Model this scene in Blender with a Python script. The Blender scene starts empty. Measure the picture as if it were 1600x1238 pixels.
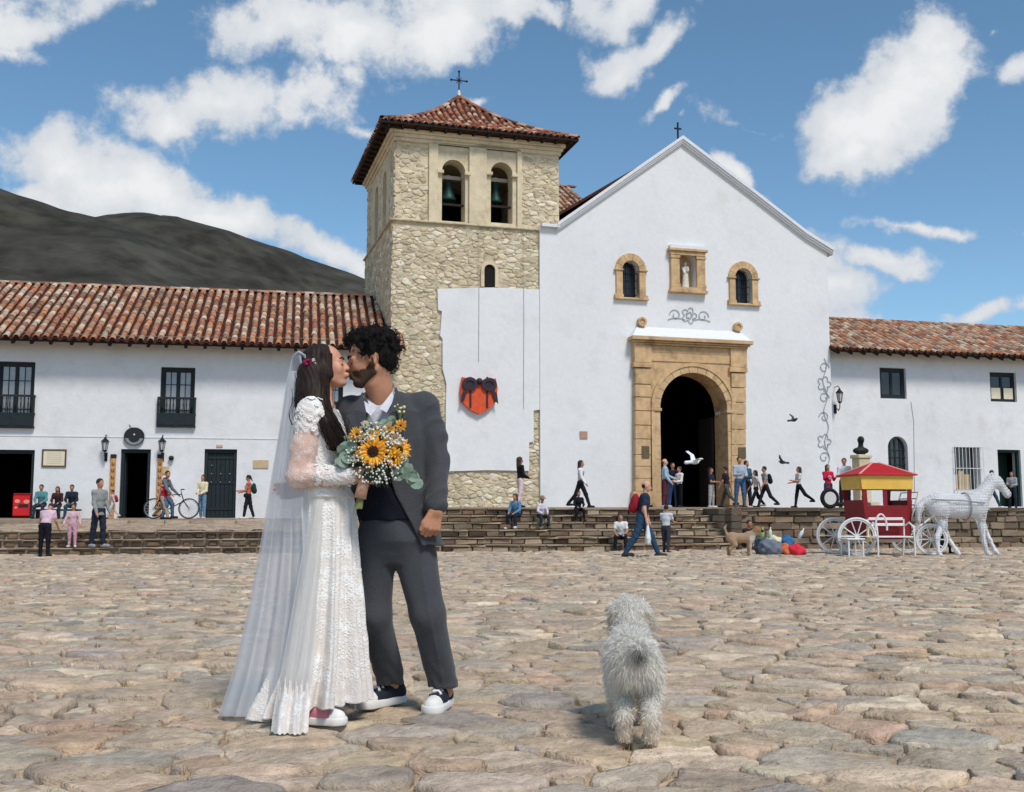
import bpy, bmesh, math, random
import numpy as np
from mathutils import Vector, Matrix, noise as mnoise
random.seed(7); RNG = np.random.default_rng(7)
S = bpy.context.scene
C = S.collection
PI = math.pi
# ------------------------------------------------------------------ camera
F = 1700.0; CX, CY = 800.0, 619.0; HOR = 803.0; CAMH = 0.926
TH = math.atan((HOR - CY) / F)
cam = bpy.data.cameras.new('camera'); cam.sensor_width = 36.0; cam.lens = 36.0 * F / 1600.0
cam.clip_start = 0.05; cam.clip_end = 20000
camo = bpy.data.objects.new('camera', cam); C.objects.link(camo)
camo.location = (0, 0, CAMH); camo.rotation_euler = (PI / 2 + TH, 0, 0)
S.camera = camo
# ------------------------------------------------------------------ view
S.view_settings.view_transform = 'Standard'; S.view_settings.look = 'None'
S.view_settings.gamma = 1.0; S.view_settings.use_curve_mapping = False
S.view_settings.exposure = 0.42
S.cycles.max_bounces = 4; S.cycles.diffuse_bounces = 3; S.cycles.glossy_bounces = 2; S.cycles.transmission_bounces = 3; S.cycles.transparent_max_bounces = 12
# ------------------------------------------------------------------ sun + sky
SUN_EL, SUN_AZ = math.radians(53), math.radians(150)      # azimuth from +Y towards +X : high, behind the camera to the right
sd = Vector((math.sin(SUN_AZ) * math.cos(SUN_EL), math.cos(SUN_AZ) * math.cos(SUN_EL), math.sin(SUN_EL)))
sl = bpy.data.lights.new('sun', 'SUN'); sl.energy = 2.15; sl.angle = math.radians(14.0); sl.color = (1.0, 0.94, 0.86)
so = bpy.data.objects.new('sun', sl); C.objects.link(so)
so.rotation_euler = (-sd).to_track_quat('-Z', 'Y').to_euler(); so.location = (0, -30, 60)

def ray(px, py):
    a = (px - CX) / F; b = (CY - py) / F
    return Vector((a, math.cos(TH) - b * math.sin(TH), math.sin(TH) + b * math.cos(TH)))
def at(px, py, Y):
    """world point seen at photo pixel (px,py) at distance Y in front of the camera"""
    d = ray(px, py); s = Y / d.y
    return Vector((d.x * s, Y, CAMH + d.z * s))
def gnd(px, py, z=0.0):
    d = ray(px, py); s = (z - CAMH) / d.z
    return Vector((d.x * s, d.y * s, z))

W = bpy.data.worlds.new('World'); S.world = W; W.use_nodes = True
def build_world():
    nt = W.node_tree; N = nt.nodes; L = nt.links; N.clear()
    def nd(t, **k):
        n = N.new(t)
        for a, v in k.items(): setattr(n, a, v)
        return n
    def math_(op, a, b=None, clamp=False):
        n = nd('ShaderNodeMath', operation=op, use_clamp=clamp)
        for i, v in enumerate((a, b)):
            if v is None: continue
            if isinstance(v, (int, float)): n.inputs[i].default_value = v
            else: L.new(v, n.inputs[i])
        return n.outputs[0]
    out = nd('ShaderNodeOutputWorld'); bg = nd('ShaderNodeBackground')
    sky = nd('ShaderNodeTexSky', sky_type='NISHITA', sun_disc=False)
    sky.sun_elevation = SUN_EL; sky.sun_rotation = SUN_AZ
    sky.altitude = 2100; sky.air_density = 1.0; sky.dust_density = 1.2; sky.ozone_density = 1.6
    tc = nd('ShaderNodeTexCoord'); sep = nd('ShaderNodeSeparateXYZ'); L.new(tc.outputs['Generated'], sep.inputs[0])
    az = math_('ARCTAN2', sep.outputs[0], sep.outputs[1]); el = math_('ARCSINE', sep.outputs[2])
    cmb = nd('ShaderNodeCombineXYZ'); L.new(az, cmb.inputs[0]); L.new(el, cmb.inputs[1])
    # ragged edges: two octaves of domain warp
    def warp(vec, scale, amt, seed):
        n = nd('ShaderNodeTexNoise', noise_dimensions='3D'); n.inputs['Scale'].default_value = scale
        n.inputs['Detail'].default_value = 3; n.inputs['Roughness'].default_value = 0.6
        o = nd('ShaderNodeVectorMath', operation='ADD'); L.new(vec, o.inputs[0]); o.inputs[1].default_value = (seed, seed * .7, seed * .3)
        L.new(o.outputs[0], n.inputs['Vector'])
        s = nd('ShaderNodeVectorMath', operation='SUBTRACT'); L.new(n.outputs['Color'], s.inputs[0]); s.inputs[1].default_value = (.5, .5, .5)
        m = nd('ShaderNodeVectorMath', operation='MULTIPLY'); L.new(s.outputs[0], m.inputs[0]); m.inputs[1].default_value = (amt, amt, 0)
        r = nd('ShaderNodeVectorMath', operation='ADD'); L.new(vec, r.inputs[0]); L.new(m.outputs[0], r.inputs[1])
        return r.outputs[0]
    v = warp(cmb.outputs[0], 7.0, 0.085, 3.1)
    v = warp(v, 24.0, 0.022, 9.7)
    CL = [  # px, py, half-width px, half-height px, tilt deg (up to the right), weight
        (60, 22, 150, 42, 22, .72), (15, 68, 60, 24, 0, .5), (190, 5, 50, 22, 10, .5),
        (420, 30, 165, 62, 6, .85), (560, 45, 150, 60, -4, .9), (700, 38, 130, 75, 14, 1.0), (790, 8, 90, 40, 10, .8),
        (350, 165, 190, 62, 6, .95), (450, 150, 150, 42, 18, .85), (260, 200, 90, 42, 0, .8), (560, 105, 60, 32, 35, .6),
        (120, 275, 110, 72, -8, 1.2), (235, 305, 140, 66, -14, 1.2), (350, 345, 125, 42, -16, 1.05), (85, 330, 80, 50, 0, .9),
        (500, 400, 110, 36, -18, .85), (580, 425, 70, 32, -6, .8), (730, 165, 55, 20, 15, .55), (570, 192, 36, 18, 10, .5),
        (850, 18, 60, 24, 0, .65), (965, 15, 85, 40, 4, .85), (955, 115, 68, 44, 14, .95), (1035, 65, 75, 24, 36, .7), (1035, 160, 50, 20, 30, .62), (1085, 172, 18, 10, 0, .5),
        (1390, 175, 150, 90, 38, 1.25), (1330, 240, 85, 50, 30, .95), (1450, 90, 72, 50, 40, .9), (1590, 110, 50, 30, 30, .7), (1545, 50, 16, 9, 40, .45),
        (1160, 265, 55, 26, -38, .85), (1205, 310, 55, 26, -35, .75), (1300, 400, 85, 46, -28, 1.0), (1320, 460, 75, 50, 0, 1.0), (1400, 408, 60, 22, -8, .75),
        (1430, 350, 210, 14, -3, .42), (1540, 495, 110, 20, 3, .75), (1190, 190, 120, 16, -22, .38), (1350, 505, 90, 24, 0, .7)]
    mx = None
    for px, py, hw, hh, tilt, wgt in CL:
        d = ray(px, py).normalized(); a = math.atan2(d.x, d.y); e = math.asin(d.z)
        mp = nd('ShaderNodeMapping', vector_type='TEXTURE')
        mp.inputs['Location'].default_value = (a, e, 0)
        mp.inputs['Rotation'].default_value = (0, 0, math.radians(tilt))
        mp.inputs['Scale'].default_value = (hw / F * 1.16, hh / F * 1.14, 1)
        L.new(v, mp.inputs[0])
        ln = nd('ShaderNodeVectorMath', operation='LENGTH'); L.new(mp.outputs[0], ln.inputs[0])
        k = math_('MULTIPLY', math_('SUBTRACT', 1.0, ln.outputs['Value']), wgt)
        mx = k if mx is None else math_('SMOOTH_MAX', mx, k)
        if mx.node.operation == 'SMOOTH_MAX': mx.node.inputs[2].default_value = 0.12
    # the same kind of scattered cloud goes on everywhere outside the frame
    gn = nd('ShaderNodeTexNoise'); gn.inputs['Scale'].default_value = 4.2; gn.inputs['Detail'].default_value = 3
    L.new(tc.outputs['Generated'], gn.inputs['Vector'])
    gen = math_('MULTIPLY', math_('SUBTRACT', gn.outputs['Fac'], 0.50), 3.2)
    az_abs = math_('ABSOLUTE', az)
    outside = math_('MAXIMUM', math_('MULTIPLY', math_('SUBTRACT', az_abs, 0.46), 8.0), math_('MULTIPLY', math_('SUBTRACT', el, 0.47), 8.0))
    outside = math_('MINIMUM', outside, 1.0)
    gen = math_('ADD', gen, math_('MULTIPLY', math_('SUBTRACT', outside, 1.0), 3.0))
    mx = math_('MAXIMUM', mx, gen)
    fb = nd('ShaderNodeTexNoise'); fb.inputs['Scale'].default_value = 19; fb.inputs['Detail'].default_value = 6; fb.inputs['Roughness'].default_value = .62
    L.new(tc.outputs['Generated'], fb.inputs['Vector'])
    dens = math_('ADD', mx, math_('MULTIPLY', math_('SUBTRACT', fb.outputs['Fac'], 0.52), 1.75))
    mr = nd('ShaderNodeMapRange', interpolation_type='SMOOTHSTEP'); L.new(dens, mr.inputs[0])
    mr.inputs['From Min'].default_value = 0.07; mr.inputs['From Max'].default_value = 0.50
    # cloud shade: thin and low = greyer
    sh = nd('ShaderNodeTexNoise'); sh.inputs['Scale'].default_value = 9; sh.inputs['Detail'].default_value = 3
    L.new(v, sh.inputs['Vector'])
    shade = math_('ADD', math_('MULTIPLY', dens, 0.55), math_('MULTIPLY', sh.outputs['Fac'], 0.8))
    cr = nd('ShaderNodeValToRGB'); L.new(shade, cr.inputs[0])
    cr.color_ramp.elements[0].position = 0.32; cr.color_ramp.elements[0].color = (.50, .57, .66, 1)
    cr.color_ramp.elements[1].position = 0.95; cr.color_ramp.elements[1].color = (.89, .90, .91, 1)
    sc = nd('ShaderNodeVectorMath', operation='SCALE'); L.new(cr.outputs[0], sc.inputs[0]); sc.inputs['Scale'].default_value = CLOUD_GAIN
    hs = nd('ShaderNodeHueSaturation'); hs.inputs['Saturation'].default_value = SKY_SAT; hs.inputs['Hue'].default_value = .487; L.new(sky.outputs[0], hs.inputs['Color'])
    mix = nd('ShaderNodeMix', data_type='RGBA'); L.new(mr.outputs[0], mix.inputs['Factor'])
    L.new(hs.outputs[0], mix.inputs['A']); L.new(sc.outputs[0], mix.inputs['B'])
    L.new(mix.outputs['Result'], bg.inputs['Color']); bg.inputs['Strength'].default_value = SKY_STR
    L.new(bg.outputs[0], out.inputs[0])
SKY_STR = 0.11; CLOUD_GAIN = 0.72 / SKY_STR; SKY_SAT = 1.08
build_world()
W.cycles.sampling_method = 'MANUAL'; W.cycles.sample_map_resolution = 512

# ------------------------------------------------------------------ mesh helpers
def tag(o, label=None, cat=None, group=None, kind=None):
    if label: o['label'] = label
    if cat: o['category'] = cat
    if group: o['group'] = group
    if kind: o['kind'] = kind
    return o
def empty(name, loc=(0, 0, 0), rz=0.0, **k):
    o = bpy.data.objects.new(name, None); o.empty_display_size = .2
    o.location = loc; o.rotation_euler = (0, 0, rz); C.objects.link(o)
    return tag(o, **k)
def link(name, me, parent=None, loc=None, **k):
    o = bpy.data.objects.new(name, me); C.objects.link(o)
    if parent is not None: o.parent = parent
    if loc is not None: o.location = loc
    return tag(o, **k)
def mesh(name, v, f, mats, smooth=False, mi=None, col=None):
    me = bpy.data.meshes.new(name)
    v = np.asarray(v, dtype=np.float32).reshape(-1, 3)
    if isinstance(f, np.ndarray) and f.ndim == 2:
        n, k = f.shape
        me.vertices.add(len(v)); me.vertices.foreach_set('co', v.ravel())
        me.loops.add(n * k); me.loops.foreach_set('vertex_index', f.astype(np.int32).ravel())
        me.polygons.add(n); me.polygons.foreach_set('loop_start', np.arange(0, n * k, k, dtype=np.int32))
        me.update(calc_edges=True); me.validate()
    else:
        me.from_pydata([tuple(map(float, p)) for p in v], [], [tuple(int(i) for i in q) for q in f]); me.update()
    if not isinstance(mats, (list, tuple)): mats = [mats]
    for m in mats: me.materials.append(m)
    if mi is not None and len(mi) == len(me.polygons): me.polygons.foreach_set('material_index', np.asarray(mi, dtype=np.int32))
    if smooth: me.polygons.foreach_set('use_smooth', np.ones(len(me.polygons), dtype=bool))
    if col is not None:
        a = me.color_attributes.new('Col', 'FLOAT_COLOR', 'POINT')
        c = np.ones((len(me.vertices), 4), dtype=np.float32); c[:, :3] = np.asarray(col, dtype=np.float32)[:, :3]
        a.data.foreach_set('color', c.ravel())
    return me
class MB:
    """collects polygons, then links them as one mesh object"""
    def __init__(s): s.v = []; s.f = []; s.c = []; s.cur = None
    def add(s, vs, fs):
        o = len(s.v); s.v += [tuple(p) for p in vs]; s.f += [tuple(i + o for i in q) for q in fs]
        if s.cur is not None: s.c += [s.cur] * len(vs)
        return s
    def box(s, x0, x1, y0, y1, z0, z1, rot=None, bev=0.0):
        if bev > 0:
            b = bev; vs = []; fs = []
            for z, i in ((z0, b), (z0 + b, 0), (z1 - b, 0), (z1, b)):
                vs += [(x0 + i, y0 + b, z), (x0 + b, y0 + i, z), (x1 - b, y0 + i, z), (x1 - i, y0 + b, z),
                       (x1 - i, y1 - b, z), (x1 - b, y1 - i, z), (x0 + b, y1 - i, z), (x0 + i, y1 - b, z)]
            fs = [tuple(range(7, -1, -1)), tuple(range(24, 32))]
            for r in range(3):
                for k in range(8): fs.append((r * 8 + k, r * 8 + (k + 1) % 8, r * 8 + 8 + (k + 1) % 8, r * 8 + 8 + k))
        else:
            vs = [(x0, y0, z0), (x1, y0, z0), (x1, y1, z0), (x0, y1, z0), (x0, y0, z1), (x1, y0, z1), (x1, y1, z1), (x0, y1, z1)]
            fs = [(0, 3, 2, 1), (4, 5, 6, 7), (0, 1, 5, 4), (1, 2, 6, 5), (2, 3, 7, 6), (3, 0, 4, 7)]
        if rot is not None: vs = [rot @ Vector(p) for p in vs]
        return s.add(vs, fs)
    def prism(s, pts, y0, y1):
        """polygon in (x,z), counter-clockwise seen from -y, extruded from y0 (front) to y1 (back)"""
        n = len(pts)
        vs = [(x, y0, z) for x, z in pts] + [(x, y1, z) for x, z in pts]
        fs = [tuple(range(n)), tuple(range(2 * n - 1, n - 1, -1))] + [((i + 1) % n, i, n + i, n + (i + 1) % n) for i in range(n)]
        return s.add(vs, fs)
    def band(s, inner, outer, y0, y1, closed=False):
        """strip between two polylines in (x,z) extruded in y"""
        n = len(inner); o = []
        for a, b in zip(inner, outer): o += [(a[0], y0, a[1]), (b[0], y0, b[1]), (b[0], y1, b[1]), (a[0], y1, a[1])]
        fs = []
        for i in range(n if closed else n - 1):
            a = 4 * i; b = 4 * ((i + 1) % n)
            for k in range(4): fs.append((a + k, a + (k + 1) % 4, b + (k + 1) % 4, b + k))
        if not closed: fs += [(3, 2, 1, 0), tuple(4 * (n - 1) + k for k in range(4))]
        return s.add(o, fs)
    def tube(s, pts, r, seg=6, cap=True, flat=1.0):
        pts = [Vector(p) for p in pts]; n = len(pts)
        rr = r if isinstance(r, (list, tuple)) else [r] * n
        t0 = (pts[1] - pts[0]).normalized(); up = Vector((0, 0, 1)) if abs(t0.z) < .9 else Vector((1, 0, 0))
        nx = t0.cross(up).normalized(); vs = []; fs = []
        for i, p in enumerate(pts):
            t = (pts[min(i + 1, n - 1)] - pts[max(i - 1, 0)]).normalized()
            nx = (nx - t * nx.dot(t)); nx = nx.normalized() if nx.length > 1e-6 else t.orthogonal().normalized()
            ny = t.cross(nx)
            for k in range(seg):
                a = 2 * PI * k / seg; vs.append(p + nx * math.cos(a) * rr[i] + ny * math.sin(a) * rr[i] * flat)
        for i in range(n - 1):
            for k in range(seg): fs.append((i * seg + k, i * seg + (k + 1) % seg, (i + 1) * seg + (k + 1) % seg, (i + 1) * seg + k))
        if cap: fs += [tuple(range(seg - 1, -1, -1)), tuple((n - 1) * seg + k for k in range(seg))]
        return s.add(vs, fs)
    def lathe(s, prof, c=(0, 0, 0), seg=16, a0=0, a1=2 * PI, sy=1.0):
        vs = []; fs = []; full = abs(a1 - a0 - 2 * PI) < 1e-6; m = seg if full else seg + 1; n = len(prof)
        for j in range(m):
            a = a0 + (a1 - a0) * j / seg
            for r, z in prof: vs.append((c[0] + r * math.cos(a), c[1] + r * math.sin(a) * sy, c[2] + z))
        for j in range(seg):
            for i in range(n - 1):
                a = j * n + i; b = ((j + 1) % m) * n + i
                fs.append((a, b, b + 1, a + 1))
        return s.add(vs, fs)
    def loft(s, rings, closed=True, cap=False):
        m = len(rings[0]); vs = [p for r in rings for p in r]; fs = []
        for i in range(len(rings) - 1):
            for k in range(m if closed else m - 1): fs.append((i * m + k, i * m + (k + 1) % m, (i + 1) * m + (k + 1) % m, (i + 1) * m + k))
        if cap: fs += [tuple(range(m - 1, -1, -1)), tuple((len(rings) - 1) * m + k for k in range(m))]
        return s.add(vs, fs)
    def sphere(s, c, r, seg=8, rings=5, sc=(1, 1, 1)):
        prof = [(r * math.sin(PI * i / rings), -r * math.cos(PI * i / rings)) for i in range(rings + 1)]
        vs = []; fs = []; n = rings + 1
        for j in range(seg):
            a = 2 * PI * j / seg
            for q, z in prof: vs.append((c[0] + q * math.cos(a) * sc[0], c[1] + q * math.sin(a) * sc[1], c[2] + z * sc[2]))
        for j in range(seg):
            for i in range(rings): a = j * n + i; b = ((j + 1) % seg) * n + i; fs.append((a, b, b + 1, a + 1))
        return s.add(vs, fs)
    def mesh(s, name, mat, smooth=False):
        return mesh(name, s.v, s.f, mat, smooth, col=s.c if s.cur is not None and len(s.c) == len(s.v) else None)
    def build(s, name, mat, parent=None, smooth=False, **k):
        return link(name, s.mesh(name, mat, smooth), parent, **k)
def arc(cx, cz, r, a0, a1, n, rz=None):
    rz = r if rz is None else rz
    return [(cx + r * math.cos(a0 + (a1 - a0) * i / n), cz + rz * math.sin(a0 + (a1 - a0) * i / n)) for i in range(n + 1)]
def rotz(a): return Matrix.Rotation(a, 3, 'Z')

# ------------------------------------------------------------------ signed-distance modelling (organic shapes)
def smin(a, b, k):
    h = np.clip(.5 + .5 * (b - a) / k, 0, 1); return b * (1 - h) + a * h - k * h * (1 - h)
def smax(a, b, k): return -smin(-a, -b, k)
def cap_(a, b, r0, r1=None):
    a = np.array(a, float); b = np.array(b, float); r1 = r0 if r1 is None else r1; ab = b - a; L2 = max(ab @ ab, 1e-9)
    def f(P):
        t = np.clip(((P - a) @ ab) / L2, 0, 1)
        return np.linalg.norm(P - a - t[:, None] * ab, axis=1) - (r0 + (r1 - r0) * t)
    f.bb = (np.minimum(a - r0, b - r1), np.maximum(a + r0, b + r1)); return f
def ell(c, r, R=None):
    c = np.array(c, float); r = np.array(r, float); M = None if R is None else np.array(R.to_3x3() if hasattr(R, 'to_3x3') else R, float)
    def f(P):
        q = P - c
        if M is not None: q = q @ M
        k0 = np.linalg.norm(q / r, axis=1); k1 = np.linalg.norm(q / (r * r), axis=1)
        return k0 * (k0 - 1) / np.maximum(k1, 1e-9)
    m = r.max(); f.bb = (c - m, c + m) if M is not None else (c - r, c + r); return f
def stack(rows, pw=2.0):
    """rows of (z, cx, cy, rx, ry): elliptical body, interpolated in z"""
    A = np.array(rows, float); A = A[np.argsort(A[:, 0])]; z0, z1 = A[0, 0], A[-1, 0]
    def f(P):
        z = np.clip(P[:, 2], z0, z1)
        cx, cy, rx, ry = (np.interp(z, A[:, 0], A[:, i]) for i in range(1, 5))
        dx = np.abs(P[:, 0] - cx) / rx; dy = np.abs(P[:, 1] - cy) / ry
        q = (dx ** pw + dy ** pw) ** (1 / pw)
        d = (q - 1) * np.minimum(rx, ry)
        return np.maximum(d, np.maximum(z0 - P[:, 2], P[:, 2] - z1))
    mx = A[:, 3].max(); my = A[:, 4].max()
    f.bb = (np.array([A[:, 1].min() - mx, A[:, 2].min() - my, z0]), np.array([A[:, 1].max() + mx, A[:, 2].max() + my, z1])); return f
def unionc(fs, k=.012, mg=.09):
    """smooth union; each primitive is only evaluated near its own bounds"""
    lo = [g.bb[0] - mg for g in fs]; hi = [g.bb[1] + mg for g in fs]
    def f(P):
        d = np.full(len(P), .9)
        for g, a, b in zip(fs, lo, hi):
            m = ((P > a) & (P < b)).all(1)
            if m.any(): i = np.nonzero(m)[0]; d[i] = smin(d[i], g(P[i]), k)
        return d
    f.bb = (np.min([g.bb[0] for g in fs], axis=0), np.max([g.bb[1] for g in fs], axis=0)); return f
def union(fs, k=0.02, mg=.18): return unionc(fs, k, mg)
def grow(g, e):
    f = lambda P: g(P) - e
    f.bb = (g.bb[0] - e, g.bb[1] + e); return f
def cut(g, c, k=0.01):
    f = lambda P: smax(g(P), -c(P), k)
    f.bb = g.bb; return f
def clipz(g, z0=-1e9, z1=1e9):
    f = lambda P: np.maximum(g(P), np.maximum(z0 - P[:, 2], P[:, 2] - z1))
    f.bb = (np.array([g.bb[0][0], g.bb[0][1], max(g.bb[0][2], z0)]), np.array([g.bb[1][0], g.bb[1][1], min(g.bb[1][2], z1)])); return f
def disp(g, fn):
    f = lambda P: g(P) + fn(P)
    f.bb = (g.bb[0] - .03, g.bb[1] + .03); return f
def nets(f, h, lo=None, hi=None):
    lo = (np.array(f.bb[0]) if lo is None else np.array(lo, float)) - 2.5 * h; hi = (np.array(f.bb[1]) if hi is None else np.array(hi, float)) + 2.5 * h
    B = 6; nb = np.ceil((hi - lo) / (h * B)).astype(int); n = nb * B + 1
    bc = np.stack(np.meshgrid(*[lo[i] + (np.arange(nb[i]) + .5) * h * B for i in range(3)], indexing='ij'), -1).reshape(-1, 3)
    dc = f(bc); act = np.abs(dc) < h * B * 1.35
    D = np.repeat(np.repeat(np.repeat(dc.reshape(nb), B, 0), B, 1), B, 2)
    D = np.pad(D, ((0, 1), (0, 1), (0, 1)), mode='edge')
    idx = np.argwhere(act.reshape(nb)) * B
    if len(idx) == 0: return np.zeros((0, 3)), np.zeros((0, 4), int)
    g = np.stack(np.meshgrid(*[np.arange(B + 1)] * 3, indexing='ij'), -1).reshape(-1, 3)
    for s in range(0, len(idx), 400):
        I = (idx[s:s + 400, None, :] + g[None]).reshape(-1, 3)
        D[I[:, 0], I[:, 1], I[:, 2]] = f(lo + I * h)
    ins = D < 0
    c8 = [(a, b, c) for a in (0, 1) for b in (0, 1) for c in (0, 1)]
    sh = tuple(np.array(D.shape) - 1); cnt = np.zeros(sh, int)
    for a, b, c in c8: cnt += ins[a:a + sh[0], b:b + sh[1], c:c + sh[2]]
    cells = np.argwhere((cnt > 0) & (cnt < 8)); vid = -np.ones(sh, int); vid[tuple(cells.T)] = np.arange(len(cells))
    acc = np.zeros((len(cells), 3)); w = np.zeros(len(cells))
    for p in c8:
        for ax in range(3):
            if p[ax]: continue
            q = list(p); q[ax] = 1
            A = D[cells[:, 0] + p[0], cells[:, 1] + p[1], cells[:, 2] + p[2]]; Bv = D[cells[:, 0] + q[0], cells[:, 1] + q[1], cells[:, 2] + q[2]]
            m = (A < 0) != (Bv < 0); t = np.where(m, A / np.where(m, A - Bv, 1), 0)
            pt = np.array(p, float)[None] + np.zeros((len(cells), 3)); pt[:, ax] += t
            acc[m] += pt[m]; w[m] += 1
    V = lo + (cells + acc / np.maximum(w, 1)[:, None]) * h
    Fs = []
    for ax in range(3):
        sl0 = [slice(None)] * 3; sl1 = [slice(None)] * 3; sl0[ax] = slice(0, -1); sl1[ax] = slice(1, None)
        a = ins[tuple(sl0)]; b = ins[tuple(sl1)]
        E = np.argwhere(a != b); o1, o2 = (ax + 1) % 3, (ax + 2) % 3
        E = E[(E[:, o1] > 0) & (E[:, o2] > 0) & (E[:, o1] < sh[o1]) & (E[:, o2] < sh[o2])]
        if len(E) == 0: continue
        q = []
        for d1, d2 in ((1, 1), (0, 1), (0, 0), (1, 0)):
            e = E.copy(); e[:, o1] -= d1; e[:, o2] -= d2; q.append(vid[e[:, 0], e[:, 1], e[:, 2]])
        q = np.stack(q, 1); flip = ~a[tuple(E.T)]; q[flip] = q[flip][:, ::-1]
        Fs.append(q)
    Fq = np.concatenate(Fs); Fq = Fq[(Fq >= 0).all(1)]
    return V, Fq
def sdf_obj(name, f, h, mat, parent=None, col=None, **k):
    V, Q = nets(f, h)
    me = mesh(name, V, Q, mat, True, col=None if col is None else col(V))
    return link(name, me, parent, **k)
# ------------------------------------------------------------------ materials
def srgb(r, g, b):
    def c(x):
        x /= 255.0; return x / 12.92 if x <= .04045 else ((x + .055) / 1.055) ** 2.4
    return (c(r), c(g), c(b))
def mat(name, col, rough=.8, var=.0, vscale=6.0, var2=0.0, v2scale=.6, bump=0.0, bscale=40.0, attr=False, metal=0.0, spec=.3, stain=None, stain_scale=1.2, stain_amt=.5, alpha=None, trans=0.0, sheen=0.0, stretch=None, world=False):
    m = bpy.data.materials.new(name); m.use_nodes = True; nt = m.node_tree; N = nt.nodes; L = nt.links
    b = N['Principled BSDF']; b.inputs['Roughness'].default_value = rough; b.inputs['Metallic'].default_value = metal
    b.inputs['Specular IOR Level'].default_value = spec
    if sheen: b.inputs['Sheen Weight'].default_value = sheen
    if trans: b.inputs['Transmission Weight'].default_value = trans
    if alpha is not None: b.inputs['Alpha'].default_value = alpha
    tc = N.new('ShaderNodeTexCoord'); vec = tc.outputs['Object']
    if world:
        ge = N.new('ShaderNodeNewGeometry'); vec = ge.outputs['Position']
    if stretch:
        mp = N.new('ShaderNodeMapping'); mp.inputs['Scale'].default_value = stretch; L.new(vec, mp.inputs[0]); vec = mp.outputs[0]
    if attr:
        a = N.new('ShaderNodeVertexColor'); a.layer_name = 'Col'; cur = a.outputs[0]
    else:
        a = N.new('ShaderNodeRGB'); a.outputs[0].default_value = (*col, 1); cur = a.outputs[0]
    def noise(scale, det=3, rg=.55):
        n = N.new('ShaderNodeTexNoise'); n.inputs['Scale'].default_value = scale; n.inputs['Detail'].default_value = det; n.inputs['Roughness'].default_value = rg
        L.new(vec, n.inputs['Vector']); return n.outputs['Fac']
    def modulate(cur, fac, amt):
        mr = N.new('ShaderNodeMapRange'); L.new(fac, mr.inputs[0]); mr.inputs['From Min'].default_value = .25; mr.inputs['From Max'].default_value = .75
        mr.inputs['To Min'].default_value = 1 - amt; mr.inputs['To Max'].default_value = 1 + amt
        s = N.new('ShaderNodeVectorMath'); s.operation = 'SCALE'; L.new(cur, s.inputs[0]); L.new(mr.outputs[0], s.inputs['Scale']); return s.outputs[0]
    if var: cur = modulate(cur, noise(vscale), var)
    if var2: cur = modulate(cur, noise(v2scale, 2), var2)
    if stain:
        f = noise(stain_scale, 5, .65); mr = N.new('ShaderNodeMapRange'); L.new(f, mr.inputs[0])
        mr.inputs['From Min'].default_value = .52; mr.inputs['From Max'].default_value = .72; mr.inputs['To Max'].default_value = stain_amt
        x = N.new('ShaderNodeMix'); x.data_type = 'RGBA'; L.new(mr.outputs[0], x.inputs['Factor']); L.new(cur, x.inputs['A']); x.inputs['B'].default_value = (*stain, 1); cur = x.outputs['Result']
    L.new(cur, b.inputs['Base Color'])
    if bump:
        bp = N.new('ShaderNodeBump'); bp.inputs['Strength'].default_value = min(1, bump); bp.inputs['Distance'].default_value = .02 if bscale > 15 else .06
        L.new(noise(bscale, 3, .6), bp.inputs['Height']); L.new(bp.outputs[0], b.inputs['Normal'])
    return m
M = {}
M['plaster'] = mat('white_plaster', (.75, .75, .755), .9, var=.04, vscale=3, var2=.06, v2scale=.35, bump=.16, bscale=7, stain=(.56, .545, .52), stain_scale=1.1, stain_amt=.5, spec=.15)
M['plaster2'] = mat('white_limewash', (.76, .765, .77), .9, var=.03, vscale=5, var2=.045, v2scale=.25, bump=.16, bscale=5, stain=(.60, .59, .57), stain_scale=.9, stain_amt=.42, spec=.15)
M['trimwhite'] = mat('white_trim', (.74, .75, .77), .85, var=.03, vscale=3, bump=.25, bscale=12, spec=.15)
M['sandstone'] = mat('carved_sandstone', srgb(202, 170, 130), .9, var=.18, vscale=4, var2=.14, v2scale=.9, bump=.5, bscale=22, stain=srgb(120, 92, 66), stain_scale=1.6, stain_amt=.6, spec=.15)
M['ashlar'] = mat('pale_tower_stone', srgb(214, 200, 170), .9, var=.12, vscale=5, var2=.10, v2scale=.8, bump=.5, bscale=20, stain=srgb(150, 132, 104), stain_scale=1.3, stain_amt=.5, spec=.15)
M['mortar'] = mat('lime_mortar', srgb(204, 190, 162), .95, var=.16, vscale=7, bump=.9, bscale=14, stain=srgb(110, 94, 72), stain_scale=2.0, stain_amt=.5, spec=.1)
M['rubble'] = mat('rubble_stone', (1, 1, 1), .92, var=.22, vscale=7, bump=.9, bscale=22, attr=True, spec=.12)
M['stepmortar'] = mat('earth_mortar', srgb(158, 138, 112), .95, var=.25, vscale=6, bump=.9, bscale=16, spec=.1)
M['stepstone'] = mat('step_stone', (1, 1, 1), .92, var=.22, vscale=8, bump=.8, bscale=20, attr=True, stain=srgb(84, 70, 54), stain_scale=2.4, stain_amt=.45, spec=.12)
M['cobble'] = mat('worn_cobble', (1, 1, 1), .85, var=.24, vscale=16, var2=.10, v2scale=2.0, bump=1.0, bscale=34, attr=True, stain=srgb(112, 98, 80), stain_scale=5.0, stain_amt=.5, spec=.22, world=True)
M['dirt'] = mat('packed_dirt', srgb(184, 164, 138), .95, var=.3, vscale=9, var2=.15, v2scale=.7, bump=.9, bscale=28, stain=srgb(92, 78, 58), stain_scale=2.5, stain_amt=.6, spec=.1, world=True)
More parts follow.
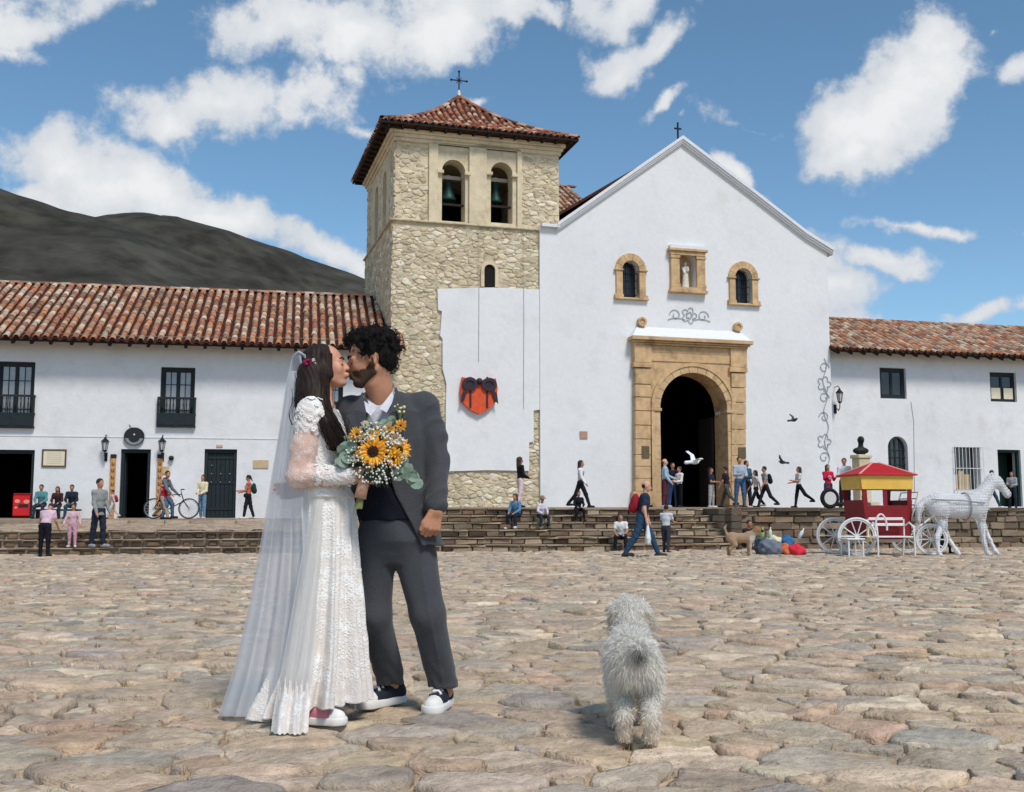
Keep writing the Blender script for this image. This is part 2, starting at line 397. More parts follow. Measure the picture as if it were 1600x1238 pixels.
M['paving'] = mat('atrium_paving', srgb(150, 134, 116), .92, var=.2, vscale=4, bump=.6, bscale=12, stain=srgb(120, 100, 82), stain_scale=1.5, spec=.12)
M['tile'] = mat('clay_tile', (1, 1, 1), .88, var=.22, vscale=7, bump=.5, bscale=25, attr=True, stain=srgb(186, 172, 152), stain_scale=4.5, stain_amt=.6, spec=.12, world=True)
M['pan'] = mat('clay_pan', srgb(74, 46, 38), .9, var=.35, vscale=5, bump=.4, bscale=15, stain=srgb(60, 44, 36), stain_scale=3, stain_amt=.6, spec=.1)
M['wood'] = mat('dark_wood', srgb(40, 34, 30), .8, var=.25, vscale=10, bump=.4, bscale=30, stretch=(1, 1, .2))
M['soffit'] = mat('soffit_wood', srgb(52, 44, 38), .9, var=.2, vscale=9)
M['paintdoor'] = mat('dark_green_paint', srgb(30, 40, 44), .6, var=.2, vscale=7, bump=.2, bscale=30)
M['greendoor'] = mat('bottle_green_paint', srgb(22, 52, 44), .6, var=.2, vscale=7)
M['glass'] = mat('window_glass', srgb(40, 46, 52), .12, spec=.6, var=.2, vscale=3)
M['curtain'] = mat('pale_curtain', srgb(190, 194, 198), .9, var=.1, vscale=8)
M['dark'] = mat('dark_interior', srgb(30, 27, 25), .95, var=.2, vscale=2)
M['iron'] = mat('black_iron', srgb(26, 26, 28), .55, metal=.3, var=.15, vscale=12)
M['bronze'] = mat('green_bronze', srgb(46, 78, 72), .55, metal=.5, var=.3, vscale=9)
M['darkbronze'] = mat('dark_bronze', srgb(36, 44, 40), .55, metal=.4, var=.3, vscale=9)
M['statue'] = mat('white_statue', srgb(214, 208, 196), .8, var=.08, vscale=8)
M['hill'] = mat('mountain_scrub', srgb(62, 61, 56), .97, var=.5, vscale=.025, var2=.32, v2scale=.004, bump=1.0, bscale=.06, stain=srgb(92, 86, 70), stain_scale=.008, stain_amt=.5, spec=.05)
def P(name, rgb, rough=.8, **k): return mat(name, srgb(*rgb), rough, **k)
M['wire'] = P('grey_wire', (150, 154, 162), .6)
M['cable'] = P('thin_cable', (140, 134, 124), .7)
M['redpaint'] = P('red_paint', (176, 14, 24), .55, var=.12, vscale=5, spec=.4)
M['redbody'] = P('dark_red_paint', (130, 18, 26), .6, var=.15, vscale=5, spec=.4)
M['yellow'] = P('yellow_paint', (226, 182, 84), .5, var=.1, vscale=5)
M['whitepaint'] = P('white_paint', (226, 226, 224), .55, var=.06, vscale=9)
M['rubber'] = P('black_rubber', (24, 24, 25), .8)
M['silver'] = P('silver_metal', (176, 180, 182), .4, metal=.6)
M['sign'] = P('sign_black', (34, 36, 40), .6, var=.1)
M['beige'] = P('beige_plaque', (196, 172, 136), .85, var=.12, vscale=10)
M['ivory'] = P('ivory_board', (222, 212, 188), .85, var=.05)
M['frame'] = P('brown_frame', (96, 74, 52), .7, var=.15)
M['ink'] = P('dark_ink', (70, 60, 50), .9)
M['orange'] = P('orange_foil', (214, 84, 44), .5, var=.18, vscale=6)
M['ribbon'] = P('dark_ribbon', (52, 42, 52), .6, var=.15)
_pc = {}
def cloth(rgb, rough=.85, **k):
    key = (tuple(rgb), rough)
    if key not in _pc: _pc[key] = mat('fabric_%02x%02x%02x' % tuple(rgb), srgb(*rgb), rough, var=.14, vscale=14, bump=.3, bscale=60, spec=.15)
    return _pc[key]
# ------------------------------------------------------------------ frames of reference
class Frame:
    def __init__(s, org, ang): s.o = Vector((org[0], org[1], 0)); s.a = math.radians(ang); s.u = Vector((math.cos(s.a), math.sin(s.a), 0)); s.w = Vector((-math.sin(s.a), math.cos(s.a), 0))
    def px(s, px, py, y=0.0):
        """(x, z) on the plane local-y = y where the sight line of photo pixel (px,py) meets it"""
        d = ray(px, py); o = Vector((0, 0, CAMH)); t = (y - (o - s.o).dot(s.w)) / d.dot(s.w); p = o + d * t
        return ((p - s.o).dot(s.u), p.z)
    def x(s, px, py=700, y=0.0): return s.px(px, py, y)[0]
    def z(s, px, py, y=0.0): return s.px(px, py, y)[1]
    def world(s, x, y, z): return s.o + s.u * x + s.w * y + Vector((0, 0, z))
    def root(s, name, **k): return empty(name, s.o, s.a, **k)
CH = Frame(at(1080, 787, 44).xy, 16)
LH = Frame(at(600, 800, 40.3).xy, 11)
RH = Frame(at(1300, 790, 46.3).xy, 14)
PL = Frame(gnd(900, 862).xy, 12)
def wall(name, outer, holes, y0, y1, m, parent=None, **k):
    bm = bmesh.new(); E = []; lps = []
    for l in [outer] + holes:
        vs = [bm.verts.new((x, y0, z)) for x, z in l]; lps.append(vs)
        E += [bm.edges.new((vs[i], vs[(i + 1) % len(vs)])) for i in range(len(vs))]
    bmesh.ops.triangle_fill(bm, use_beauty=True, use_dissolve=False, edges=E, normal=(0, -1, 0))
    back = {}
    for f in list(bm.faces):
        q = []
        for v in f.verts:
            if v not in back: back[v] = bm.verts.new((v.co.x, y1, v.co.z))
            q.append(back[v])
        bm.faces.new(list(reversed(q)))
    for vs in lps:
        for i in range(len(vs)):
            a, b = vs[i], vs[(i + 1) % len(vs)]
            if a in back and b in back: bm.faces.new((a, b, back[b], back[a]))
    bmesh.ops.recalc_face_normals(bm, faces=bm.faces)
    me = bpy.data.meshes.new(name); bm.to_mesh(me); bm.free(); me.materials.append(m)
    return link(name, me, parent, **k)
def rect(x0, x1, z0, z1): return [(x0, z0), (x1, z0), (x1, z1), (x0, z1)]
def archpoly(x0, x1, z0, z1, n=12):
    r = (x1 - x0) / 2; return [(x0, z0), (x1, z0)] + arc((x0 + x1) / 2, z1 - r, r, 0, PI, n)
def inpoly(p, poly):
    x, y = p; r = False; n = len(poly)
    for i in range(n):
        x1, y1 = poly[i]; x2, y2 = poly[(i + 1) % n]
        if (y1 > y) != (y2 > y) and x < (x2 - x1) * (y - y1) / (y2 - y1) + x1: r = not r
    return r
def vor_cells(x0, x1, y0, y1, sx, sy, jit=.42, wamt=.25, seed=1, keep=None):
    """irregular stones: power cells of a jittered, brick-offset grid"""
    rg = random.Random(seed); nx = int((x1 - x0) / sx) + 3; ny = int((y1 - y0) / sy) + 3; P_ = {}
    for j in range(-1, ny):
        for i in range(-1, nx):
            P_[i, j] = (x0 + (i + .5 * (j % 2) + rg.uniform(-jit, jit)) * sx, y0 + (j + rg.uniform(-jit, jit)) * sy, rg.uniform(-wamt, wamt) * sx * sy)
    out = []
    for (i, j), (px, py, w) in P_.items():
        if px < x0 - sx or px > x1 + sx or py < y0 - sy or py > y1 + sy: continue
        if keep and not keep(px, py): continue
        poly = [(px - 2 * sx, py - 2 * sy), (px + 2 * sx, py - 2 * sy), (px + 2 * sx, py + 2 * sy), (px - 2 * sx, py + 2 * sy)]
        for dj in (-1, 0, 1, -2, 2):
            for di in (-1, 0, 1, -2, 2):
                q = P_.get((i + di, j + dj))
                if q is None or (di == 0 and dj == 0): continue
                ax = (q[0] - px) / sx; ay = (q[1] - py) / sy; L2 = ax * ax + ay * ay
                if L2 > 6: continue
                c = .5 * L2 + (w - q[2]) / (sx * sy) * .5
                new = []; n = len(poly)
                dv = [((p[0] - px) / sx) * ax + ((p[1] - py) / sy) * ay - c for p in poly]
                for k in range(n):
                    a, b = poly[k], poly[(k + 1) % n]; da, db = dv[k], dv[(k + 1) % n]
                    if da <= 0: new.append(a)
                    if (da < 0) != (db < 0) and da != db:
                        t = da / (da - db); new.append((a[0] + (b[0] - a[0]) * t, a[1] + (b[1] - a[1]) * t))
                poly = new
                if len(poly) < 3: break
            if len(poly) < 3: break
        if len(poly) >= 3: out.append(poly)
    return out
def stone(poly, gap, h, rg, fine=True, rough=.008, base=-.05, tilt=.03, roundness=.8):
    """one stone from its outline: returns verts (a,b,height), faces"""
    cx = sum(p[0] for p in poly) / len(poly); cy = sum(p[1] for p in poly) / len(poly)
    if fine:
        q = []
        for i in range(len(poly)):
            a, b = poly[i], poly[(i + 1) % len(poly)]
            if math.hypot(a[0] - b[0], a[1] - b[1]) < 1e-4: continue
            L_ = math.hypot(a[0] - b[0], a[1] - b[1]); nx, ny = (b[1] - a[1]) / L_, (a[0] - b[0]) / L_
            for t in ((.14, .5, .86) if L_ > .06 else (.3, .7)):
                o = (rg.uniform(-.09, .05) * L_ if t == .5 else rg.uniform(-.03, .02) * L_); q.append((a[0] + (b[0] - a[0]) * t + nx * o, a[1] + (b[1] - a[1]) * t + ny * o))
        poly = q
    R = max(1e-4, sum(math.hypot(p[0] - cx, p[1] - cy) for p in poly) / len(poly)); s0 = max(.55, 1 - gap / R)
    ta, tb = rg.uniform(-tilt, tilt), rg.uniform(-tilt, tilt); n = len(poly); vs = []; sd_ = rg.uniform(0, 50)
    rings = ((s0, base), (s0, h * .3), (s0 * .95, h * .82), (s0 * .8, h * .98), (s0 * .42, h)) if fine else ((s0, base), (s0 * .97, h * .5), (s0 * .74, h))
    for s, z in rings:
        for p in poly:
            x = cx + (p[0] - cx) * s; y = cy + (p[1] - cy) * s
            zz = z if z == base else z + (x - cx) * ta + (y - cy) * tb + rough * mnoise.noise((x * 6, y * 8, sd_)) * 1.3 + (rough * .7 * mnoise.noise((x * 21, y * 26, sd_)) if fine else 0)
            vs.append((x, y, zz))
    vs.append((cx, cy, h * 1.01 + rough * mnoise.noise((cx * 9, cy * 9, sd_)) * 1.6))
    fs = []; k = len(rings)
    for r in range(k - 1):
        for i in range(n): fs.append((r * n + i, r * n + (i + 1) % n, (r + 1) * n + (i + 1) % n, (r + 1) * n + i))
    for i in range(n): fs.append(((k - 1) * n + i, (k - 1) * n + (i + 1) % n, k * n))
    return vs, fs
DIRT = srgb(186, 168, 144)
def stone_cols(vs, c, h, fine):
    out = []
    for x, y, z in vs:
        m = 1 + .22 * mnoise.noise((x * 5, y * 7, 3.1)) + .12 * mnoise.noise((x * 19, y * 23, 7.7)); d = max(0, min(1, (h * .75 - z) / (h * .9 + .004))) * .7
        out.append(tuple((a * m) * (1 - d) + b * d * m for a, b in zip(c, DIRT)))
    return out
def pick(pal, rg, j=.10):
    c = rg.choice(pal); k = 1 + rg.uniform(-j, j); return tuple(min(1, x * k * (1 + rg.uniform(-.03, .03))) for x in c)

# ------------------------------------------------------------------ ground, hill
def make_ground():
    g = MB()
    xs = [-6000, -400, -60, -24, 24, 60, 400, 6000]; ys = [-6000, -400, -60, -6, 27, 60, 400, 6000]
    for j in range(7):
        for i in range(7):
            g.add([(xs[i], ys[j], -.009), (xs[i + 1], ys[j], -.009), (xs[i + 1], ys[j + 1], -.009), (xs[i], ys[j + 1], -.009)], [(0, 1, 2, 3)])
    plaza = g.build('plaza', M['dirt'], kind='structure'); plaza['label'] = 'wide plaza ground of packed dirt and cobbles'
    pal = [srgb(*c) for c in ((186, 165, 140), (180, 159, 135), (192, 169, 141), (176, 157, 135), (187, 161, 134), (172, 154, 133), (194, 175, 151), (166, 154, 139), (184, 152, 126), (204, 186, 160), (178, 161, 140), (188, 163, 135), (156, 147, 136))]
    pal = [tuple(a * .85 + b * .15 for a, b in zip(c, srgb(214, 200, 182))) for c in pal]; rg = random.Random(11)
    def keep(x, y): return abs(x) < .5 * y + 2.6 and y - x * math.tan(PL.a) < PL.o.y - PL.o.x * math.tan(PL.a) - .05
    cells = vor_cells(-17, 18, 1.4, 30, .25, .175, .47, .95, 5, keep)
    def size(p):
        cx = sum(a for a, b in p) / len(p); cy = sum(b for a, b in p) / len(p)
        if abs(cx) > .48 * cy or cy < 3.45: return 0
        return (max(a for a, b in p) - min(a for a, b in p)) * (max(b for a, b in p) - min(b for a, b in p)) / cy ** 3
    cells.sort(key=size, reverse=True)
    rest = MB(); rest.cur = (1, 1, 1)
    for i, p in enumerate(cells):
        cy = sum(b for a, b in p) / len(p); near = i < 300; fine = cy < 13
        # bigger slabs carry one tone, many stones are sunk nearly flush
        hgt = rg.choice((.004, .008, .012, .018, .024, .034)); c = pick(pal, rg, .15)
        vs, fs = stone(p, rg.uniform(.004, .018), hgt, rg, fine, .014, -.03, .06); cc = stone_cols(vs, c, hgt, fine)
        if near:
            ox = sum(a for a, b in p) / len(p); me = mesh('cobblestone', [(x - ox, y - cy, z) for x, y, z in vs], fs, M['cobble'], True, col=cc)
            link('cobblestone', me, plaza, (ox, cy, 0))
        else:
            rest.add(vs, fs); rest.c[-len(vs):] = cc
    rest.build('cobblestones', M['cobble'], plaza, True, kind='stuff')
    # dry grass and weeds in the joints
    t = MB(); t.cur = (1, 1, 1); gp = [srgb(*c) for c in ((168, 146, 92), (146, 128, 78), (120, 112, 66), (182, 160, 112))]
    for k in range(900):
        y = 3.2 + 11 * rg.random() ** 1.7; x = rg.uniform(-.5, .5) * y
        c_ = cells[0]; t.cur = pick(gp, rg, .15)
        p = rg.choice(cells[:2600]); v0 = rg.choice(p); x, y = v0
        if y > 15: continue
        for b in range(rg.randint(5, 14)):
            bx, by = x + rg.gauss(0, .022), y + rg.gauss(0, .014); hh = rg.uniform(.018, .05); lx, ly = rg.gauss(0, .022), rg.gauss(0, .02)
            t.add([(bx - .002, by, -.025), (bx + .002, by, -.025), (bx + lx, by + ly, -.01 + hh)], [(0, 1, 2)])
    t.build('dry_grass', mat('dry_grass', (1, 1, 1), .9, attr=True), plaza, kind='stuff')
    pb = MB(); pb.cur = (1, 1, 1)
    for k in range(900):
        p = rg.choice(cells[:3000]); v0 = rg.choice(p); r = rg.uniform(.006, .022)
        if v0[1] > 15: continue
        pb.cur = pick(pal, rg, .2); pb.sphere((v0[0] + rg.gauss(0, .02), v0[1] + rg.gauss(0, .02), -.016 + r * .3), r, 6, 4, (1.3, 1, .6))
    pb.build('pebbles', M['cobble'], plaza, True, kind='stuff')
make_ground()
def make_hill():
    def ridge(pts, Y):
        w = [at(px, py, Y) for px, py in pts]; return [p.x for p in w], [p.z for p in w]
    def sheet(name, pts, Y, depth, seed, dz):
        X, Z = ridge(pts, Y); xs = np.linspace(X[0], X[-1], 240); zs = np.interp(xs, X, Z); ys = np.linspace(-1, 1, 90)
        v = []
        for t in ys:
            for x, z in zip(xs, zs):
                s = (1 - abs(t) ** 1.25) if t < 0 else 1 - t * t
                y = Y + t * depth
                n = mnoise.fractal(Vector((x * .0016 + seed, y * .0016, seed)), .9, 2.1, 6) * dz * (1 - .75 * max(0, 1 - abs(t) * 5))
                gl = abs(mnoise.noise(Vector((x * .0042 + y * .0011, seed * 2, 3.3)))) * dz * 1.4 * min(1, abs(t) * 3)
                v.append((x, y, -8 + (z + 8) * max(0, s) + (n - gl) * min(1, s * 4) * max(0.02, s)))
        nx = len(xs); f = np.array([(j * nx + i, j * nx + i + 1, (j + 1) * nx + i + 1, (j + 1) * nx + i) for j in range(len(ys) - 1) for i in range(nx - 1)])
        o = link(name, mesh(name, v, f, M['hill'], True)); o['kind'] = 'structure'; return o
    sheet('hill', [(-900, 420), (-500, 330), (-250, 262), (-120, 258), (0, 292), (60, 312), (110, 330), (160, 345), (230, 372), (320, 410), (420, 440), (560, 520), (700, 700), (900, 800)], 1500, 850, 1.7, 60)
    sheet('far_hill', [(-600, 520), (-100, 420), (60, 362), (150, 347), (200, 343), (245, 343), (300, 352), (360, 367), (420, 387), (480, 408), (540, 424), (620, 452), (760, 520), (900, 640), (1100, 760), (1300, 800)], 2300, 1000, 6.2, 70)
make_hill()

# ------------------------------------------------------------------ platform, steps, retaining walls
STEP_PAL = [srgb(*c) for c in ((142, 124, 104), (126, 110, 94), (156, 136, 114), (112, 100, 87), (146, 118, 98), (170, 151, 126), (118, 104, 92), (138, 112, 94), (98, 89, 79), (160, 141, 118), (92, 78, 66))]
def stone_blocks(n, pal, seed, bev=.055):
    """a few unit blocks (1x1x1, front face at y=0) with knocked-off edges, to be scaled and reused"""
    rg = random.Random(seed); out = []
    for k in range(n):
        b = MB(); b.cur = pick(pal, rg, .12); b.box(-.5, .5, 0, 1, 0, 1, bev=bev)
        b.v = [(x + rg.uniform(-.02, .02), y + rg.uniform(-.06, .03), z + rg.uniform(-.06, .05)) for x, y, z in b.v]
        out.append(b.mesh('stone_block', M['stepstone'], False))
    return out
def course(parent, fr, blocks, x0, x1, y, z0, z1, rg, lmin, lmax, depth, gap=.02, jz=.012, name='stone_block'):
    x = x0
    while x < x1 - .08:
        L_ = min(rg.uniform(lmin, lmax), x1 - x)
        if x1 - x - L_ < lmin * .6: L_ = x1 - x
        o = link(name, rg.choice(blocks), parent, (x + L_ / 2, y + rg.uniform(-.045, .045), z0 + rg.uniform(0, jz))); o.rotation_euler = (rg.uniform(-.03, .03), rg.uniform(-.02, .02), rg.uniform(-.04, .04))
        o.scale = (L_ - gap, depth, (z1 - z0) - gap * .7 - rg.uniform(0, jz)); x += L_
ATR_Z = 1.08
def make_platform():
    rg = random.Random(3); xl = PL.x(-80, 850); xs = PL.x(692, 850); xe = PL.x(1152, 850); xr = PL.x(1690, 850)
    # left: low terrace with cobbled slope, kerb and pavement in front of the left house
    L = PL.root('street_terrace', kind='structure'); L['label'] = 'low stone edged terrace in front of the long white house'
    g = MB(); xa, xb = xl - 14, xs - .02
    prof = [(.13, -.03), (.13, .15), (.45, .15), (.45, .33), (.77, .33), (.77, .51), (9.2, .60), (9.2, .735), (9.5, .74), (17.5, .78), (17.5, -.03)]
    g.loft([[(xa, y, z) for y, z in prof], [(xb, y, z) for y, z in prof]], closed=True, cap=True)
    g.build('terrace_bed', M['paving'], L)
    cob = MB(); cob.cur = (1, 1, 1); pal = [srgb(*c) for c in ((172, 154, 134), (160, 142, 122), (184, 166, 142), (150, 132, 114), (176, 150, 126))]
    for p in vor_cells(xl, xb, 1.2, 9.1, .36, .34, .36, .2, 21):
        p = [(max(xa, min(xb - .02, a)), max(1.2, min(9.15, b))) for a, b in p]; cob.cur = pick(pal, rg)
        vs, fs = stone(p, .03, .03, rg, False, .006, -.03); cob.add([(a, b, z + .51 + (b - .77) * .09 / 8.43) for a, b, z in vs], fs)
    cob.build('cobblestones', M['cobble'], L, True, kind='stuff')
    kb = stone_blocks(8, [srgb(*c) for c in ((178, 160, 138), (164, 146, 126), (188, 170, 148))], 8, .08)
    course(L, PL, kb, xl, xb - .02, 8.95, .56, .745, rg, .5, 1.1, .5, .015, .01, 'kerb_stone')
    bl = stone_blocks(12, [srgb(*c) for c in ((112, 96, 80), (98, 84, 70), (126, 106, 86), (92, 80, 70), (136, 114, 92))], 4, .16)
    for r in range(3):
        course(L, PL, bl, xl + rg.uniform(-.3, 0), xb - .02, .05 + r * .32, r * .18 - .02, r * .18 + .135, rg, .24, .5, .3, .06, .02, 'wall_stone')
        course(L, PL, kb, xl, xb - .02, .03 + r * .32, r * .18 + .135, r * .18 + .178, rg, .3, .7, .44, .025, .006, 'tread_stone')
    # centre: the flight of worn steps
    T = PL.root('stone_steps', kind='structure'); T['label'] = 'worn flight of stone steps below the church forecourt'
    slabs = stone_blocks(8, [srgb(*c) for c in ((172, 154, 130), (160, 143, 121), (182, 165, 141), (150, 134, 114), (166, 142, 118))], 66, .05); blocks = stone_blocks(14, STEP_PAL, 6); n = 6; rise = ATR_Z / n; run = .44
    core = MB(); prof = [(.12, -.03)]
    for k in range(n): prof += [(.12 + k * run, (k + 1) * rise - .03), (.12 + (k + 1) * run, (k + 1) * rise - .03)]
    prof += [(.12 + n * run, -.03)]
    core.loft([[(xs + .05, y, z) for y, z in prof], [(xe - .05, y, z) for y, z in prof]], closed=True, cap=True); core.build('earth_core', M['stepmortar'], T)
    for k in range(n):
        course(T, PL, blocks, xs, xe, k * run + .03, k * rise, (k + 1) * rise - .05, rg, .22, .6, .5, .024, .015)
        course(T, PL, slabs, xs, xe, k * run, (k + 1) * rise - .05, (k + 1) * rise, rg, .35, .9, .56, .02, .006, 'tread_slab')
    # right: retaining wall of coursed rubble with a ledge
    R = PL.root('retaining_wall', kind='structure'); R['label'] = 'coursed rubble retaining wall of the forecourt beside the carriage'
    core = MB(); core.box(xe + .05, xr + 4, .45, 1.6, -.03, ATR_Z - .09); core.box(xe + .05, xr + 4, .12, .5, -.03, .28); core.build('earth_core', M['stepmortar'], R)
    z = 0.0; blocks2 = stone_blocks(12, [tuple(c * .9 for c in p) for p in STEP_PAL], 16, .06)
    for r, hgt in enumerate((.16, .15)):
        course(R, PL, blocks2, xe + .02, xr, .02, z, z + hgt, rg, .22, .6, .5, .024, .02); z += hgt
    for r, hgt in enumerate((.2, .19, .17, .12)):
        course(R, PL, blocks2, xe + .02, xr, .36, z, z + hgt, rg, .2, .6, .4, .026, .02); z += hgt
    course(R, PL, stone_blocks(8, STEP_PAL[2:6], 26, .05), xe + .02, xr, .28, z + .0, ATR_Z + .02, rg, .6, 1.3, .7, .012, .01, 'coping_slab')
    x = .5
    while x < 2.9:                                              # return of the wall beside the steps
        for r in range(6):
            o = link('stone_block', rg.choice(blocks2), R, (xe - .02, x, r * .18)); o.rotation_euler = (0, 0, -PI / 2); o.scale = (.42, .3, .172)
        x += .43
    # forecourt floor rising gently to the church
    A = MB(); y0 = .12 + (n - 1) * run + .3
    pr = [(y0, -.03), (y0, ATR_Z - .012), (9.5, ATR_Z + .06), (26, 1.27), (26, -.03)]
    A.loft([[(xs, y, z) for y, z in pr], [(xr + 18, y, z) for y, z in pr]], closed=True, cap=True)
    A = A.build('forecourt', M['paving']); A.location = PL.o; A.rotation_euler = (0, 0, PL.a); A['kind'] = 'structure'
    return xs, xe
make_platform()
# ------------------------------------------------------------------ clay tiles
TILE_PAL = [srgb(*c) for c in ((156, 106, 84), (172, 122, 98), (188, 148, 122), (198, 174, 152), (138, 96, 78), (192, 126, 88), (182, 162, 142), (126, 102, 88), (162, 112, 88), (206, 186, 164), (150, 122, 104), (184, 136, 108), (170, 146, 126), (190, 158, 134))]
def tile_geo(L, r0, r1, seg=6):
    """barrel tile lying along +y, wide end at y=0; open below, with a visible rim"""
    vs = []; t = .018
    for y, r in ((0, r0), (L, r1)):
        for k in range(seg + 1): a = PI * k / seg; vs.append((r * math.cos(a), y, r * .85 * math.sin(a)))
    for k in range(seg + 1): a = PI * k / seg; vs.append(((r0 - t) * math.cos(a), 0, (r0 - t) * .85 * math.sin(a)))
    n = seg + 1; fs = []
    for k in range(seg): fs += [(k, n + k, n + k + 1, k + 1), (k, k + 1, 2 * n + k + 1, 2 * n + k)]
    return vs, fs
def tile_meshes(L, r0, r1, n=14, pal=TILE_PAL, seed=2):
    rg = random.Random(seed); out = []
    for k in range(n):
        v, f = tile_geo(L, r0, r1); c = pick(pal, rg, .12)
        out.append(mesh('cover_tile', v, f, M['tile'], True, col=[c] * len(v)))
    return out
def roof_slope(parent, x0, x1, eave, ridge, sp, L, rg, n_obj=0, score=None, pal=TILE_PAL, x1_top=None):
    """tiled slope between eave=(y,z) and ridge=(y,z); the n_obj tiles that show largest become single parts"""
    ey, ez = eave; ry, rz = ridge; slope = math.hypot(ry - ey, rz - ez); pit = math.atan2(rz - ez, ry - ey); rows = int(slope / (L * .8)) + 1; ex = slope / rows
    r0, r1 = sp * .34, sp * .27
    # channel tiles: one corrugated sheet
    pan = MB(); n = int(round((x1 - x0) / sp)); prev = None; vs = []; cols = 5
    for i in range(n * cols + 1):
        x = x0 + i * sp / cols; d = -.05 * math.cos(2 * PI * (i / cols)) - .03
        for s in (-.06, slope + .02): vs.append((x, ey + s * math.cos(pit) + d * -math.sin(pit), ez + s * math.sin(pit) + d * math.cos(pit)))
    m_ = len(vs); vs += [(x, y, z - .05) for x, y, z in vs]
    fs = [(2 * i, 2 * i + 2, 2 * i + 3, 2 * i + 1) for i in range(n * cols)] + [(m_ + 2 * i, m_ + 2 * i + 1, m_ + 2 * i + 3, m_ + 2 * i + 2) for i in range(n * cols)] + [(2 * i, m_ + 2 * i, m_ + 2 * i + 2, 2 * i + 2) for i in range(n * cols)]
    pan.add(vs, fs); pan.build('channel_tiles', M['pan'], parent, True)
    places = []
    for i in range(n):
        jx = rg.uniform(-.012, .012)
        for j in range(rows):
            places.append((x0 + (i + .5) * sp + jx + rg.uniform(-.012, .012), -.07 + j * ex + rg.uniform(-.03, .03), rg.uniform(-.035, .035), rg.uniform(0, .02)))
    if score: places.sort(key=lambda p: score(p[0], p[1] / slope), reverse=True)
    Ms = tile_meshes(L, r0, r1, 16, pal, rg.randint(0, 99)); rest = MB(); rest.cur = (1, 1, 1)
    for i, (x, s, yaw, up) in enumerate(places):
        Mx = Matrix.Translation((x, ey + s * math.cos(pit) - math.sin(pit) * (-.012 + up), ez + s * math.sin(pit) + math.cos(pit) * (-.012 + up))) @ Matrix.Rotation(pit - .03, 4, 'X') @ Matrix.Rotation(yaw, 4, 'Z')
        if i < n_obj:
            o = link('cover_tile', rg.choice(Ms), parent); o.matrix_basis = Mx
        else:
            v, f = tile_geo(L, r0, r1, 5); rest.cur = pick(pal, rg, .12); rest.add([Mx @ Vector(p) for p in v], f)
    if rest.v: rest.build('cover_tiles', M['tile'], parent, True, kind='stuff')
    rt = MB(); rt.cur = (1, 1, 1); x = x0
    while x < x1:                                               # ridge caps
        v, f = tile_geo(.46, .12, .10, 6); rt.cur = pick(pal, rg, .1)
        Mx = Matrix.Translation((x, ry, rz - .02)) @ Matrix.Rotation(-PI / 2, 4, 'Z') @ Matrix.Rotation(rg.uniform(-.03, .03), 4, 'X')
        rt.add([Mx @ Vector(p) for p in v], f); x += .38
    rt.build('ridge_tiles', M['tile'], parent, True, kind='stuff')
def casement(parent, x0, x1, z0, z1, y, cols, rows, leaves=2, m=None, pane=None, fw=.09, bw=.028, name='window'):
    """glazed window with frame, leaves, glazing bars and separate panes"""
    m = m or M['paintdoor']; pane = pane or M['curtain']
    fr = MB(); fr.box(x0, x0 + fw, y, y + .1, z0, z1); fr.box(x1 - fw, x1, y, y + .1, z0, z1); fr.box(x0 + fw, x1 - fw, y, y + .1, z1 - fw, z1); fr.box(x0 + fw, x1 - fw, y, y + .1, z0, z0 + fw)
    w = fr.build(name, m, parent); lw = (x1 - x0 - 2 * fw) / leaves
    for l in range(leaves):
        a = x0 + fw + l * lw; b = a + lw; s = fw * .55; bar = MB()
        bar.box(a, a + s, y + .02, y + .08, z0 + fw, z1 - fw); bar.box(b - s, b, y + .02, y + .08, z0 + fw, z1 - fw)
        bar.box(a + s, b - s, y + .02, y + .08, z1 - fw - s, z1 - fw); bar.box(a + s, b - s, y + .02, y + .08, z0 + fw, z0 + fw + s)
        A, B, Z0, Z1 = a + s, b - s, z0 + fw + s, z1 - fw - s
        for c in range(1, cols): x = A + (B - A) * c / cols; bar.box(x - bw / 2, x + bw / 2, y + .03, y + .07, Z0, Z1)
        for r in range(1, rows): z = Z0 + (Z1 - Z0) * r / rows; bar.box(A, B, y + .034, y + .066, z - bw / 2, z + bw / 2)
        bar.build('glazing_bars', m, w)
        for c in range(cols):
            for r in range(rows):
                g = MB(); g.box(A + (B - A) * c / cols + bw / 2, A + (B - A) * (c + 1) / cols - bw / 2, y + .048, y + .054, Z0 + (Z1 - Z0) * r / rows + bw / 2, Z0 + (Z1 - Z0) * (r + 1) / rows - bw / 2)
                g.build('pane', pane, w)
    return w
M['pane'] = mat('curtained_glass', srgb(150, 154, 158), .15, var=.25, vscale=1.6, spec=.6)
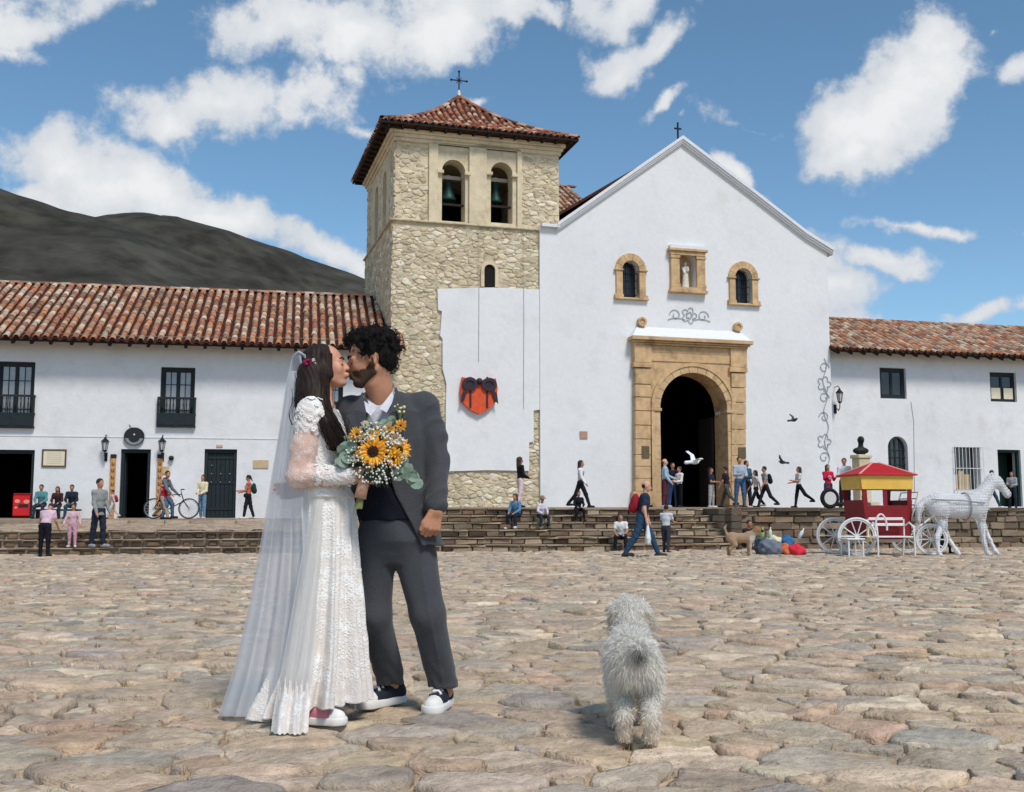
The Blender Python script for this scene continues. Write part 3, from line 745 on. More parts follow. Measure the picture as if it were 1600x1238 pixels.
def eaves(parent, x0, x1, yw, ye, ze, pit, sp, rg):
    """soffit boards, fascia and single rafter ends under an eave"""
    s = MB(); zi = ze + (yw - ye) * math.tan(pit)
    s.add([(x0, ye + .02, ze - .10), (x1, ye + .02, ze - .10), (x1, yw + .3, zi - .10 + .3 * math.tan(pit)), (x0, yw + .3, zi - .10 + .3 * math.tan(pit)),
           (x0, ye + .02, ze - .13), (x1, ye + .02, ze - .13), (x1, yw + .3, zi - .13 + .3 * math.tan(pit)), (x0, yw + .3, zi - .13 + .3 * math.tan(pit))],
          [(0, 1, 2, 3), (4, 7, 6, 5), (0, 4, 5, 1), (0, 3, 7, 4), (1, 5, 6, 2)])
    s.build('soffit', M['soffit'], parent)
    f = MB(); f.box(x0, x1, ye + .03, ye + .09, ze - .16, ze - .05); f.build('fascia', M['wood'], parent)
    me = None; x = x0 + .2
    r = MB(); L = (yw - ye) / math.cos(pit) + .12
    r.box(-.055, .055, 0, L, -.14, 0, bev=.012); me = r.mesh('rafter_end', M['wood'])
    while x < x1:
        o = link('rafter_end', me, parent, (x + rg.uniform(-.03, .03), ye + .05, ze - .135)); o.rotation_euler = (pit, 0, rg.uniform(-.02, .02)); x += sp
# ------------------------------------------------------------------ the long white house on the left
def make_left_house():
    rg = random.Random(31); H = LH.root('white_house', label='long two storey white house with tiled roof left of the bell tower', cat='house')
    X = LH.x; Z = LH.z; xl = X(-330); xr = X(606, 650); zb = .70
    ey, ry = -.95, 4.6
    ez = Z(300, 533, ey) ; rz = Z(300, 452, ry)
    pit = math.atan2(rz - ez, ry - ey)
    top = ez + (-ey) * math.tan(pit) - .12
    zw = lambda py, px=275: Z(px, py)
    win = [(X(-7, 620), X(53, 620), zw(668, 25), zw(565, 25)), (X(250, 620), X(304, 620), zw(667), zw(574)), (X(481, 620), X(536, 620), zw(672, 510), zw(583, 510)), (X(-230, 620), X(-172, 620), zw(666, -200), zw(556, -200))]
    zd = .76
    doors = [(X(-24, 760), X(52, 760), zd, zw(703, 26)), (X(187, 760), X(234, 760), zd, zw(702, 210)), (X(318, 760), X(369, 760), zd, zw(702, 343))]
    holes = [rect(a, b, c, d) for a, b, c, d in win] + [rect(a, b, c, d) for a, b, c, d in doors]
    wall('front_wall', rect(xl, xr, zb, top), holes, 0, .5, M['plaster'], H)
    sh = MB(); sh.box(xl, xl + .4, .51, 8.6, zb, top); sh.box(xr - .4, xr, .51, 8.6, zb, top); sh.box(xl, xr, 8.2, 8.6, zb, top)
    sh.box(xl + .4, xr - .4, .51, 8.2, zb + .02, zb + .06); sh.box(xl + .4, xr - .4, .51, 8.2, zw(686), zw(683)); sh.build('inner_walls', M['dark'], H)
    gb = MB()
    for x in (xl, xr - .4):
        gb.add([(x, 0, top), (x, 8.6, top), (x, ry, rz - .15), (x + .4, 0, top), (x + .4, 8.6, top), (x + .4, ry, rz - .15)], [(0, 1, 2), (3, 5, 4), (0, 2, 5, 3), (1, 4, 5, 2)])
    gb.build('gable', M['plaster'], H)
    st = MB(); st.box(xl, xr, -.018, -.003, zw(685), zw(683.4)); st.build('string_course', M['plaster'], H)
    roof = empty('roof'); roof.parent = H
    roof_slope(roof, xl - .2, xr + .42, (ey, ez), (ry, rz), .315, .46, rg, 300, score=lambda x, t: (xl + 7.6 < x) * (2 - t))
    bs = MB(); bs.add([(xl - .2, ry + .05, rz - .02), (xr + .4, ry + .05, rz - .02), (xr + .4, 9.6, top - .1), (xl - .2, 9.6, top - .1), (xl - .2, ry + .05, rz - .12), (xr + .4, ry + .05, rz - .12), (xr + .4, 9.6, top - .2), (xl - .2, 9.6, top - .2)], [(0, 1, 2, 3), (7, 6, 5, 4), (2, 6, 7, 3), (0, 4, 5, 1), (1, 5, 6, 2), (0, 3, 7, 4)]); bs.build('rear_slope', M['pan'], roof)
    eaves(roof, xl - .2, xr + .4, 0, ey, ez, pit, .64, rg)
    fl = MB(); fl.tube([(xr + .42, ey + (ry - ey) * t, ez + (rz - ez) * t + .06) for t in (.42, .6, .8, .98)], [.10, .12, .12, .10], 8); fl.build('flashing', M['wire'], roof, True)
    # balconied windows
    for i, (a, b, c, d) in enumerate(win):
        w = casement(H, a, b, c, d, .16, 2, 4, 2, M['paintdoor'], M['pane'], .1)
        e = .07; zt = c + (d - c) * .49; z1 = c + (d - c) * .19; y0 = -.16
        bal = MB(); bal.box(a - e, b + e, y0, y0 + .07, zt - .07, zt); bal.box(a - e, b + e, y0, y0 + .07, z1, z1 + .07)
        for xx in (a - e, b + e - .07): bal.box(xx, xx + .07, y0 + .071, .14, zt - .06, zt - .01); bal.box(xx, xx + .07, y0 + .071, .14, z1, z1 + .06); bal.box(xx, xx + .068, y0 + .002, y0 + .068, z1 + .07, zt - .07)
        bo = bal.build('balcony_rail', M['paintdoor'], H)
        pb = MB(); pb.box(a - e, b + e, y0 - .01, y0 + .05, c - .02, z1 - .003); pb.box(a - e + .001, b + e - .001, y0 + .051, .15, c - .03, c + .04)
        for k in (0, 1):
            xa = a - e + .06 + k * (b - a + 2 * e) / 2; pb.box(xa, xa + (b - a + 2 * e) / 2 - .12, y0 - .03, y0 - .011, c + .05, z1 - .06)
        pb.build('balcony_panel', M['paintdoor'], bo)
        n = 11
        lat = MB(); lat.lathe([(.012, 0), (.024, .06), (.014, .14), (.026, .3), (.013, .42), (.024, .5), (.012, zt - z1 - .15)], seg=6); bm_ = lat.mesh('baluster', M['paintdoor'], True)
        for k in range(n): link('baluster', bm_, bo, (a - e + .1 + k * (b - a + 2 * e - .2) / (n - 1), y0 + .035, z1 + .072))
    # doors
    for i, (a, b, c, d) in enumerate(doors):
        fr = MB(); fr.box(a + .001, a + .11, .10, .26, c, d - .001); fr.box(b - .11, b - .001, .10, .26, c, d - .001); fr.box(a + .11, b - .11, .10, .26, d - .13, d - .001); f = fr.build('door_frame', M['paintdoor'], H)
        if i == 2:
            n = 6; wd = (b - a - .22) / n
            for k in range(n):
                p = MB(); p.box(a + .11 + k * wd + .004, a + .11 + (k + 1) * wd - .004, .17, .22, c + .02, d - .135, bev=.006); p.build('plank', M['paintdoor'], f)
            rl = MB()
            for t in (.12, .5, .86): rl.box(a + .11, b - .11, .145, .172, c + (d - c) * t, c + (d - c) * t + .09)
            rl.build('rail', M['paintdoor'], f)
            for k in range(7): s = MB(); s.sphere((a + .25 + (k % 3) * .32, .14, c + 1.3 + (k // 3) * .3), .022); s.build('stud', M['silver'], f, True)
        elif i == 1:
            for sgn, hx in ((1, a + .12), (-1, b - .12)):            # leaves folded back into the passage
                p = MB(); p.box(hx - .03, hx + .03, .3, .3 + (b - a) * .45, c + .02, d - .14); p.build('door_leaf', M['paintdoor'], f)
        th = MB(); th.box(a, b, -.06, .5, zd - .07, zd + .02); th.build('threshold', M['paving'], H)
    # parts fixed to the front: thin wire along the eave
    wr = MB(); wr.tube([(xl + (xr - xl) * t, ey - .03 + .0, ez + .16 + .05 * math.sin(9 * t)) for t in np.linspace(.35, 1, 14)], .008, 4); wr.build('wire', M['cable'], H)
    return H, doors, zw
LHO, LDOORS, LZ = make_left_house()
# ------------------------------------------------------------------ church
def make_church():
    rg = random.Random(41); X = CH.x; Z = CH.z; P_ = CH.px
    H = CH.root('church', label='white gabled church facade with arched stone portal and niche', cat='church')
    zb = 1.12; xl = P_(844, 600)[0]; xr = P_(1298.5, 600)[0]
    apex = P_(1068, 222); re = P_(1297, 396); le = P_(868, 353)
    outer = [(xl, zb), (xr, zb), (xr, re[1]), (xr - .9, re[1] + .52), apex, (le[0], le[1]), (xl, le[1] - .08)]
    dx0, dx1 = X(1028, 700), X(1134, 700); dz1 = Z(1081, 583)
    door = archpoly(dx0, dx1, zb + .02, dz1, 20)
    wl = (X(972, 440), X(998, 440), Z(985, 465), Z(985, 408)); wr_ = (X(1148, 450), X(1174, 450), Z(1161, 474), Z(1161, 420))
    nc = (X(1061, 420), X(1087, 420), Z(1074, 449), Z(1074, 396))
    holes = [archpoly(*wl), archpoly(*wr_), archpoly(*nc), door]
    # the hole of the door touches the ground: keep it as a notch of the outline
    o2 = [(xl, zb), (dx0, zb)] + list(reversed(arc((dx0 + dx1) / 2, dz1 - (dx1 - dx0) / 2, (dx1 - dx0) / 2, 0, PI, 20))) + [(dx1, zb)] + outer[1:]
    wall('facade', o2, holes[:3], 0, .9, M['plaster2'], H)
    nave = MB(); D = 27
    nave.box(xl + .1, xl + .6, .91, D, zb, le[1] - .3); nave.box(xr - .6, xr - .002, .91, D, zb, re[1] - .1); nave.build('nave_wall', M['plaster2'], H)
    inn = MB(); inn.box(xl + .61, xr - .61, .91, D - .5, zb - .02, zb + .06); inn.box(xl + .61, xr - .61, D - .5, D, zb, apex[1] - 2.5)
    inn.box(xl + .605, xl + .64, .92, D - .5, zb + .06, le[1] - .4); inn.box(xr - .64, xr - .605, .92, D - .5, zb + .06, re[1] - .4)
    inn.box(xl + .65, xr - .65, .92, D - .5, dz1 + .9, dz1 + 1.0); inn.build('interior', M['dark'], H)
    # far window glowing in the dark nave
    wn = MB(); wy = 20.0; a = P_(1070, 602, wy); b = P_(1089, 648, wy)
    wn.box(a[0] - .1, b[0] + .1, wy + .02, wy + .1, b[1] - .1, a[1] + .1); w = wn.build('nave_window', M['dark'], H)
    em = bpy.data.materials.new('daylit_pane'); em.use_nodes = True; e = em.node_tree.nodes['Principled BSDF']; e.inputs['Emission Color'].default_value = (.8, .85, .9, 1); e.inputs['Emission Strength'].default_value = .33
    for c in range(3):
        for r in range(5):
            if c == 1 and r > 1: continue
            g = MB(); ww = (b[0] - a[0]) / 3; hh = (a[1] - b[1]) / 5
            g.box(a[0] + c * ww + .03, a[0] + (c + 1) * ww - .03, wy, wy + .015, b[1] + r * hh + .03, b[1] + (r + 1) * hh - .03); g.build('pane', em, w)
    # roof behind the gable
    roof = empty('roof'); roof.parent = H; rf = MB(); t = .12
    for (x, z, s) in ((xr + .3, re[1] + .05, 1), (xl - .05, le[1] + .05, -1)):
        vs = [(apex[0], .5, apex[1] + .12), (apex[0], D, apex[1] + .12), (x, D, z), (x, .5, z)]; rf.add(vs + [(p[0], p[1], p[2] - t) for p in vs], [(0, 1, 2, 3), (7, 6, 5, 4), (0, 3, 7, 4), (3, 2, 6, 7), (1, 5, 6, 2)])
    rf.build('roof_slopes', M['pan'], roof)
    # gable cornice: stepped white moulding along both slopes
    rt = [P_(1068, 211, -.25), P_(1180, 296, -.25), P_(1262, 360, -.25), (P_(1304, 386, -.25)[0], P_(1304, 386, -.25)[1])]
    lt = [P_(872, 347, -.25), P_(1068, 211, -.25)]
    for k, (dy, h0, h1) in enumerate(((-.22, 0, .15), (-.17, .151, .24), (-.12, .241, .32))):
        cm = MB()
        for ln in (rt, lt): cm.band([(x, z - h1) for x, z in ln], [(x, z - h0) for x, z in ln], dy, 1.0)
        cm.build('cornice', M['trimwhite'], H)
    ce = MB(); ce.box(le[0] - .62, le[0] + .12, -.2, .9, le[1] - .1, le[1] + .02); ce.build('cornice_return', M['trimwhite'], H)
    # small iron cross on the gable
    z0 = P_(1068, 211, 0)[1]; xc = P_(1059, 200, .6)[0]; cr = MB(); cr.box(xc - .03, xc + .03, .57, .63, z0 - .5, z0 + .75); cr.box(xc - .16, xc + .16, .572, .628, z0 + .45, z0 + .51); cr.build('gable_cross', M['iron'], H)
    # aisle roof seen between tower and gable
    # portal ------------------------------------------------------------
    SS = M['sandstone']; por = empty('portal'); por.parent = H
    def bx(px0, px1, py0, py1, y0, y1, name=None, m=SS, bev=.012, par=por):
        a = P_(px0, py0, y0); b = P_(px1, py1, y0); q = MB(); q.box(a[0], b[0], y0, y1, b[1], a[1], bev=bev)
        return q.build(name or 'ashlar_block', m, par)
    # ashlar courses of the two pilasters
    for (p0, p1) in ((993, 1017), (1143, 1166)):
        yy = [790, 768]
        while yy[-1] > 590: yy.append(yy[-1] - rg.uniform(17, 25))
        yy[-1] = 575
        for k in range(len(yy) - 1): bx(p0 - (3 if k == 0 else 0), p1 + (3 if k == 0 else 0), yy[k + 1] + (p0 - 993) * .05 * (k + 1 < len(yy) - 1 or 1), yy[k] - .35 + (p0 - 993) * .05 * (k > 0), -.30 - (.05 if k == 0 else 0) + rg.uniform(-.006, .006), -.02)
        dy = (p0 - 993) * .05
        bx(p0 - 2.5, p1 + 2.5, 566 + dy, 574.6 + dy, -.36, -.02, 'capital'); q = MB(); q.box(X(p0 - 1, 555, -.32), X(p1 + 1, 555, -.32), -.32, -.02, Z(p0, 565.5 + dy, -.32), Z(1080, 541.9, -.3)); q.build('frieze_block', SS, por)
    # wall panel between pilasters and arch with joints, arch ring of voussoirs
    cxm = (dx0 + dx1) / 2; R = (dx1 - dx0) / 2; zs = dz1 - R; ro = R + .36
    x_in0, x_in1 = X(1017.3, 650, -.2), X(1142.7, 650, -.2); ztop = Z(1080, 566, -.2)
    sp_ = [(x_in0, zs), (cxm - ro, zs)] + list(reversed(arc(cxm, zs, ro, 0, PI, 22)))[1:-1] + [(cxm + ro, zs), (x_in1, zs), (x_in1, ztop), (x_in0, ztop)]
    wall('spandrel', sp_, [], -.20, -.02, SS, por)
    for s, (a, b) in ((0, (x_in0, cxm - ro)), (1, (cxm + ro, x_in1))):
        if b - a > .03: q = MB(); q.box(a, b, -.2, -.02, zb, zs - .004); q.build('jamb_panel', SS, por)
    n = 13
    for k in range(n):
        a0 = PI * k / n + .006; a1 = PI * (k + 1) / n - .006; q = MB()
        q.band(arc(cxm, zs, R - .02, a0, a1, 3), arc(cxm, zs, ro - .13, a0, a1, 3), -.25 + rg.uniform(-.004, .004), .93); q.build('voussoir', SS, por)
    q = MB(); q.band(arc(cxm, zs, ro - .125, 0, PI, 26), arc(cxm, zs, ro + .02, 0, PI, 26), -.29, -.02); q.build('arch_moulding', SS, por)
    for s in (-1, 1):
        z = zb + .02; e = cxm + s * R; i0, i1 = sorted((e - s * .02, e + s * (ro - R - .13)))
        while z < zs - .25:
            z2 = min(zs - .12, z + rg.uniform(.45, .7)); z2 = zs - .13 if zs - z2 < .4 else z2
            q = MB(); q.box(i0, i1, -.25 + rg.uniform(-.005, .005), .93, z + .006, z2, bev=.012); q.build('jamb_block', SS, por); z = z2
        j0, j1 = sorted((e - s * .07, e + s * (ro - R + .03))); q = MB(); q.box(j0, j1, -.31, .3, zs - .13, zs - .004, bev=.02); q.build('impost', SS, por)
        g0, g1 = sorted((e + s * (ro - R - .124), e + s * (ro - R + .02))); q = MB(); q.box(g0, g1, -.285, -.02, zb, zs - .134); q.build('jamb_moulding', SS, por)
    # entablature
    ex0, ex1 = X(992, 550, -.3), X(1167, 550, -.3); zc = lambda py: Z(1080, py, -.3)
    q = MB(); q.box(X(1017.5, 555, -.25), X(1142.5, 555, -.25), -.24, -.02, zc(566), zc(553)); q.build('architrave', SS, por)
    xx = X(1017.5, 555, -.24); e1 = X(1142.5, 555, -.24)
    while xx < e1 - .05:
        x2 = min(e1, xx + rg.uniform(.5, .85)); q = MB(); q.box(xx + .004, x2 - .004, -.22, -.02, zc(552.5), zc(542)); q.build('frieze_block', SS, por); xx = x2
    for k, (dy, e, z0, z1) in enumerate(((-.36, .03, 541.6, 539), (-.44, .1, 538.6, 536), (-.54, .19, 535.6, 530))):
        q = MB(); q.box(ex0 - e, ex1 + e, dy, -.02, zc(z0), zc(z1), bev=.015); q.build('cornice', SS, por)
    a0, a1 = ex0 - .15, ex1 + .15; zt0, zt1 = zc(529.6), zc(513)
    q = MB(); q.add([(a0, -.5, zt0), (a1, -.5, zt0), (a1, -.02, zt0), (a0, -.02, zt0), (a0 + .35, -.06, zt1), (a1 - .35, -.06, zt1), (a1 - .35, -.02, zt1), (a0 + .35, -.02, zt1)], [(0, 3, 2, 1), (0, 1, 5, 4), (1, 2, 6, 5), (3, 0, 4, 7), (4, 5, 6, 7)]); q.build('portal_cap', M['trimwhite'], por)
    for px, py in ((1003, 503), (1153, 511)):
        c = P_(px, py, -.12); q = MB(); q.band(arc(c[0], c[1], .11, 0, 2 * PI, 16)[:-1], arc(c[0], c[1], .19, 0, 2 * PI, 16)[:-1], -.2, .0, True); q.band(arc(c[0], c[1], .001, 0, 2 * PI, 16)[:-1], arc(c[0], c[1], .112, 0, 2 * PI, 16)[:-1], -.15, .0, True)
        q.box(c[0] - .07, c[0] + .07, -.14, .0, c[1] - .3, c[1] - .17); q.build('stone_roundel', SS, por)
    for px in (1009, 1160): bx(px - 6, px + 6, 697 + (px > 1100) * 2, 716, -.335, -.30, 'plaque', P('dark_plaque_%d' % px, (104, 88, 66), .7, var=.2), .004)
    z1 = zs - .2
    for s, hx in ((1, dx0 + .1), (-1, dx1 - .1)): dl = MB(); dl.box(hx - .05, hx + .05, .95, 2.2, zb + .1, z1); dl.build('door_leaf', M['wood'], H)
    # niche -------------------------------------------------------------
    a, b, c, d = nc; nb = MB(); nb.box(a - .05, b + .05, .45, .5, c - .02, d + .02); nb.build('niche_back', SS, H)
    fx0, fx1 = X(1047, 420, -.1), X(1101, 420, -.1); zf = lambda py: Z(1074, py, -.1); nf = empty('niche_frame'); nf.parent = H
    q = MB(); q.box(fx0 - .06, fx1 + .06, -.26, 0, zf(458.5), zf(454), bev=.01); q.box(fx0, fx1, -.2, 0, zf(453.8), zf(449.6), bev=.01); q.build('niche_sill', SS, nf)
    q = MB(); q.box(fx0, fx1, -.2, 0, zf(400), zf(394.2), bev=.01); q.box(fx0 - .09, fx1 + .09, -.28, 0, zf(394), zf(390), bev=.012); q.build('niche_cornice', SS, nf)
    q = MB(); q.box(fx0 - .02, fx1 + .02, -.22, 0, zf(389.8), zf(385)); q.build('niche_cap', M['trimwhite'], nf)
    for x in ((fx0 + a) / 2, (fx1 + b) / 2):
        q = MB(); r = (a - fx0) / 2 - .03; q.box(x - r - .02, x + r + .02, -.18, 0, zf(449.4), zf(445), bev=.01); q.box(x - r, x + r, -.15, 0, zf(444.9), zf(405.1), bev=.02); q.box(x - r - .02, x + r + .02, -.18, 0, zf(405), zf(400.1), bev=.01); q.build('niche_pilaster', SS, nf)
    # small windows ------------------------------------------------------
    for (a, b, c, d), (p0, p1) in ((wl, (961, 1012)), (wr_, (1138, 1187))):
        sw = empty('window'); sw.parent = H; xa, xb = X(p0, 440, -.08), X(p1, 440, -.08); cx = (a + b) / 2; r = (b - a) / 2; z_s = d - r; ro_ = (xb - xa) / 2 - .05
        for k in range(9):
            q = MB(); a0 = PI * k / 9 + .01; a1 = PI * (k + 1) / 9 - .01; q.band(arc(cx, z_s, r, a0, a1, 3), arc(cx, z_s, ro_, a0, a1, 3), -.09 + rg.uniform(-.01, .01), .25); q.build('voussoir', SS, sw)
        for s in (-1, 1):
            i0, i1 = sorted((cx + s * r, cx + s * (ro_ - .02))); q = MB(); q.box(i0, i1, -.09, .25, c + .1, z_s - .07, bev=.01); q.build('jamb', SS, sw)
            i0, i1 = sorted((cx + s * (r - .02), cx + s * (ro_ + .06))); q = MB(); q.box(i0, i1, -.14, .25, z_s - .068, z_s - .005, bev=.01); q.box(i0, i1, -.13, .25, c - .04, c + .098, bev=.01); q.build('impost', SS, sw)
        q = MB(); q.box(xa - .02, xb + .02, -.16, -.005, c - .11, c - .042, bev=.01); q.build('sill', SS, sw)
        q = MB(); q.prism(archpoly(a + .002, b - .002, c, d - .002, 10), .38, .40); q.build('glass', M['glass'], sw)
        q = MB()
        for k in range(1, 4): x = a + (b - a) * k / 4; q.tube([(x, .25, c), (x, .25, z_s + math.sqrt(max(0, r * r - (x - cx) ** 2)))], .018, 5)
        for k in range(5): z = c + .15 + k * .3; q.tube([(a, .25, z), (b, .25, z)], .016, 5)
        q.build('grille', M['iron'], sw)
    # christmas light outlines on the facade: grey wire flowers and scrolls
    def scroll(cx, cz, r, flip, turns=1.1, n=18):
        return [(cx + flip * r * (1 - .7 * t / n) * math.cos(turns * 2 * PI * t / n), -.03, cz + r * (1 - .7 * t / n) * math.sin(turns * 2 * PI * t / n)) for t in range(n + 1)]
    def flower(cx, cz, r, n=5): return [(cx + r * (.55 + .45 * abs(math.cos(n * a / 2))) * math.cos(a), -.03, cz + r * (.55 + .45 * abs(math.cos(n * a / 2))) * math.sin(a)) for a in np.linspace(0, 2 * PI, 41)]
    g = MB(); c = P_(1077, 493, -.03); rr = .015
    g.tube(flower(c[0], c[1], .34), rr, 4); g.tube(flower(c[0], c[1], .15), rr, 4)
    for s in (-1, 1): g.tube(scroll(c[0] + s * .62, c[1] - .02, .26, s), rr, 4); g.tube([(c[0] + s * t, -.03, c[1] - .25 + .12 * math.sin(3 * t)) for t in np.linspace(.2, .95, 8)], rr, 4)
    o = g.build('light_garland', M['wire'], None, label='grey wire flower and scroll light garland above the portal', cat='light garland'); o.location = CH.o; o.rotation_euler = (0, 0, CH.a)
    g = MB()
    for py, k in ((575, 0), (600, 1), (622, 0), (652, 0), (690, 1), (715, 0)):
        c = P_(1288, py, -.03)
        if k: g.tube(flower(c[0], c[1], .33), rr, 4)
        else: g.tube(scroll(c[0], c[1], .25, 1 if py % 4 else -1), rr, 4)
    c0 = P_(1288, 560, -.03); c1 = P_(1288, 728, -.03); g.tube([(c0[0] + .1 * math.sin(t * 22), -.03, c0[1] + (c1[1] - c0[1]) * t) for t in np.linspace(0, 1, 40)], rr, 4)
    o = g.build('light_garland', M['wire'], None, label='tall vertical grey wire light garland at the right edge of the facade', cat='light garland'); o.location = CH.o; o.rotation_euler = (0, 0, CH.a)
    # statue in the niche
    a, b, c, d = nc; cx = (a + b) / 2
    st = union([stack([(c + .01, cx, .2, .15, .12), (c + .3, cx, .2, .13, .1), (c + .62, cx, .2, .12, .09), (c + .85, cx, .2, .13, .09), (c + .93, cx, .2, .07, .06)]), ell((cx, .19, c + 1.02), (.065, .07, .085)), cap_((cx - .13, .2, c + .84), (cx - .1, .1, c + .62), .04, .035), cap_((cx + .13, .2, c + .84), (cx + .03, .09, c + .7), .04, .035), cap_((cx + .06, .08, c + .72), (cx + .05, .08, c + .86), .05, .035)], .04)
    o = sdf_obj('statue', st, .02, M['statue'], None, label='small white robed statue standing in the stone niche', cat='statue'); o.location = CH.o; o.rotation_euler = (0, 0, CH.a)
    # aisle roof
    ai = empty('aisle_roof'); ai.parent = H; y0, y1 = 2.5, 7.0
    roof_slope(ai, P_(868, 300, y0)[0] - .6, P_(935, 300, y0)[0] + .3, (y0, P_(900, 338, y0)[1]), (y1, P_(900, 293, y1)[1]), .28, .42, rg, 0)
    q = MB(); q.box(P_(868, 300, y0)[0] - .6, P_(935, 300, y0)[0] + .3, y0 + .5, 6.6, zb, P_(900, 338, y0)[1]); q.build('aisle_wall', M['plaster2'], ai)
    return H
CHO = make_church()
# ------------------------------------------------------------------ bell tower
RUB_PAL = [srgb(*c) for c in ((214, 200, 172), (208, 193, 164), (220, 208, 182), (200, 186, 158), (206, 192, 166), (194, 178, 150), (212, 196, 164), (186, 172, 148), (224, 214, 192))]
def place(o, fr): o.location = fr.o; o.rotation_euler = (0, 0, fr.a); return o
def make_tower():
    rg = random.Random(51); Y0 = .12; X = lambda px, py=600, y=Y0: CH.px(px, py, y)[0]; Z = lambda px, py, y=Y0: CH.px(px, py, y)[1]
    T = CH.root('bell_tower', label='square stone bell tower with tiled pyramid roof beside the church', cat='tower')
    xl, xu, xr = X(611, 500), X(616, 300), X(874, 300); D = 7.0; zb = .72; zl = Z(730, 351); zt = Z(740, 214)
    low = MB(); low.box(xl, xr, Y0 + .02, Y0 + D, zb, zl - .02); low.build('lower_stage', M['mortar'], T)
    op = [(X(691, 300), X(727.5, 300), Z(709, 346.5), Z(709, 249)), (X(767.5, 300), X(801.5, 300), Z(784, 349), Z(784, 253))]
    wall('belfry_front', rect(xu, xr, zl, zt), [archpoly(a, b, c + .02, d, 14) for a, b, c, d in op], Y0 + .06, Y0 + .75, M['ashlar'], T)
    zo0, zo1 = op[0][2] + .02, op[0][3]
    def side(name, x0, x1):
        hs = []; 
        for a, b in ((2.0, 2.9), (4.1, 5.0)):
            hs.append(archpoly(a, b, zo0, zo1, 10))
        o = wall(name, rect(Y0 + .76, Y0 + D, zl, zt), hs, -x1, -x0, M['ashlar'], T)
        o.rotation_euler = (0, 0, PI / 2); return o
    side('belfry_side', xu, xu + .65); side('belfry_side', xr - .65, xr)
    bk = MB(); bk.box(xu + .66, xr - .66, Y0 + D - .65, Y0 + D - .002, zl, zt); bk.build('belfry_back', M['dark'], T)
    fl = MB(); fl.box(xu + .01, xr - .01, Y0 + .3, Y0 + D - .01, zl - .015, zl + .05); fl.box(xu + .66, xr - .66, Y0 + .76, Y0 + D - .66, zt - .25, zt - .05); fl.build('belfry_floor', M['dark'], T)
    # ledges and cornice
    q = MB(); q.box(xl - .1, xr + .03, Y0 - .10, Y0 + D + .1, zl - .06, zl + .02, bev=.02); q.build('ledge', M['mortar'], T)
    for e, a, b in ((.06, .45, .3), (.13, .299, .16), (.22, .159, .0)):
        q = MB(); q.box(xu - e, xr + e, Y0 - e, Y0 + D + e, zt - a, zt - b, bev=.02); q.build('cornice', M['ashlar'], T)
    # smooth stone plate with two recessed panels
    pl = wall('ashlar_plate', rect(X(670, 280, Y0), X(815, 280, Y0), zl + .02, zt - .45), [rect(X(684, 280), X(733, 280), zl + .03, Z(709, 226)), rect(X(760, 280), X(808, 280), zl + .03, Z(784, 229))], Y0 - .06, Y0 + .06, M['ashlar'], T)
    for a, b, c, d in op:
        zi = d - (b - a) / 2 - .06
        for x0, x1 in ((a - .22, a + .05), (b - .05, b + .22)):
            q = MB(); q.box(x0, x1, Y0 - .08, Y0 + .5, zi - .09, zi + .05, bev=.02); q.build('impost', M['ashlar'], T)
        q = MB(); q.box(a, b, Y0 + .3, Y0 + .4, c + .72, c + .80); q.build('rail', M['wood'], T)
        q = MB(); q.box(a - .05, b + .05, Y0 + .95, Y0 + 1.1, d - .52, d - .38); q.build('bell_beam', M['statue'], T)
    # rubble stones of the faces, one by one
    pp = lambda L_: [CH.px(x, y, Y0) for x, y in L_]
    small = archpoly(X(756, 430), X(773, 430), Z(764, 449), Z(764, 414), 10)
    paint = pp([(683, 452), (725, 451), (770, 450), (842, 453), (850, 453), (850, 700), (846, 736), (846, 640), (833, 642), (833, 690), (826, 692), (826, 736), (760, 735), (690, 737), (696, 690), (696, 640), (697, 600), (691, 577), (691, 530), (687, 525), (690, 487), (684, 485)])
    regs = [pp([(608, 354), (850, 356), (850, 800), (606, 800)]), pp([(617, 214), (670, 216), (670, 346), (617, 345)]), pp([(815, 219), (875, 222), (875, 352), (815, 350)])]
    def keep(x, z): return any(inpoly((x, z), r) for r in regs) and not inpoly((x, z), paint) and not (small[0][0] - .12 < x < small[1][0] + .12 and small[0][1] - .15 < z < Z(764, 410))
    cells = vor_cells(xl, xr, zb, zt, .23, .125, .46, .8, 9, keep)
    # quoin limits: clamp to the face
    cells = [[(min(max(x, xl + .0), xr), z) for x, z in c] for c in cells]
    cells.sort(key=lambda c: -(max(p[0] for p in c) - min(p[0] for p in c)) * (max(p[1] for p in c) - min(p[1] for p in c)))
    rest = MB(); rest.cur = (1, 1, 1)
    for i, c in enumerate(cells):
        col = pick(RUB_PAL, rg, .09); up = sum(p[1] for p in c) / len(c) > zl; yb = Y0 + (.06 if up else .02)
        vs, fs = stone(c, rg.uniform(.006, .024), rg.uniform(.002, .03), rg, False, .024, -.03, .14)
        w = [(a, yb - h, b) for a, b, h in vs]; fs = [tuple(reversed(f)) for f in fs]
        if i < 300:
            cx = sum(p[0] for p in c) / len(c); cz = sum(p[1] for p in c) / len(c)
            link('rubble_stone', mesh('rubble_stone', [(x - cx, y - yb, z - cz) for x, y, z in w], fs, M['rubble'], True, col=[col] * len(w)), T, (cx, yb, cz))
        else: rest.cur = col; rest.add(w, fs)
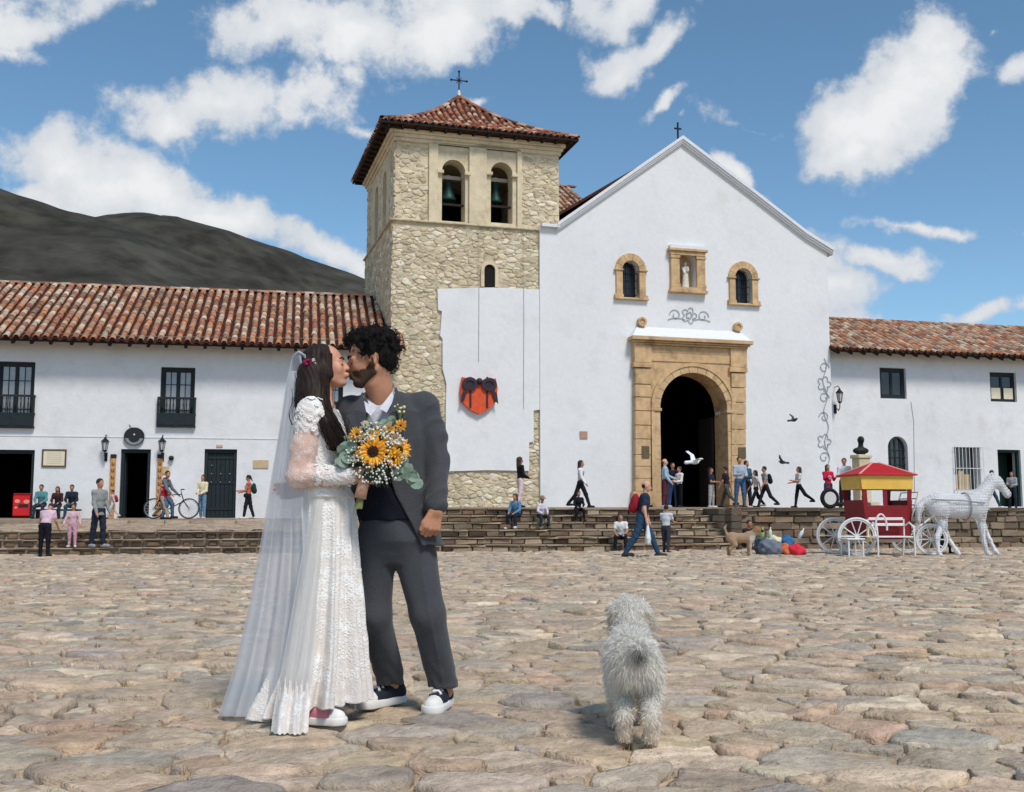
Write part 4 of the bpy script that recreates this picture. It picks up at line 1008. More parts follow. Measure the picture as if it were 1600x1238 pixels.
    for c in vor_cells(Y0, Y0 + D, zb, zt - .4, .32, .18, .4, .4, 19):
        c = [(min(max(y, Y0 + .0), Y0 + D), z) for y, z in c]; zc = sum(p[1] for p in c) / len(c); yc = sum(p[0] for p in c) / len(c)
        if zc > zl - .05 and not (yc < Y0 + 1.1 or yc > Y0 + 5.9 or 3.25 < yc < 3.7): continue
        rest.cur = pick(RUB_PAL, rg, .09); vs, fs = stone(c, .015, rg.uniform(.002, .03), rg, False, .024, -.03, .12); xb = xu if zc > zl else xl
        rest.add([(xb - h, a, b) for a, b, h in vs], fs)
    rest.build('rubble_stones', M['rubble'], T, True, kind='stuff')
    # whitewashed patch
    wall('whitewash', paint, [], Y0 - .075, Y0 + .01, M['plaster2'], T)
    q = MB(); q.prism(small, Y0 - .01, Y0 + .02); q.build('slit_window', M['dark'], T); 
    q = MB(); r = (small[1][0] - small[0][0]) / 2; cx = (small[0][0] + small[1][0]) / 2; zs = small[2][1]
    q.band([(cx + r, small[0][1])] + arc(cx, zs, r, 0, PI, 10) + [(cx - r, small[0][1])], [(cx + r + .13, small[0][1])] + arc(cx, zs, r + .13, 0, PI, 10) + [(cx - r - .13, small[0][1])], Y0 - .09, Y0 + .02); q.build('slit_surround', M['ashlar'], T)
    for px, p0, p1 in ((747, 354, 566), (817, 356, 640), (843, 356, 700)):
        q = MB(); q.tube([(X(px, p0), Y0 - .10, Z(px, p0)), (X(px + .5, (p0 + p1) / 2), Y0 - .105, Z(px, (p0 + p1) / 2)), (X(px, p1), Y0 - .10, Z(px, p1))], .007, 4); q.build('cable', M['cable'], T)
    q = MB(); x_ = X(600, 250, -.4); q.tube([(xl - .05, Y0 - .35, zt + .1), (xl - .02, Y0 - .12, zl)], .012, 4); q.build('cable', M['cable'], T)
    # roof: flared pyramid, four tiled faces
    roof = empty('roof'); roof.parent = T; ov = .62; ax0, ax1 = xu - ov, xr + ov; ay0, ay1 = Y0 - ov, Y0 + D + ov
    cx, cy = (ax0 + ax1) / 2, (ay0 + ay1) / 2; ze = zt + .12; za = CH.px(714, 152, cy)[1]; Hh = za - ze
    prof = lambda t: ze + Hh * (.64 * t + .36 * t ** 2.6)
    hw, hd = (ax1 - ax0) / 2, (ay1 - ay0) / 2
    def pt(face, a, t):                                   # a in [-1,1] along the eave, t up the slope
        k = 1 - t
        x, y = ((a * hw, -hd * k), (hw * k, a * hd), (-a * hw, hd * k), (-hw * k, -a * hd))[face]
        return Vector((cx + x, cy + y, prof(t)))
    sk = MB(); n = 10
    for face in range(4):
        for i in range(n):
            t0, t1 = i / n, (i + 1) / n; a, b, c, d = pt(face, -(1 - t0), t0), pt(face, 1 - t0, t0), pt(face, 1 - t1, t1), pt(face, -(1 - t1), t1); sk.add([a, b, c, d], [(0, 1, 2, 3)])
    sk.add([(ax0, ay0, ze - .05), (ax1, ay0, ze - .05), (ax1, ay1, ze - .05), (ax0, ay1, ze - .05), (xu, Y0, zt), (xr, Y0, zt), (xr, Y0 + D, zt), (xu, Y0 + D, zt)], [(0, 1, 5, 4), (1, 2, 6, 5), (2, 3, 7, 6), (3, 0, 4, 7)])
    q = MB(); q.box(ax0, ax1, ay0, ay0 + .07, ze - .1, ze - .012); q.box(ax0, ax0 + .07, ay0 + .071, ay1, ze - .1, ze - .012); q.box(ax1 - .07, ax1, ay0 + .071, ay1, ze - .1, ze - .012); q.build('fascia', M['wood'], roof)
    sk.build('channel_tiles', M['pan'], roof)
    me = MB(); me.box(-.05, .05, 0, ov + .1, -.11, 0); me = me.mesh('rafter_end', M['wood'])
    for k in range(14):
        link('rafter_end', me, roof, (ax0 + .3 + k * (ax1 - ax0 - .6) / 13, ay0 + .08, ze - .08))
        o = link('rafter_end', me, roof, (ax0 + .08, ay0 + .3 + k * (ay1 - ay0 - .6) / 13, ze - .08)); o.rotation_euler = (0, 0, -PI / 2)
    pal = [srgb(*c) for c in ((132, 80, 60), (152, 94, 70), (114, 72, 58), (174, 114, 88), (98, 68, 58), (196, 156, 130), (146, 84, 62), (164, 102, 76), (206, 176, 150))]
    tl = MB(); tl.cur = (1, 1, 1); sp = .27
    for face in range(4):
        half = hw if face in (0, 2) else hd; m = int(2 * half / sp)
        for i in range(m + 1):
            a = -1 + 2 * (i + .5) / (m + 1); tm = 1 - abs(a); t = -.02; s_ = 0
            while t < tm - .01:
                # step about 0.34 m along the slope
                p0 = pt(face, a, max(t, 0)); dt = .34 / max(.3, (pt(face, a, min(1, max(t, 0) + .05)) - p0).length / .05); t1 = min(t + dt * 1.2, tm + .02)
                p1 = pt(face, a, min(t1, 1)); d = p1 - p0
                if t < 0: p0 = p0 - d.normalized() * .06
                if d.length < .08: break
                q_ = d.to_track_quat('Y', 'Z'); v, f = tile_geo(d.length, .098, .075, 5); Mx = Matrix.Translation(p0 + Vector((rg.uniform(-.01, .01), 0, .012))) @ q_.to_matrix().to_4x4()
                tl.cur = pick(pal, rg, .14); tl.add([Mx @ Vector(p) for p in v], f); t += dt
    for sx, sy in ((-1, -1), (1, -1), (1, 1), (-1, 1)):                # hip tiles
        t = 0
        while t < .97:
            p0 = Vector((cx + sx * hw * (1 - t), cy + sy * hd * (1 - t), prof(t) + .05)); t1 = min(1, t + .07); p1 = Vector((cx + sx * hw * (1 - t1), cy + sy * hd * (1 - t1), prof(t1) + .05))
            d = p1 - p0; v, f = tile_geo(d.length * 1.15, .12, .10, 5); Mx = Matrix.Translation(p0) @ d.to_track_quat('Y', 'Z').to_matrix().to_4x4(); tl.cur = pick(pal, rg, .14); tl.add([Mx @ Vector(p) for p in v], f); t = t1
    tl.build('cover_tiles', M['tile'], roof, True, kind='stuff')
    # cross
    k = MB(); k.lathe([(.0, .0), (.16, .0), (.13, .08), (.06, .14), (.09, .24), (.05, .32), (.03, .4), (.0, .42)], (cx, cy, za - .08), 10); k.build('finial', M['statue'], roof, True)
    k = MB(); z0 = za + .3; k.tube([(cx, cy, z0 - .1), (cx, cy, z0 + .85)], .028, 6); k.tube([(cx - .34, cy, z0 + .45), (cx + .34, cy, z0 + .45)], .026, 6)
    for dx, dz in ((-.34, .45), (.34, .45), (0, .85)):
        k.sphere((cx + dx, cy, z0 + dz), .055, 6, 4)
    for a in range(4):
        an = PI / 4 + a * PI / 2; k.tube([(cx + .05 * math.cos(an), cy, z0 + .45 + .05 * math.sin(an)), (cx + .17 * math.cos(an), cy, z0 + .45 + .17 * math.sin(an))], .016, 5)
    k.build('cross', M['iron'], roof)
    # bells hang inside: things of their own
    for (a, b, c, d), s, lab in ((op[0], .34, 'green bronze bell in the left belfry opening'), (op[1], .29, 'smaller green bronze bell in the right belfry opening')):
        bl = MB(); x = (a + b) / 2; z1 = d - .54
        bl.lathe([(.0, 0), (.12 * s / .34, -.01), (.17 * s / .34, -.08), (.19 * s / .34, -.3), (.23 * s / .34, -.55), (.3 * s / .34, -.75), (s, -.86), (s - .03, -.87), (.22 * s / .34, -.6), (.12 * s / .34, -.1)], (0, 0, 0), 18)
        B_ = bl.build('church_bell', M['bronze'], None, True, label=lab, cat='bell'); p = CH.world(x, Y0 + 1.02, z1); B_.location = p
        cl = MB(); cl.tube([(0, 0, -.2), (0, 0, -.85)], .02, 5); cl.sphere((0, 0, -.9), .06, 6, 4); cl.build('clapper', M['iron'], B_)
        yk = MB(); yk.box(-.06, .06, -.05, .05, 0, .2); yk.build('yoke', M['statue'], B_)
    # heart-shaped christmas gift on the whitewashed patch
    y = Y0 - .10; hp = lambda px, py: CH.px(px, py, y); Hn = empty('gift_ornament', CH.o, CH.a, label='orange heart shaped gift ornament with dark bow on the whitewashed tower wall', cat='ornament')
    body = [hp(747, 648), hp(733, 641), hp(719, 627), hp(718, 606), hp(721, 590), hp(747, 597), hp(773, 592), hp(776, 607), hp(774, 628), hp(761, 641)]
    q = MB(); q.prism(list(body), y - .16, y); q.build('gift_panel', M['orange'], Hn)
    for p0, p1 in ((732, 735), (758, 761)):
        q = MB(); a = hp(p0, 600); b = hp(p1, 600); q.box(a[0], b[0], y - .185, y - .162, hp(p0, 638)[1], hp(p0, 590)[1]); q.build('ribbon_band', M['ribbon'], Hn)
    for px, py, r, s in ((732, 601, 12, -1), (762, 602, 12, 1)):
        c = hp(px, py); R = hp(px + r, py)[0] - c[0]; q = MB(); q.band(arc(c[0], c[1], R * .55, 0, 2 * PI, 16, R * .42)[:-1], arc(c[0], c[1], R, 0, 2 * PI, 16, R * .85)[:-1], y - .26, y - .19, True); q.band(arc(c[0], c[1], .002, 0, 2 * PI, 16)[:-1], arc(c[0], c[1], R * .56, 0, 2 * PI, 16, R * .43)[:-1], y - .22, y - .195, True); q.build('bow_loop', M['ribbon'], Hn)
        e = hp(px + s * 14, py + 30); f_ = hp(px + s * 2, py + 5); g_ = hp(px + s * 12, py + 14); q = MB(); q.prism([g_, e, (e[0] - s * .12, e[1] + .1), f_] if s > 0 else [e, g_, f_, (e[0] - s * .12, e[1] + .1)], y - .25, y - .21); q.build('bow_tail', M['ribbon'], Hn)
    q = MB(); c = hp(747, 597); q.sphere((c[0], y - .22, c[1]), .13, 10, 6); q.build('bow_knot', M['ribbon'], Hn, True)
make_tower()
# ------------------------------------------------------------------ white house on the right
def make_right_house():
    rg = random.Random(61); H = RH.root('white_house', label='two storey white house with tiled roof right of the church', cat='house')
    X = RH.x; Z = RH.z; xl = X(1296, 650) - .5; xr = X(1790, 700); zb = 1.1; ey, ry = -.85, 3.6
    ez = Z(1450, 549, ey); rz = Z(1450, 505, ry); pit = math.atan2(rz - ez, ry - ey); top = ez - ey * math.tan(pit) - .12
    W_ = [(X(1375, 600), X(1416, 600), Z(1395, 623), Z(1395, 575)), (X(1547, 600), X(1588, 600), Z(1567, 628), Z(1567, 582))]
    A_ = (X(1388, 720), X(1419, 720), Z(1403, 768), Z(1403, 682)); G_ = (X(1492, 730), X(1532, 730), Z(1512, 766), Z(1512, 699)); D_ = (X(1560, 740), X(1596, 740), 1.24, Z(1578, 703))
    wall('front_wall', rect(xl, xr, zb, top), [rect(*w) for w in W_] + [archpoly(*A_), rect(*G_), rect(*D_)], 0, .55, M['plaster'], H)
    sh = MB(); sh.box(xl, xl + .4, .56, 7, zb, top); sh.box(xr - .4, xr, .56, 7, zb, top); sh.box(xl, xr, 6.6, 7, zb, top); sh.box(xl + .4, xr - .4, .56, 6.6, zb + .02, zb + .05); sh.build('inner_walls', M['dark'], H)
    roof = empty('roof'); roof.parent = H
    roof_slope(roof, xl + .3, xr + .3, (ey, ez), (ry, rz), .30, .44, rg, 0, pal=[tuple(c * .95 for c in p) for p in TILE_PAL])
    bs = MB(); bs.add([(xl, ry, rz - .04), (xr, ry, rz - .04), (xr, 7.6, top - .1), (xl, 7.6, top - .1)], [(0, 1, 2, 3)]); bs.build('rear_slope', M['pan'], roof)
    eaves(roof, xl + .4, xr + .3, 0, ey, ez, pit, .62, rg)
    for i, (a, b, c, d) in enumerate(W_): casement(H, a, b, c, d, .14, 1, 2 if i else 1, 2, M['greendoor'] if 0 else M['paintdoor'], M['glass'] if i == 0 else M['glass'], .11)
    a, b, c, d = W_[1]
    for k in (0, 1):
        q = MB(); w = (b - a) / 2; q.box(a + .14 + k * (w - .04), a + w - .07 + k * (w - .04), .13, .139, c + .14, c + (d - c) * .48); q.build('paper_notice', M['ivory'], H)
    q = MB(); a, b, c, d = A_; q.prism(archpoly(a + .002, b - .002, c, d - .002, 12), .25, .3); aw = q.build('arched_window', M['glass'], H); q = MB()
    for k in range(1, 4): x = a + (b - a) * k / 4; q.tube([(x, .2, c), (x, .2, d - .1)], .02, 5)
    for k in range(6): z = c + .2 + k * .32; q.tube([(a, .2, z), (b, .2, z)], .018, 5)
    q.build('grille', M['paintdoor'], aw)
    a, b, c, d = G_; q = MB(); q.box(a, b, .4, .42, c, d); q.build('shop_window', M['glass'], H); q = MB()
    for k in range(9): x = a - .05 + (b - a + .1) * k / 8; q.tube([(x, -.16, c - .05), (x, -.16, d + .05)], .014, 5)
    for z in (c, (c + d) / 2, d): q.tube([(a - .06, -.16, z), (b + .06, -.16, z)], .016, 5); q.tube([(a - .05, -.16, z), (a - .05, .0, z)], .014, 5); q.tube([(b + .05, -.16, z), (b + .05, .0, z)], .014, 5)
    q.build('window_grille', M['whitepaint'], H)
    for k in range(3): q = MB(); q.box(a + .08 + k * .3, a + .33 + k * .3, .3, .36, c + .05, c + .7 + .15 * (k % 2)); q.build('display_board', M['beige'], H)
    a, b, c, d = D_; q = MB(); q.box(a, a + .1, .12, .26, c, d); q.box(b - .1, b, .12, .26, c, d); q.box(a + .1, b - .1, .12, .26, d - .12, d); f = q.build('door_frame', M['greendoor'], H)
    q = MB(); q.box(a + .1, a + .16, .28, 1.05, c, d - .13); q.build('door_leaf', M['greendoor'], f)
    q = MB(); q.box(a, b, .9, .95, c, d); q.build('inner_door', M['greendoor'], f)
    q = MB(); x = X(1424, 650); q.tube([(x, -.012, Z(1424, 628)), (x + .1, -.012, Z(1424, 660)), (x, -.012, Z(1424, 770))], .01, 4); q.build('cable', M['cable'], H)
make_right_house()
# ------------------------------------------------------------------ things fixed to the walls
def lantern(fr, px, py, s, lab, y=-.30, arm=True):
    x, z = fr.px(px, py, y); L_ = empty('wall_lantern', fr.world(x, y, z), fr.a, label=lab, cat='lantern', group='black wall lanterns')
    k = MB(); k.lathe([(0, .34), (.03, .33), (.05, .28), (.13, .2), (.15, .17), (.0, .165)], seg=6); k.build('lantern_cap', M['iron'], L_)
    k = MB()
    for a in range(6):
        an = a * PI / 3; k.tube([(.12 * math.cos(an), .12 * math.sin(an), .165), (.07 * math.cos(an), .07 * math.sin(an), -.14)], .01, 4)
    k.lathe([(0, -.2), (.04, -.18), (.07, -.15), (.08, -.13), (0, -.125)], seg=6); k.build('lantern_cage', M['iron'], L_)
    k = MB(); k.lathe([(0, -.12), (.06, -.12), (.105, .16), (0, .16)], seg=6); k.build('lantern_glass', mat('milk_glass', srgb(186, 190, 192), .3), L_)
    k = MB(); k.tube([(0, 0, -.2), (0, .02, -.34), (0, .12, -.42), (0, .22, -.36), (0, -y - .002, -.36)], .018, 5); k.box(-.05, .05, -y - .03, -y - .003, -.5, -.2); k.build('bracket', M['iron'], L_); k = MB(); k.tube([(0, .0, .34), (0, .1, .42), (0, -y - .003, .4)], .014, 5); k.build('stay', M['iron'], L_)
    L_.scale = (s, 1, s); return L_
lantern(RH, 1312, 622, 1.25, 'black wall lantern on the white house beside the church corner', -.4)
lantern(LH, 164, 698, 1.0, 'black wall lantern left of the round sign'); lantern(LH, 253, 698, 1.0, 'black wall lantern right of the round sign')
def wall_signs():
    def text(root, body, x, z, y, size, m, name='lettering'):
        cu = bpy.data.curves.new(name, 'FONT'); cu.body = body; cu.size = size; cu.align_x = 'CENTER'; cu.align_y = 'CENTER'; cu.extrude = .004
        o = bpy.data.objects.new('tmp', cu); C.objects.link(o); dg = bpy.context.evaluated_depsgraph_get(); me = bpy.data.meshes.new_from_object(o.evaluated_get(dg)); bpy.data.objects.remove(o)
        me.materials.clear(); me.materials.append(m); t = link(name, me, root, (x, y, z)); t.rotation_euler = (PI / 2, 0, 0); return t
    X = LH.x; Zf = LH.z
    # round hanging sign
    x, z = LH.px(209.5, 682, -.12); s = empty('round_sign', LH.world(x, 0, z), LH.a, label='round black sign with pale lettering above the open doorway', cat='sign')
    k = MB(); k.band(arc(0, 0, .002, 0, 2 * PI, 28)[:-1], arc(0, 0, .35, 0, 2 * PI, 28, .32)[:-1], -.12, -.06, True); k.build('sign_disc', M['sign'], s)
    k = MB(); k.band(arc(0, -.02, .2, PI * 1.08, PI * 1.92, 14), arc(0, -.02, .31, PI * 1.06, PI * 1.94, 14, .28), -.126, -.121); k.build('lettering_band', P('sign_grey', (132, 134, 138), .7, var=.35, vscale=30), s)
    k = MB(); k.sphere((0, -.12, .06), .035, 8, 5); k.build('sign_emblem', M['ivory'], s); k = MB(); k.tube([(-.1, -.09, .3), (-.2, 0, .42)], .012, 4); k.build('sign_hook', M['iron'], s)
    # framed text panel
    a = LH.px(66, 702, -.03); b = LH.px(103, 730, -.03); s = empty('framed_notice', LH.world((a[0] + b[0]) / 2, 0, b[1]), LH.a, label='ivory text panel in brown frame beside the shop doorway', cat='notice')
    w = (b[0] - a[0]) / 2; h = a[1] - b[1]; k = MB(); k.box(-w, w, -.05, -.004, 0, .05); k.box(-w, w, -.05, -.004, h - .05, h); k.box(-w, -w + .05, -.05, -.004, .05, h - .05); k.box(w - .05, w, -.05, -.004, .05, h - .05); k.build('frame', M['frame'], s)
    k = MB(); k.box(-w + .05, w - .05, -.03, -.005, .05, h - .05); k.build('board', M['ivory'], s); k = MB(); rg = random.Random(5)
    for r in range(6):
        ln = rg.uniform(.45, .62) * w; k.box(-ln, ln, -.034, -.031, h * (.2 + .115 * r), h * (.2 + .115 * r) + .012)
    k.build('text_lines', P('faded_ink', (178, 164, 140), .9), s)
    for px, py, hw, hh, nm, lab, m in ((407.5, 725.5, 12, 6.5, 'wall_plaque', 'plain beige plaque on the white wall near the backpacker', M['beige']), (912, 680, 6, 6, 'wall_plaque', 'small square brown plaque on the church wall left of the portal', P('brown_plaque', (176, 140, 124), .8, var=.15)), (343, 697, 5, 2, 'number_plate', 'tiny house number plate above the closed dark door', M['beige']), (258, 735, 6, 6, 'wall_poster', 'small beige poster beside the right painted post', M['beige'])):
        fr = CH if px > 800 else LH; x, z = fr.px(px, py, -.03); w = fr.px(px + hw, py, -.03)[0] - x; h = z - fr.px(px, py + hh, -.03)[1]
        k = MB(); k.box(-w, w, -.035, -.003, -h, h, bev=.008); o = k.build(nm, m, None, label=lab, cat='plaque' if 'plaque' in nm else nm.split('_')[1]); o.location = fr.world(x, 0, z); o.rotation_euler = (0, 0, fr.a)
    # tall painted posts either side of the doorway
    for px, lab in ((173.5, 'tall orange totem board with dark letters left of the open doorway'), (247, 'tall orange totem board with dark letters right of the open doorway')):
        x, z0 = LH.px(px, 806, -.1); z1 = LH.px(px, 716, -.1)[1]; s = empty('totem_board', LH.world(x, 0, .76), LH.a, label=lab, cat='sign', group='totem boards by the doorway'); h = z1 - .76
        k = MB(); k.box(-.085, .085, -.10, -.02, 0, h, bev=.01); k.build('board', P('ochre_board', (196, 146, 92), .8, var=.2, vscale=6), s); k = MB(); k.box(-.1, .1, -.12, -.01, h + .001, h + .14, bev=.02); k.build('cap', M['sign'], s)
        for i in range(7):
            k = MB(); zz = h - .2 - i * .24; k.box(-.045, .045, -.108, -.102, zz - .06, zz - .035); k.box(-.045, -.02, -.108, -.102, zz - .034, zz + .06); k.box(.02, .045, -.108, -.102, zz - .034, zz + .03 * (i % 2) + .03); k.build('letter', P('dark_letter', (72, 44, 34), .8), s)
    x, z = LH.px(267.5, 716, -.12); k = MB(); k.lathe([(0, .09), (.07, .07), (.1, 0), (.07, -.07), (0, -.09)], seg=12); o = k.build('alarm_dome', M['sign'], None, True, label='small round black fixture on the wall right of the lantern', cat='fixture'); o.location = LH.world(x, -.1, z)
    # red drinks cooler in the shop doorway
    a = LH.px(21, 771, .15); b = LH.px(49, 811, .15); w = b[0] - a[0]; h = a[1] - .78; s = empty('drinks_cooler', LH.world((a[0] + b[0]) / 2, .1, .78), LH.a, label='red drinks cooler with pale print in the shop doorway', cat='cooler')
    k = MB(); k.box(-w / 2, w / 2, 0, .6, .06, h - .06, bev=.03); k.build('body', P('cooler_red', (206, 34, 38), .4, var=.08), s); k = MB(); k.box(-w / 2 + .01, w / 2 - .01, -.01, .6, h - .055, h, bev=.015); k.build('lid', P('cooler_red_dark', (160, 26, 30), .4), s)
    for px, pz, r in ((-.16, .68, .09), (.14, .66, .1), (-.2, .42, .05)): k = MB(); k.band(arc(px, h * pz, .003, 0, 2 * PI, 12)[:-1], arc(px, h * pz, r, 0, 2 * PI, 12, r * .7)[:-1], -.006, .02, True); k.build('print', P('print_pink%d' % int(px * 100), (232, 150, 130), .6), s)
    k = MB(); k.box(-.12, .2, -.006, .02, h * .42, h * .56); k.build('print', P('print_dark', (44, 34, 34), .6, var=.5, vscale=14), s)
wall_signs()
def make_bust():
    Yd = 42.0; a = at(1348, 795, Yd); b = at(1348, 711, Yd); t = at(1348, 682, Yd); base = Vector((a.x, Yd, 1.2))
    s = empty('bust_monument', base, CH.a, label='dark bronze bust on a tall pale stone pedestal behind the carriage', cat='monument'); h = b.z - 1.2; k = MB()
    k.box(-.45, .45, -.45, .45, 0, .18, bev=.02); k.box(-.25, .25, -.25, .25, .181, h - .14, bev=.02); k.box(-.3, .3, -.3, .3, h - .139, h, bev=.02); k.build('pedestal', M['ashlar'], s)
    H = t.z - b.z; f = union([ell((0, 0, H * .22), (.33 * 1, .2, H * .2)), cap_((0, 0, H * .3), (0, -.02, H * .62), .11, .09), ell((0, -.03, H * .8), (.125, .15, H * .21)), ell((0, -.17, H * .76), (.03, .05, .05)), stack([(0.0, 0, 0, .14, .12), (H * .12, 0, 0, .17, .14)])], .05)
    sdf_obj('bust', f, .022, M['darkbronze'], s).location = (0, 0, h)
make_bust()
# ------------------------------------------------------------------ people in the background
def surf(X, Y):
    p = Vector((X, Y, 0)) - PL.o; x, y = p.dot(PL.u), p.dot(PL.w); xs, xe = PL.x(692, 850), PL.x(1152, 850)
    if y < 0: return .012
    if x < xs: return (.18 if y < .37 else .36) if y < .69 else float(np.interp(y, (.69, 9.1, 9.11, 17), (.54, .625, .745, .78)))
    if x < xe and y < 2.6: return ATR_Z / 6 * (int(max(0, y - .0) / .44) + 1)
    return float(np.interp(y, (2.3, 9.5, 26), (ATR_Z, ATR_Z + .06, 1.27)))
M['skin'] = mat('skin_tan', srgb(178, 126, 98), .55, var=.08, vscale=12, spec=.35)
M['skin_fair'] = mat('skin_fair', srgb(206, 156, 130), .5, var=.06, vscale=12, spec=.35)
M['skin_dark'] = mat('skin_brown', srgb(142, 98, 76), .55, var=.08, vscale=12, spec=.35)
M['hair_black'] = mat('hair_black', srgb(28, 23, 22), .5, var=.3, vscale=30, bump=.8, bscale=70, spec=.4)
M['hair_brown'] = mat('hair_brown', srgb(58, 42, 34), .5, var=.3, vscale=30, bump=.8, bscale=70, spec=.4)
def R_x(a): return Matrix.Rotation(a, 3, 'X')
def skeleton(h, pose):
    """joint positions, facing -Y, left side +X; feet end up at z=0"""
    s = h / 1.75; g = lambda k, d: pose.get(k, d); J = {}
    lean = math.radians(g('lean', 0)); T = Vector((0, -math.sin(lean), math.cos(lean))); Rl = R_x(lean)
    legs = []
    for i, sx in ((0, 1), (1, -1)):                        # 0 left, 1 right
        th, kn, sp = [math.radians(v) for v in g('legs', ((0, 3, 2), (0, 3, 2)))[i]]
        hip = Vector((sx * .092, 0, 0)) * s
        d1 = Vector((sx * math.sin(sp), -math.sin(th), -math.cos(th))).normalized(); d2 = Vector((sx * math.sin(sp) * .5, -math.sin(th - kn), -math.cos(th - kn))).normalized()
        k = hip + d1 * .43 * s; a = k + d2 * .41 * s; ft = math.radians(g('foot', (0, 0))[i]) + (th - kn) * .35
        toe = a + Vector((sx * .035, -.155 * math.cos(ft), -.05 - .155 * math.sin(-ft) * 0)) * s
        heel = a + Vector((0, .045, -.05)) * s; legs.append([hip, k, a, toe, heel])
    low = min(min(l[3].z, l[4].z) for l in legs) - .028 * s
    up = Vector((0, 0, -low)); J['legs'] = [[p + up for p in l] for l in legs]
    P0 = up.copy(); J['pelvis'] = P0 + T * .03 * s; J['waist'] = P0 + T * .17 * s; J['chest'] = P0 + T * .36 * s; J['neck'] = P0 + T * .54 * s; J['lean'] = Rl
    hl = math.radians(g('nod', g('lean', 0) * .5)); HT = Vector((math.sin(math.radians(g('tilt', 0))), -math.sin(hl), math.cos(hl)))
    J['head'] = J['neck'] + T * .05 * s + HT * .12 * s; J['HR'] = Matrix.Rotation(math.radians(g('turn', 0)), 3, 'Z') @ R_x(hl)
    arms = []
    for i, sx in ((0, 1), (1, -1)):
        f, o, b, inn = [math.radians(v) for v in g('arms', ((5, 8, 12, 0), (5, 8, 12, 0)))[i]]
        sh = P0 + T * .475 * s + Vector((sx * .17, 0, 0)) * s
        d1 = Rl @ Vector((sx * math.sin(o), -math.sin(f) * math.cos(o), -math.cos(f) * math.cos(o))); e = sh + d1 * .285 * s
        d2 = Rl @ Vector((sx * (math.sin(o) * .6 - math.sin(inn)), -math.sin(f + b), -math.cos(f + b))).normalized(); w = e + d2 * .25 * s
        arms.append([sh, e, w, w + d2 * .085 * s])
    J['arms'] = arms; J['s'] = s; return J
def person(label, pos, h, head=0.0, pose={}, top=(90, 90, 90), bottom=(40, 44, 54), skin='skin', hair='hair_black', style='short', sleeves='long', shoes=(40, 38, 38), legs='long', slim=1.0, coat=0.0, grid=.02, extras=(), group='people about the square', skirt=None):
    grid *= 1.2; J = skeleton(h, pose); s = J['s']; w = slim; v = lambda p: tuple(p)
    root = empty('person', pos, head, label=label, cat='person', group=group)
    torso = [ell(J['pelvis'], np.array((.15 * w, .105 * w, .12)) * s, J['lean']), ell(J['waist'], np.array((.132 * w, .098 * w, .15)) * s, J['lean']), ell(J['chest'], np.array((.165 * w, .112 * w, .19)) * s, J['lean']), cap_(J['arms'][0][0], J['arms'][1][0], .062 * s)]
    armsu = [cap_(a[0], a[1], .052 * s, .043 * s) for a in J['arms']]; armsf = [cap_(a[1], a[2], .041 * s, .03 * s) for a in J['arms']]
    hands = []
    for i, a in enumerate(J['arms']):
        d = (a[3] - a[2]).normalized(); sd_ = d.cross(Vector((0, 0, 1)) if abs(d.z) < .8 else Vector((0, -1, 0))).normalized()
        hands += [cap_(a[2], a[3], .032 * s, .03 * s), cap_(a[3], a[3] + d * .07 * s, .028 * s, .015 * s), cap_(a[2] + d * .03 * s, a[2] + d * .07 * s + sd_ * .045 * s, .016 * s, .012 * s)]
    lg = [q for l in J['legs'] for q in (cap_(l[0], l[1], .082 * s * w, .06 * s), cap_(l[1], l[2], .056 * s, .038 * s))]
    ft = [q for l in J['legs'] for q in (cap_(l[4], l[3], .035 * s, .03 * s),)]
    hd = J['head']; HR = J['HR']; hp = lambda x, y, z: hd + HR @ (Vector((x, y, z)) * s)
    headp = [ell(hd + HR @ Vector((0, .012, .02)) * s, np.array((.078, .098, .1)) * s, HR), ell(hp(0, -.025, -.045), np.array((.058, .066, .075)) * s, HR), cap_(hp(0, -.095, 0.0), hp(0, -.108, -.03), .011 * s, .016 * s), ell(hp(.078, .01, -.01), np.array((.012, .022, .032)) * s, HR), ell(hp(-.078, .01, -.01), np.array((.012, .022, .032)) * s, HR)]
    neck = [cap_(J['neck'] - (J['neck'] - J['chest']) * .15, hp(0, .02, -.05), .054 * s, .05 * s)]
    body = union(torso + armsu + armsf + lg + neck + headp + hands + ft, .02 * s)
    b = sdf_obj('body', body, grid * .9, M[skin], root)
    wr = lambda P: .006 * np.sin(P[:, 2] * 46 + P[:, 0] * 23) * np.sin(P[:, 0] * 31 + P[:, 1] * 40)
    # clothes
    tp = torso[0:] + (armsu if sleeves != 'none' else []) + (armsf if sleeves == 'long' else [])
    hem = J['pelvis'] - (J['waist'] - J['pelvis']).normalized() * (.10 + coat) * s
    if coat: tp = tp + [ell(hem, np.array((.16 * w, .115 * w, .1)) * s, J['lean'])]
    f = disp(grow(union(tp, .035 * s), .014 * s), wr); n_ = (J['waist'] - J['pelvis']).normalized(); hn = np.array(n_); h0 = np.array(hem)
    g = lambda P: np.maximum(f(P), -(P - h0) @ hn)
    g.bb = f.bb
    if sleeves == 'short':
        pts = [(np.array(a[0]), np.array((a[1] - a[0]).normalized()), (a[1] - a[0]).length * .72) for a in J['arms']]
        g2 = g
        def g(P, g2=g2):
            d = g2(P)
            for p, n, L_ in pts:
                t = (P - p) @ n; near = np.linalg.norm(P - p - np.clip(t, 0, .4)[:, None] * n, axis=1) < .085 * s
                d = np.where(near, np.maximum(d, t - L_), d)
            return d
        g.bb = f.bb
    sdf_obj('top', g, grid, cloth(top), root)
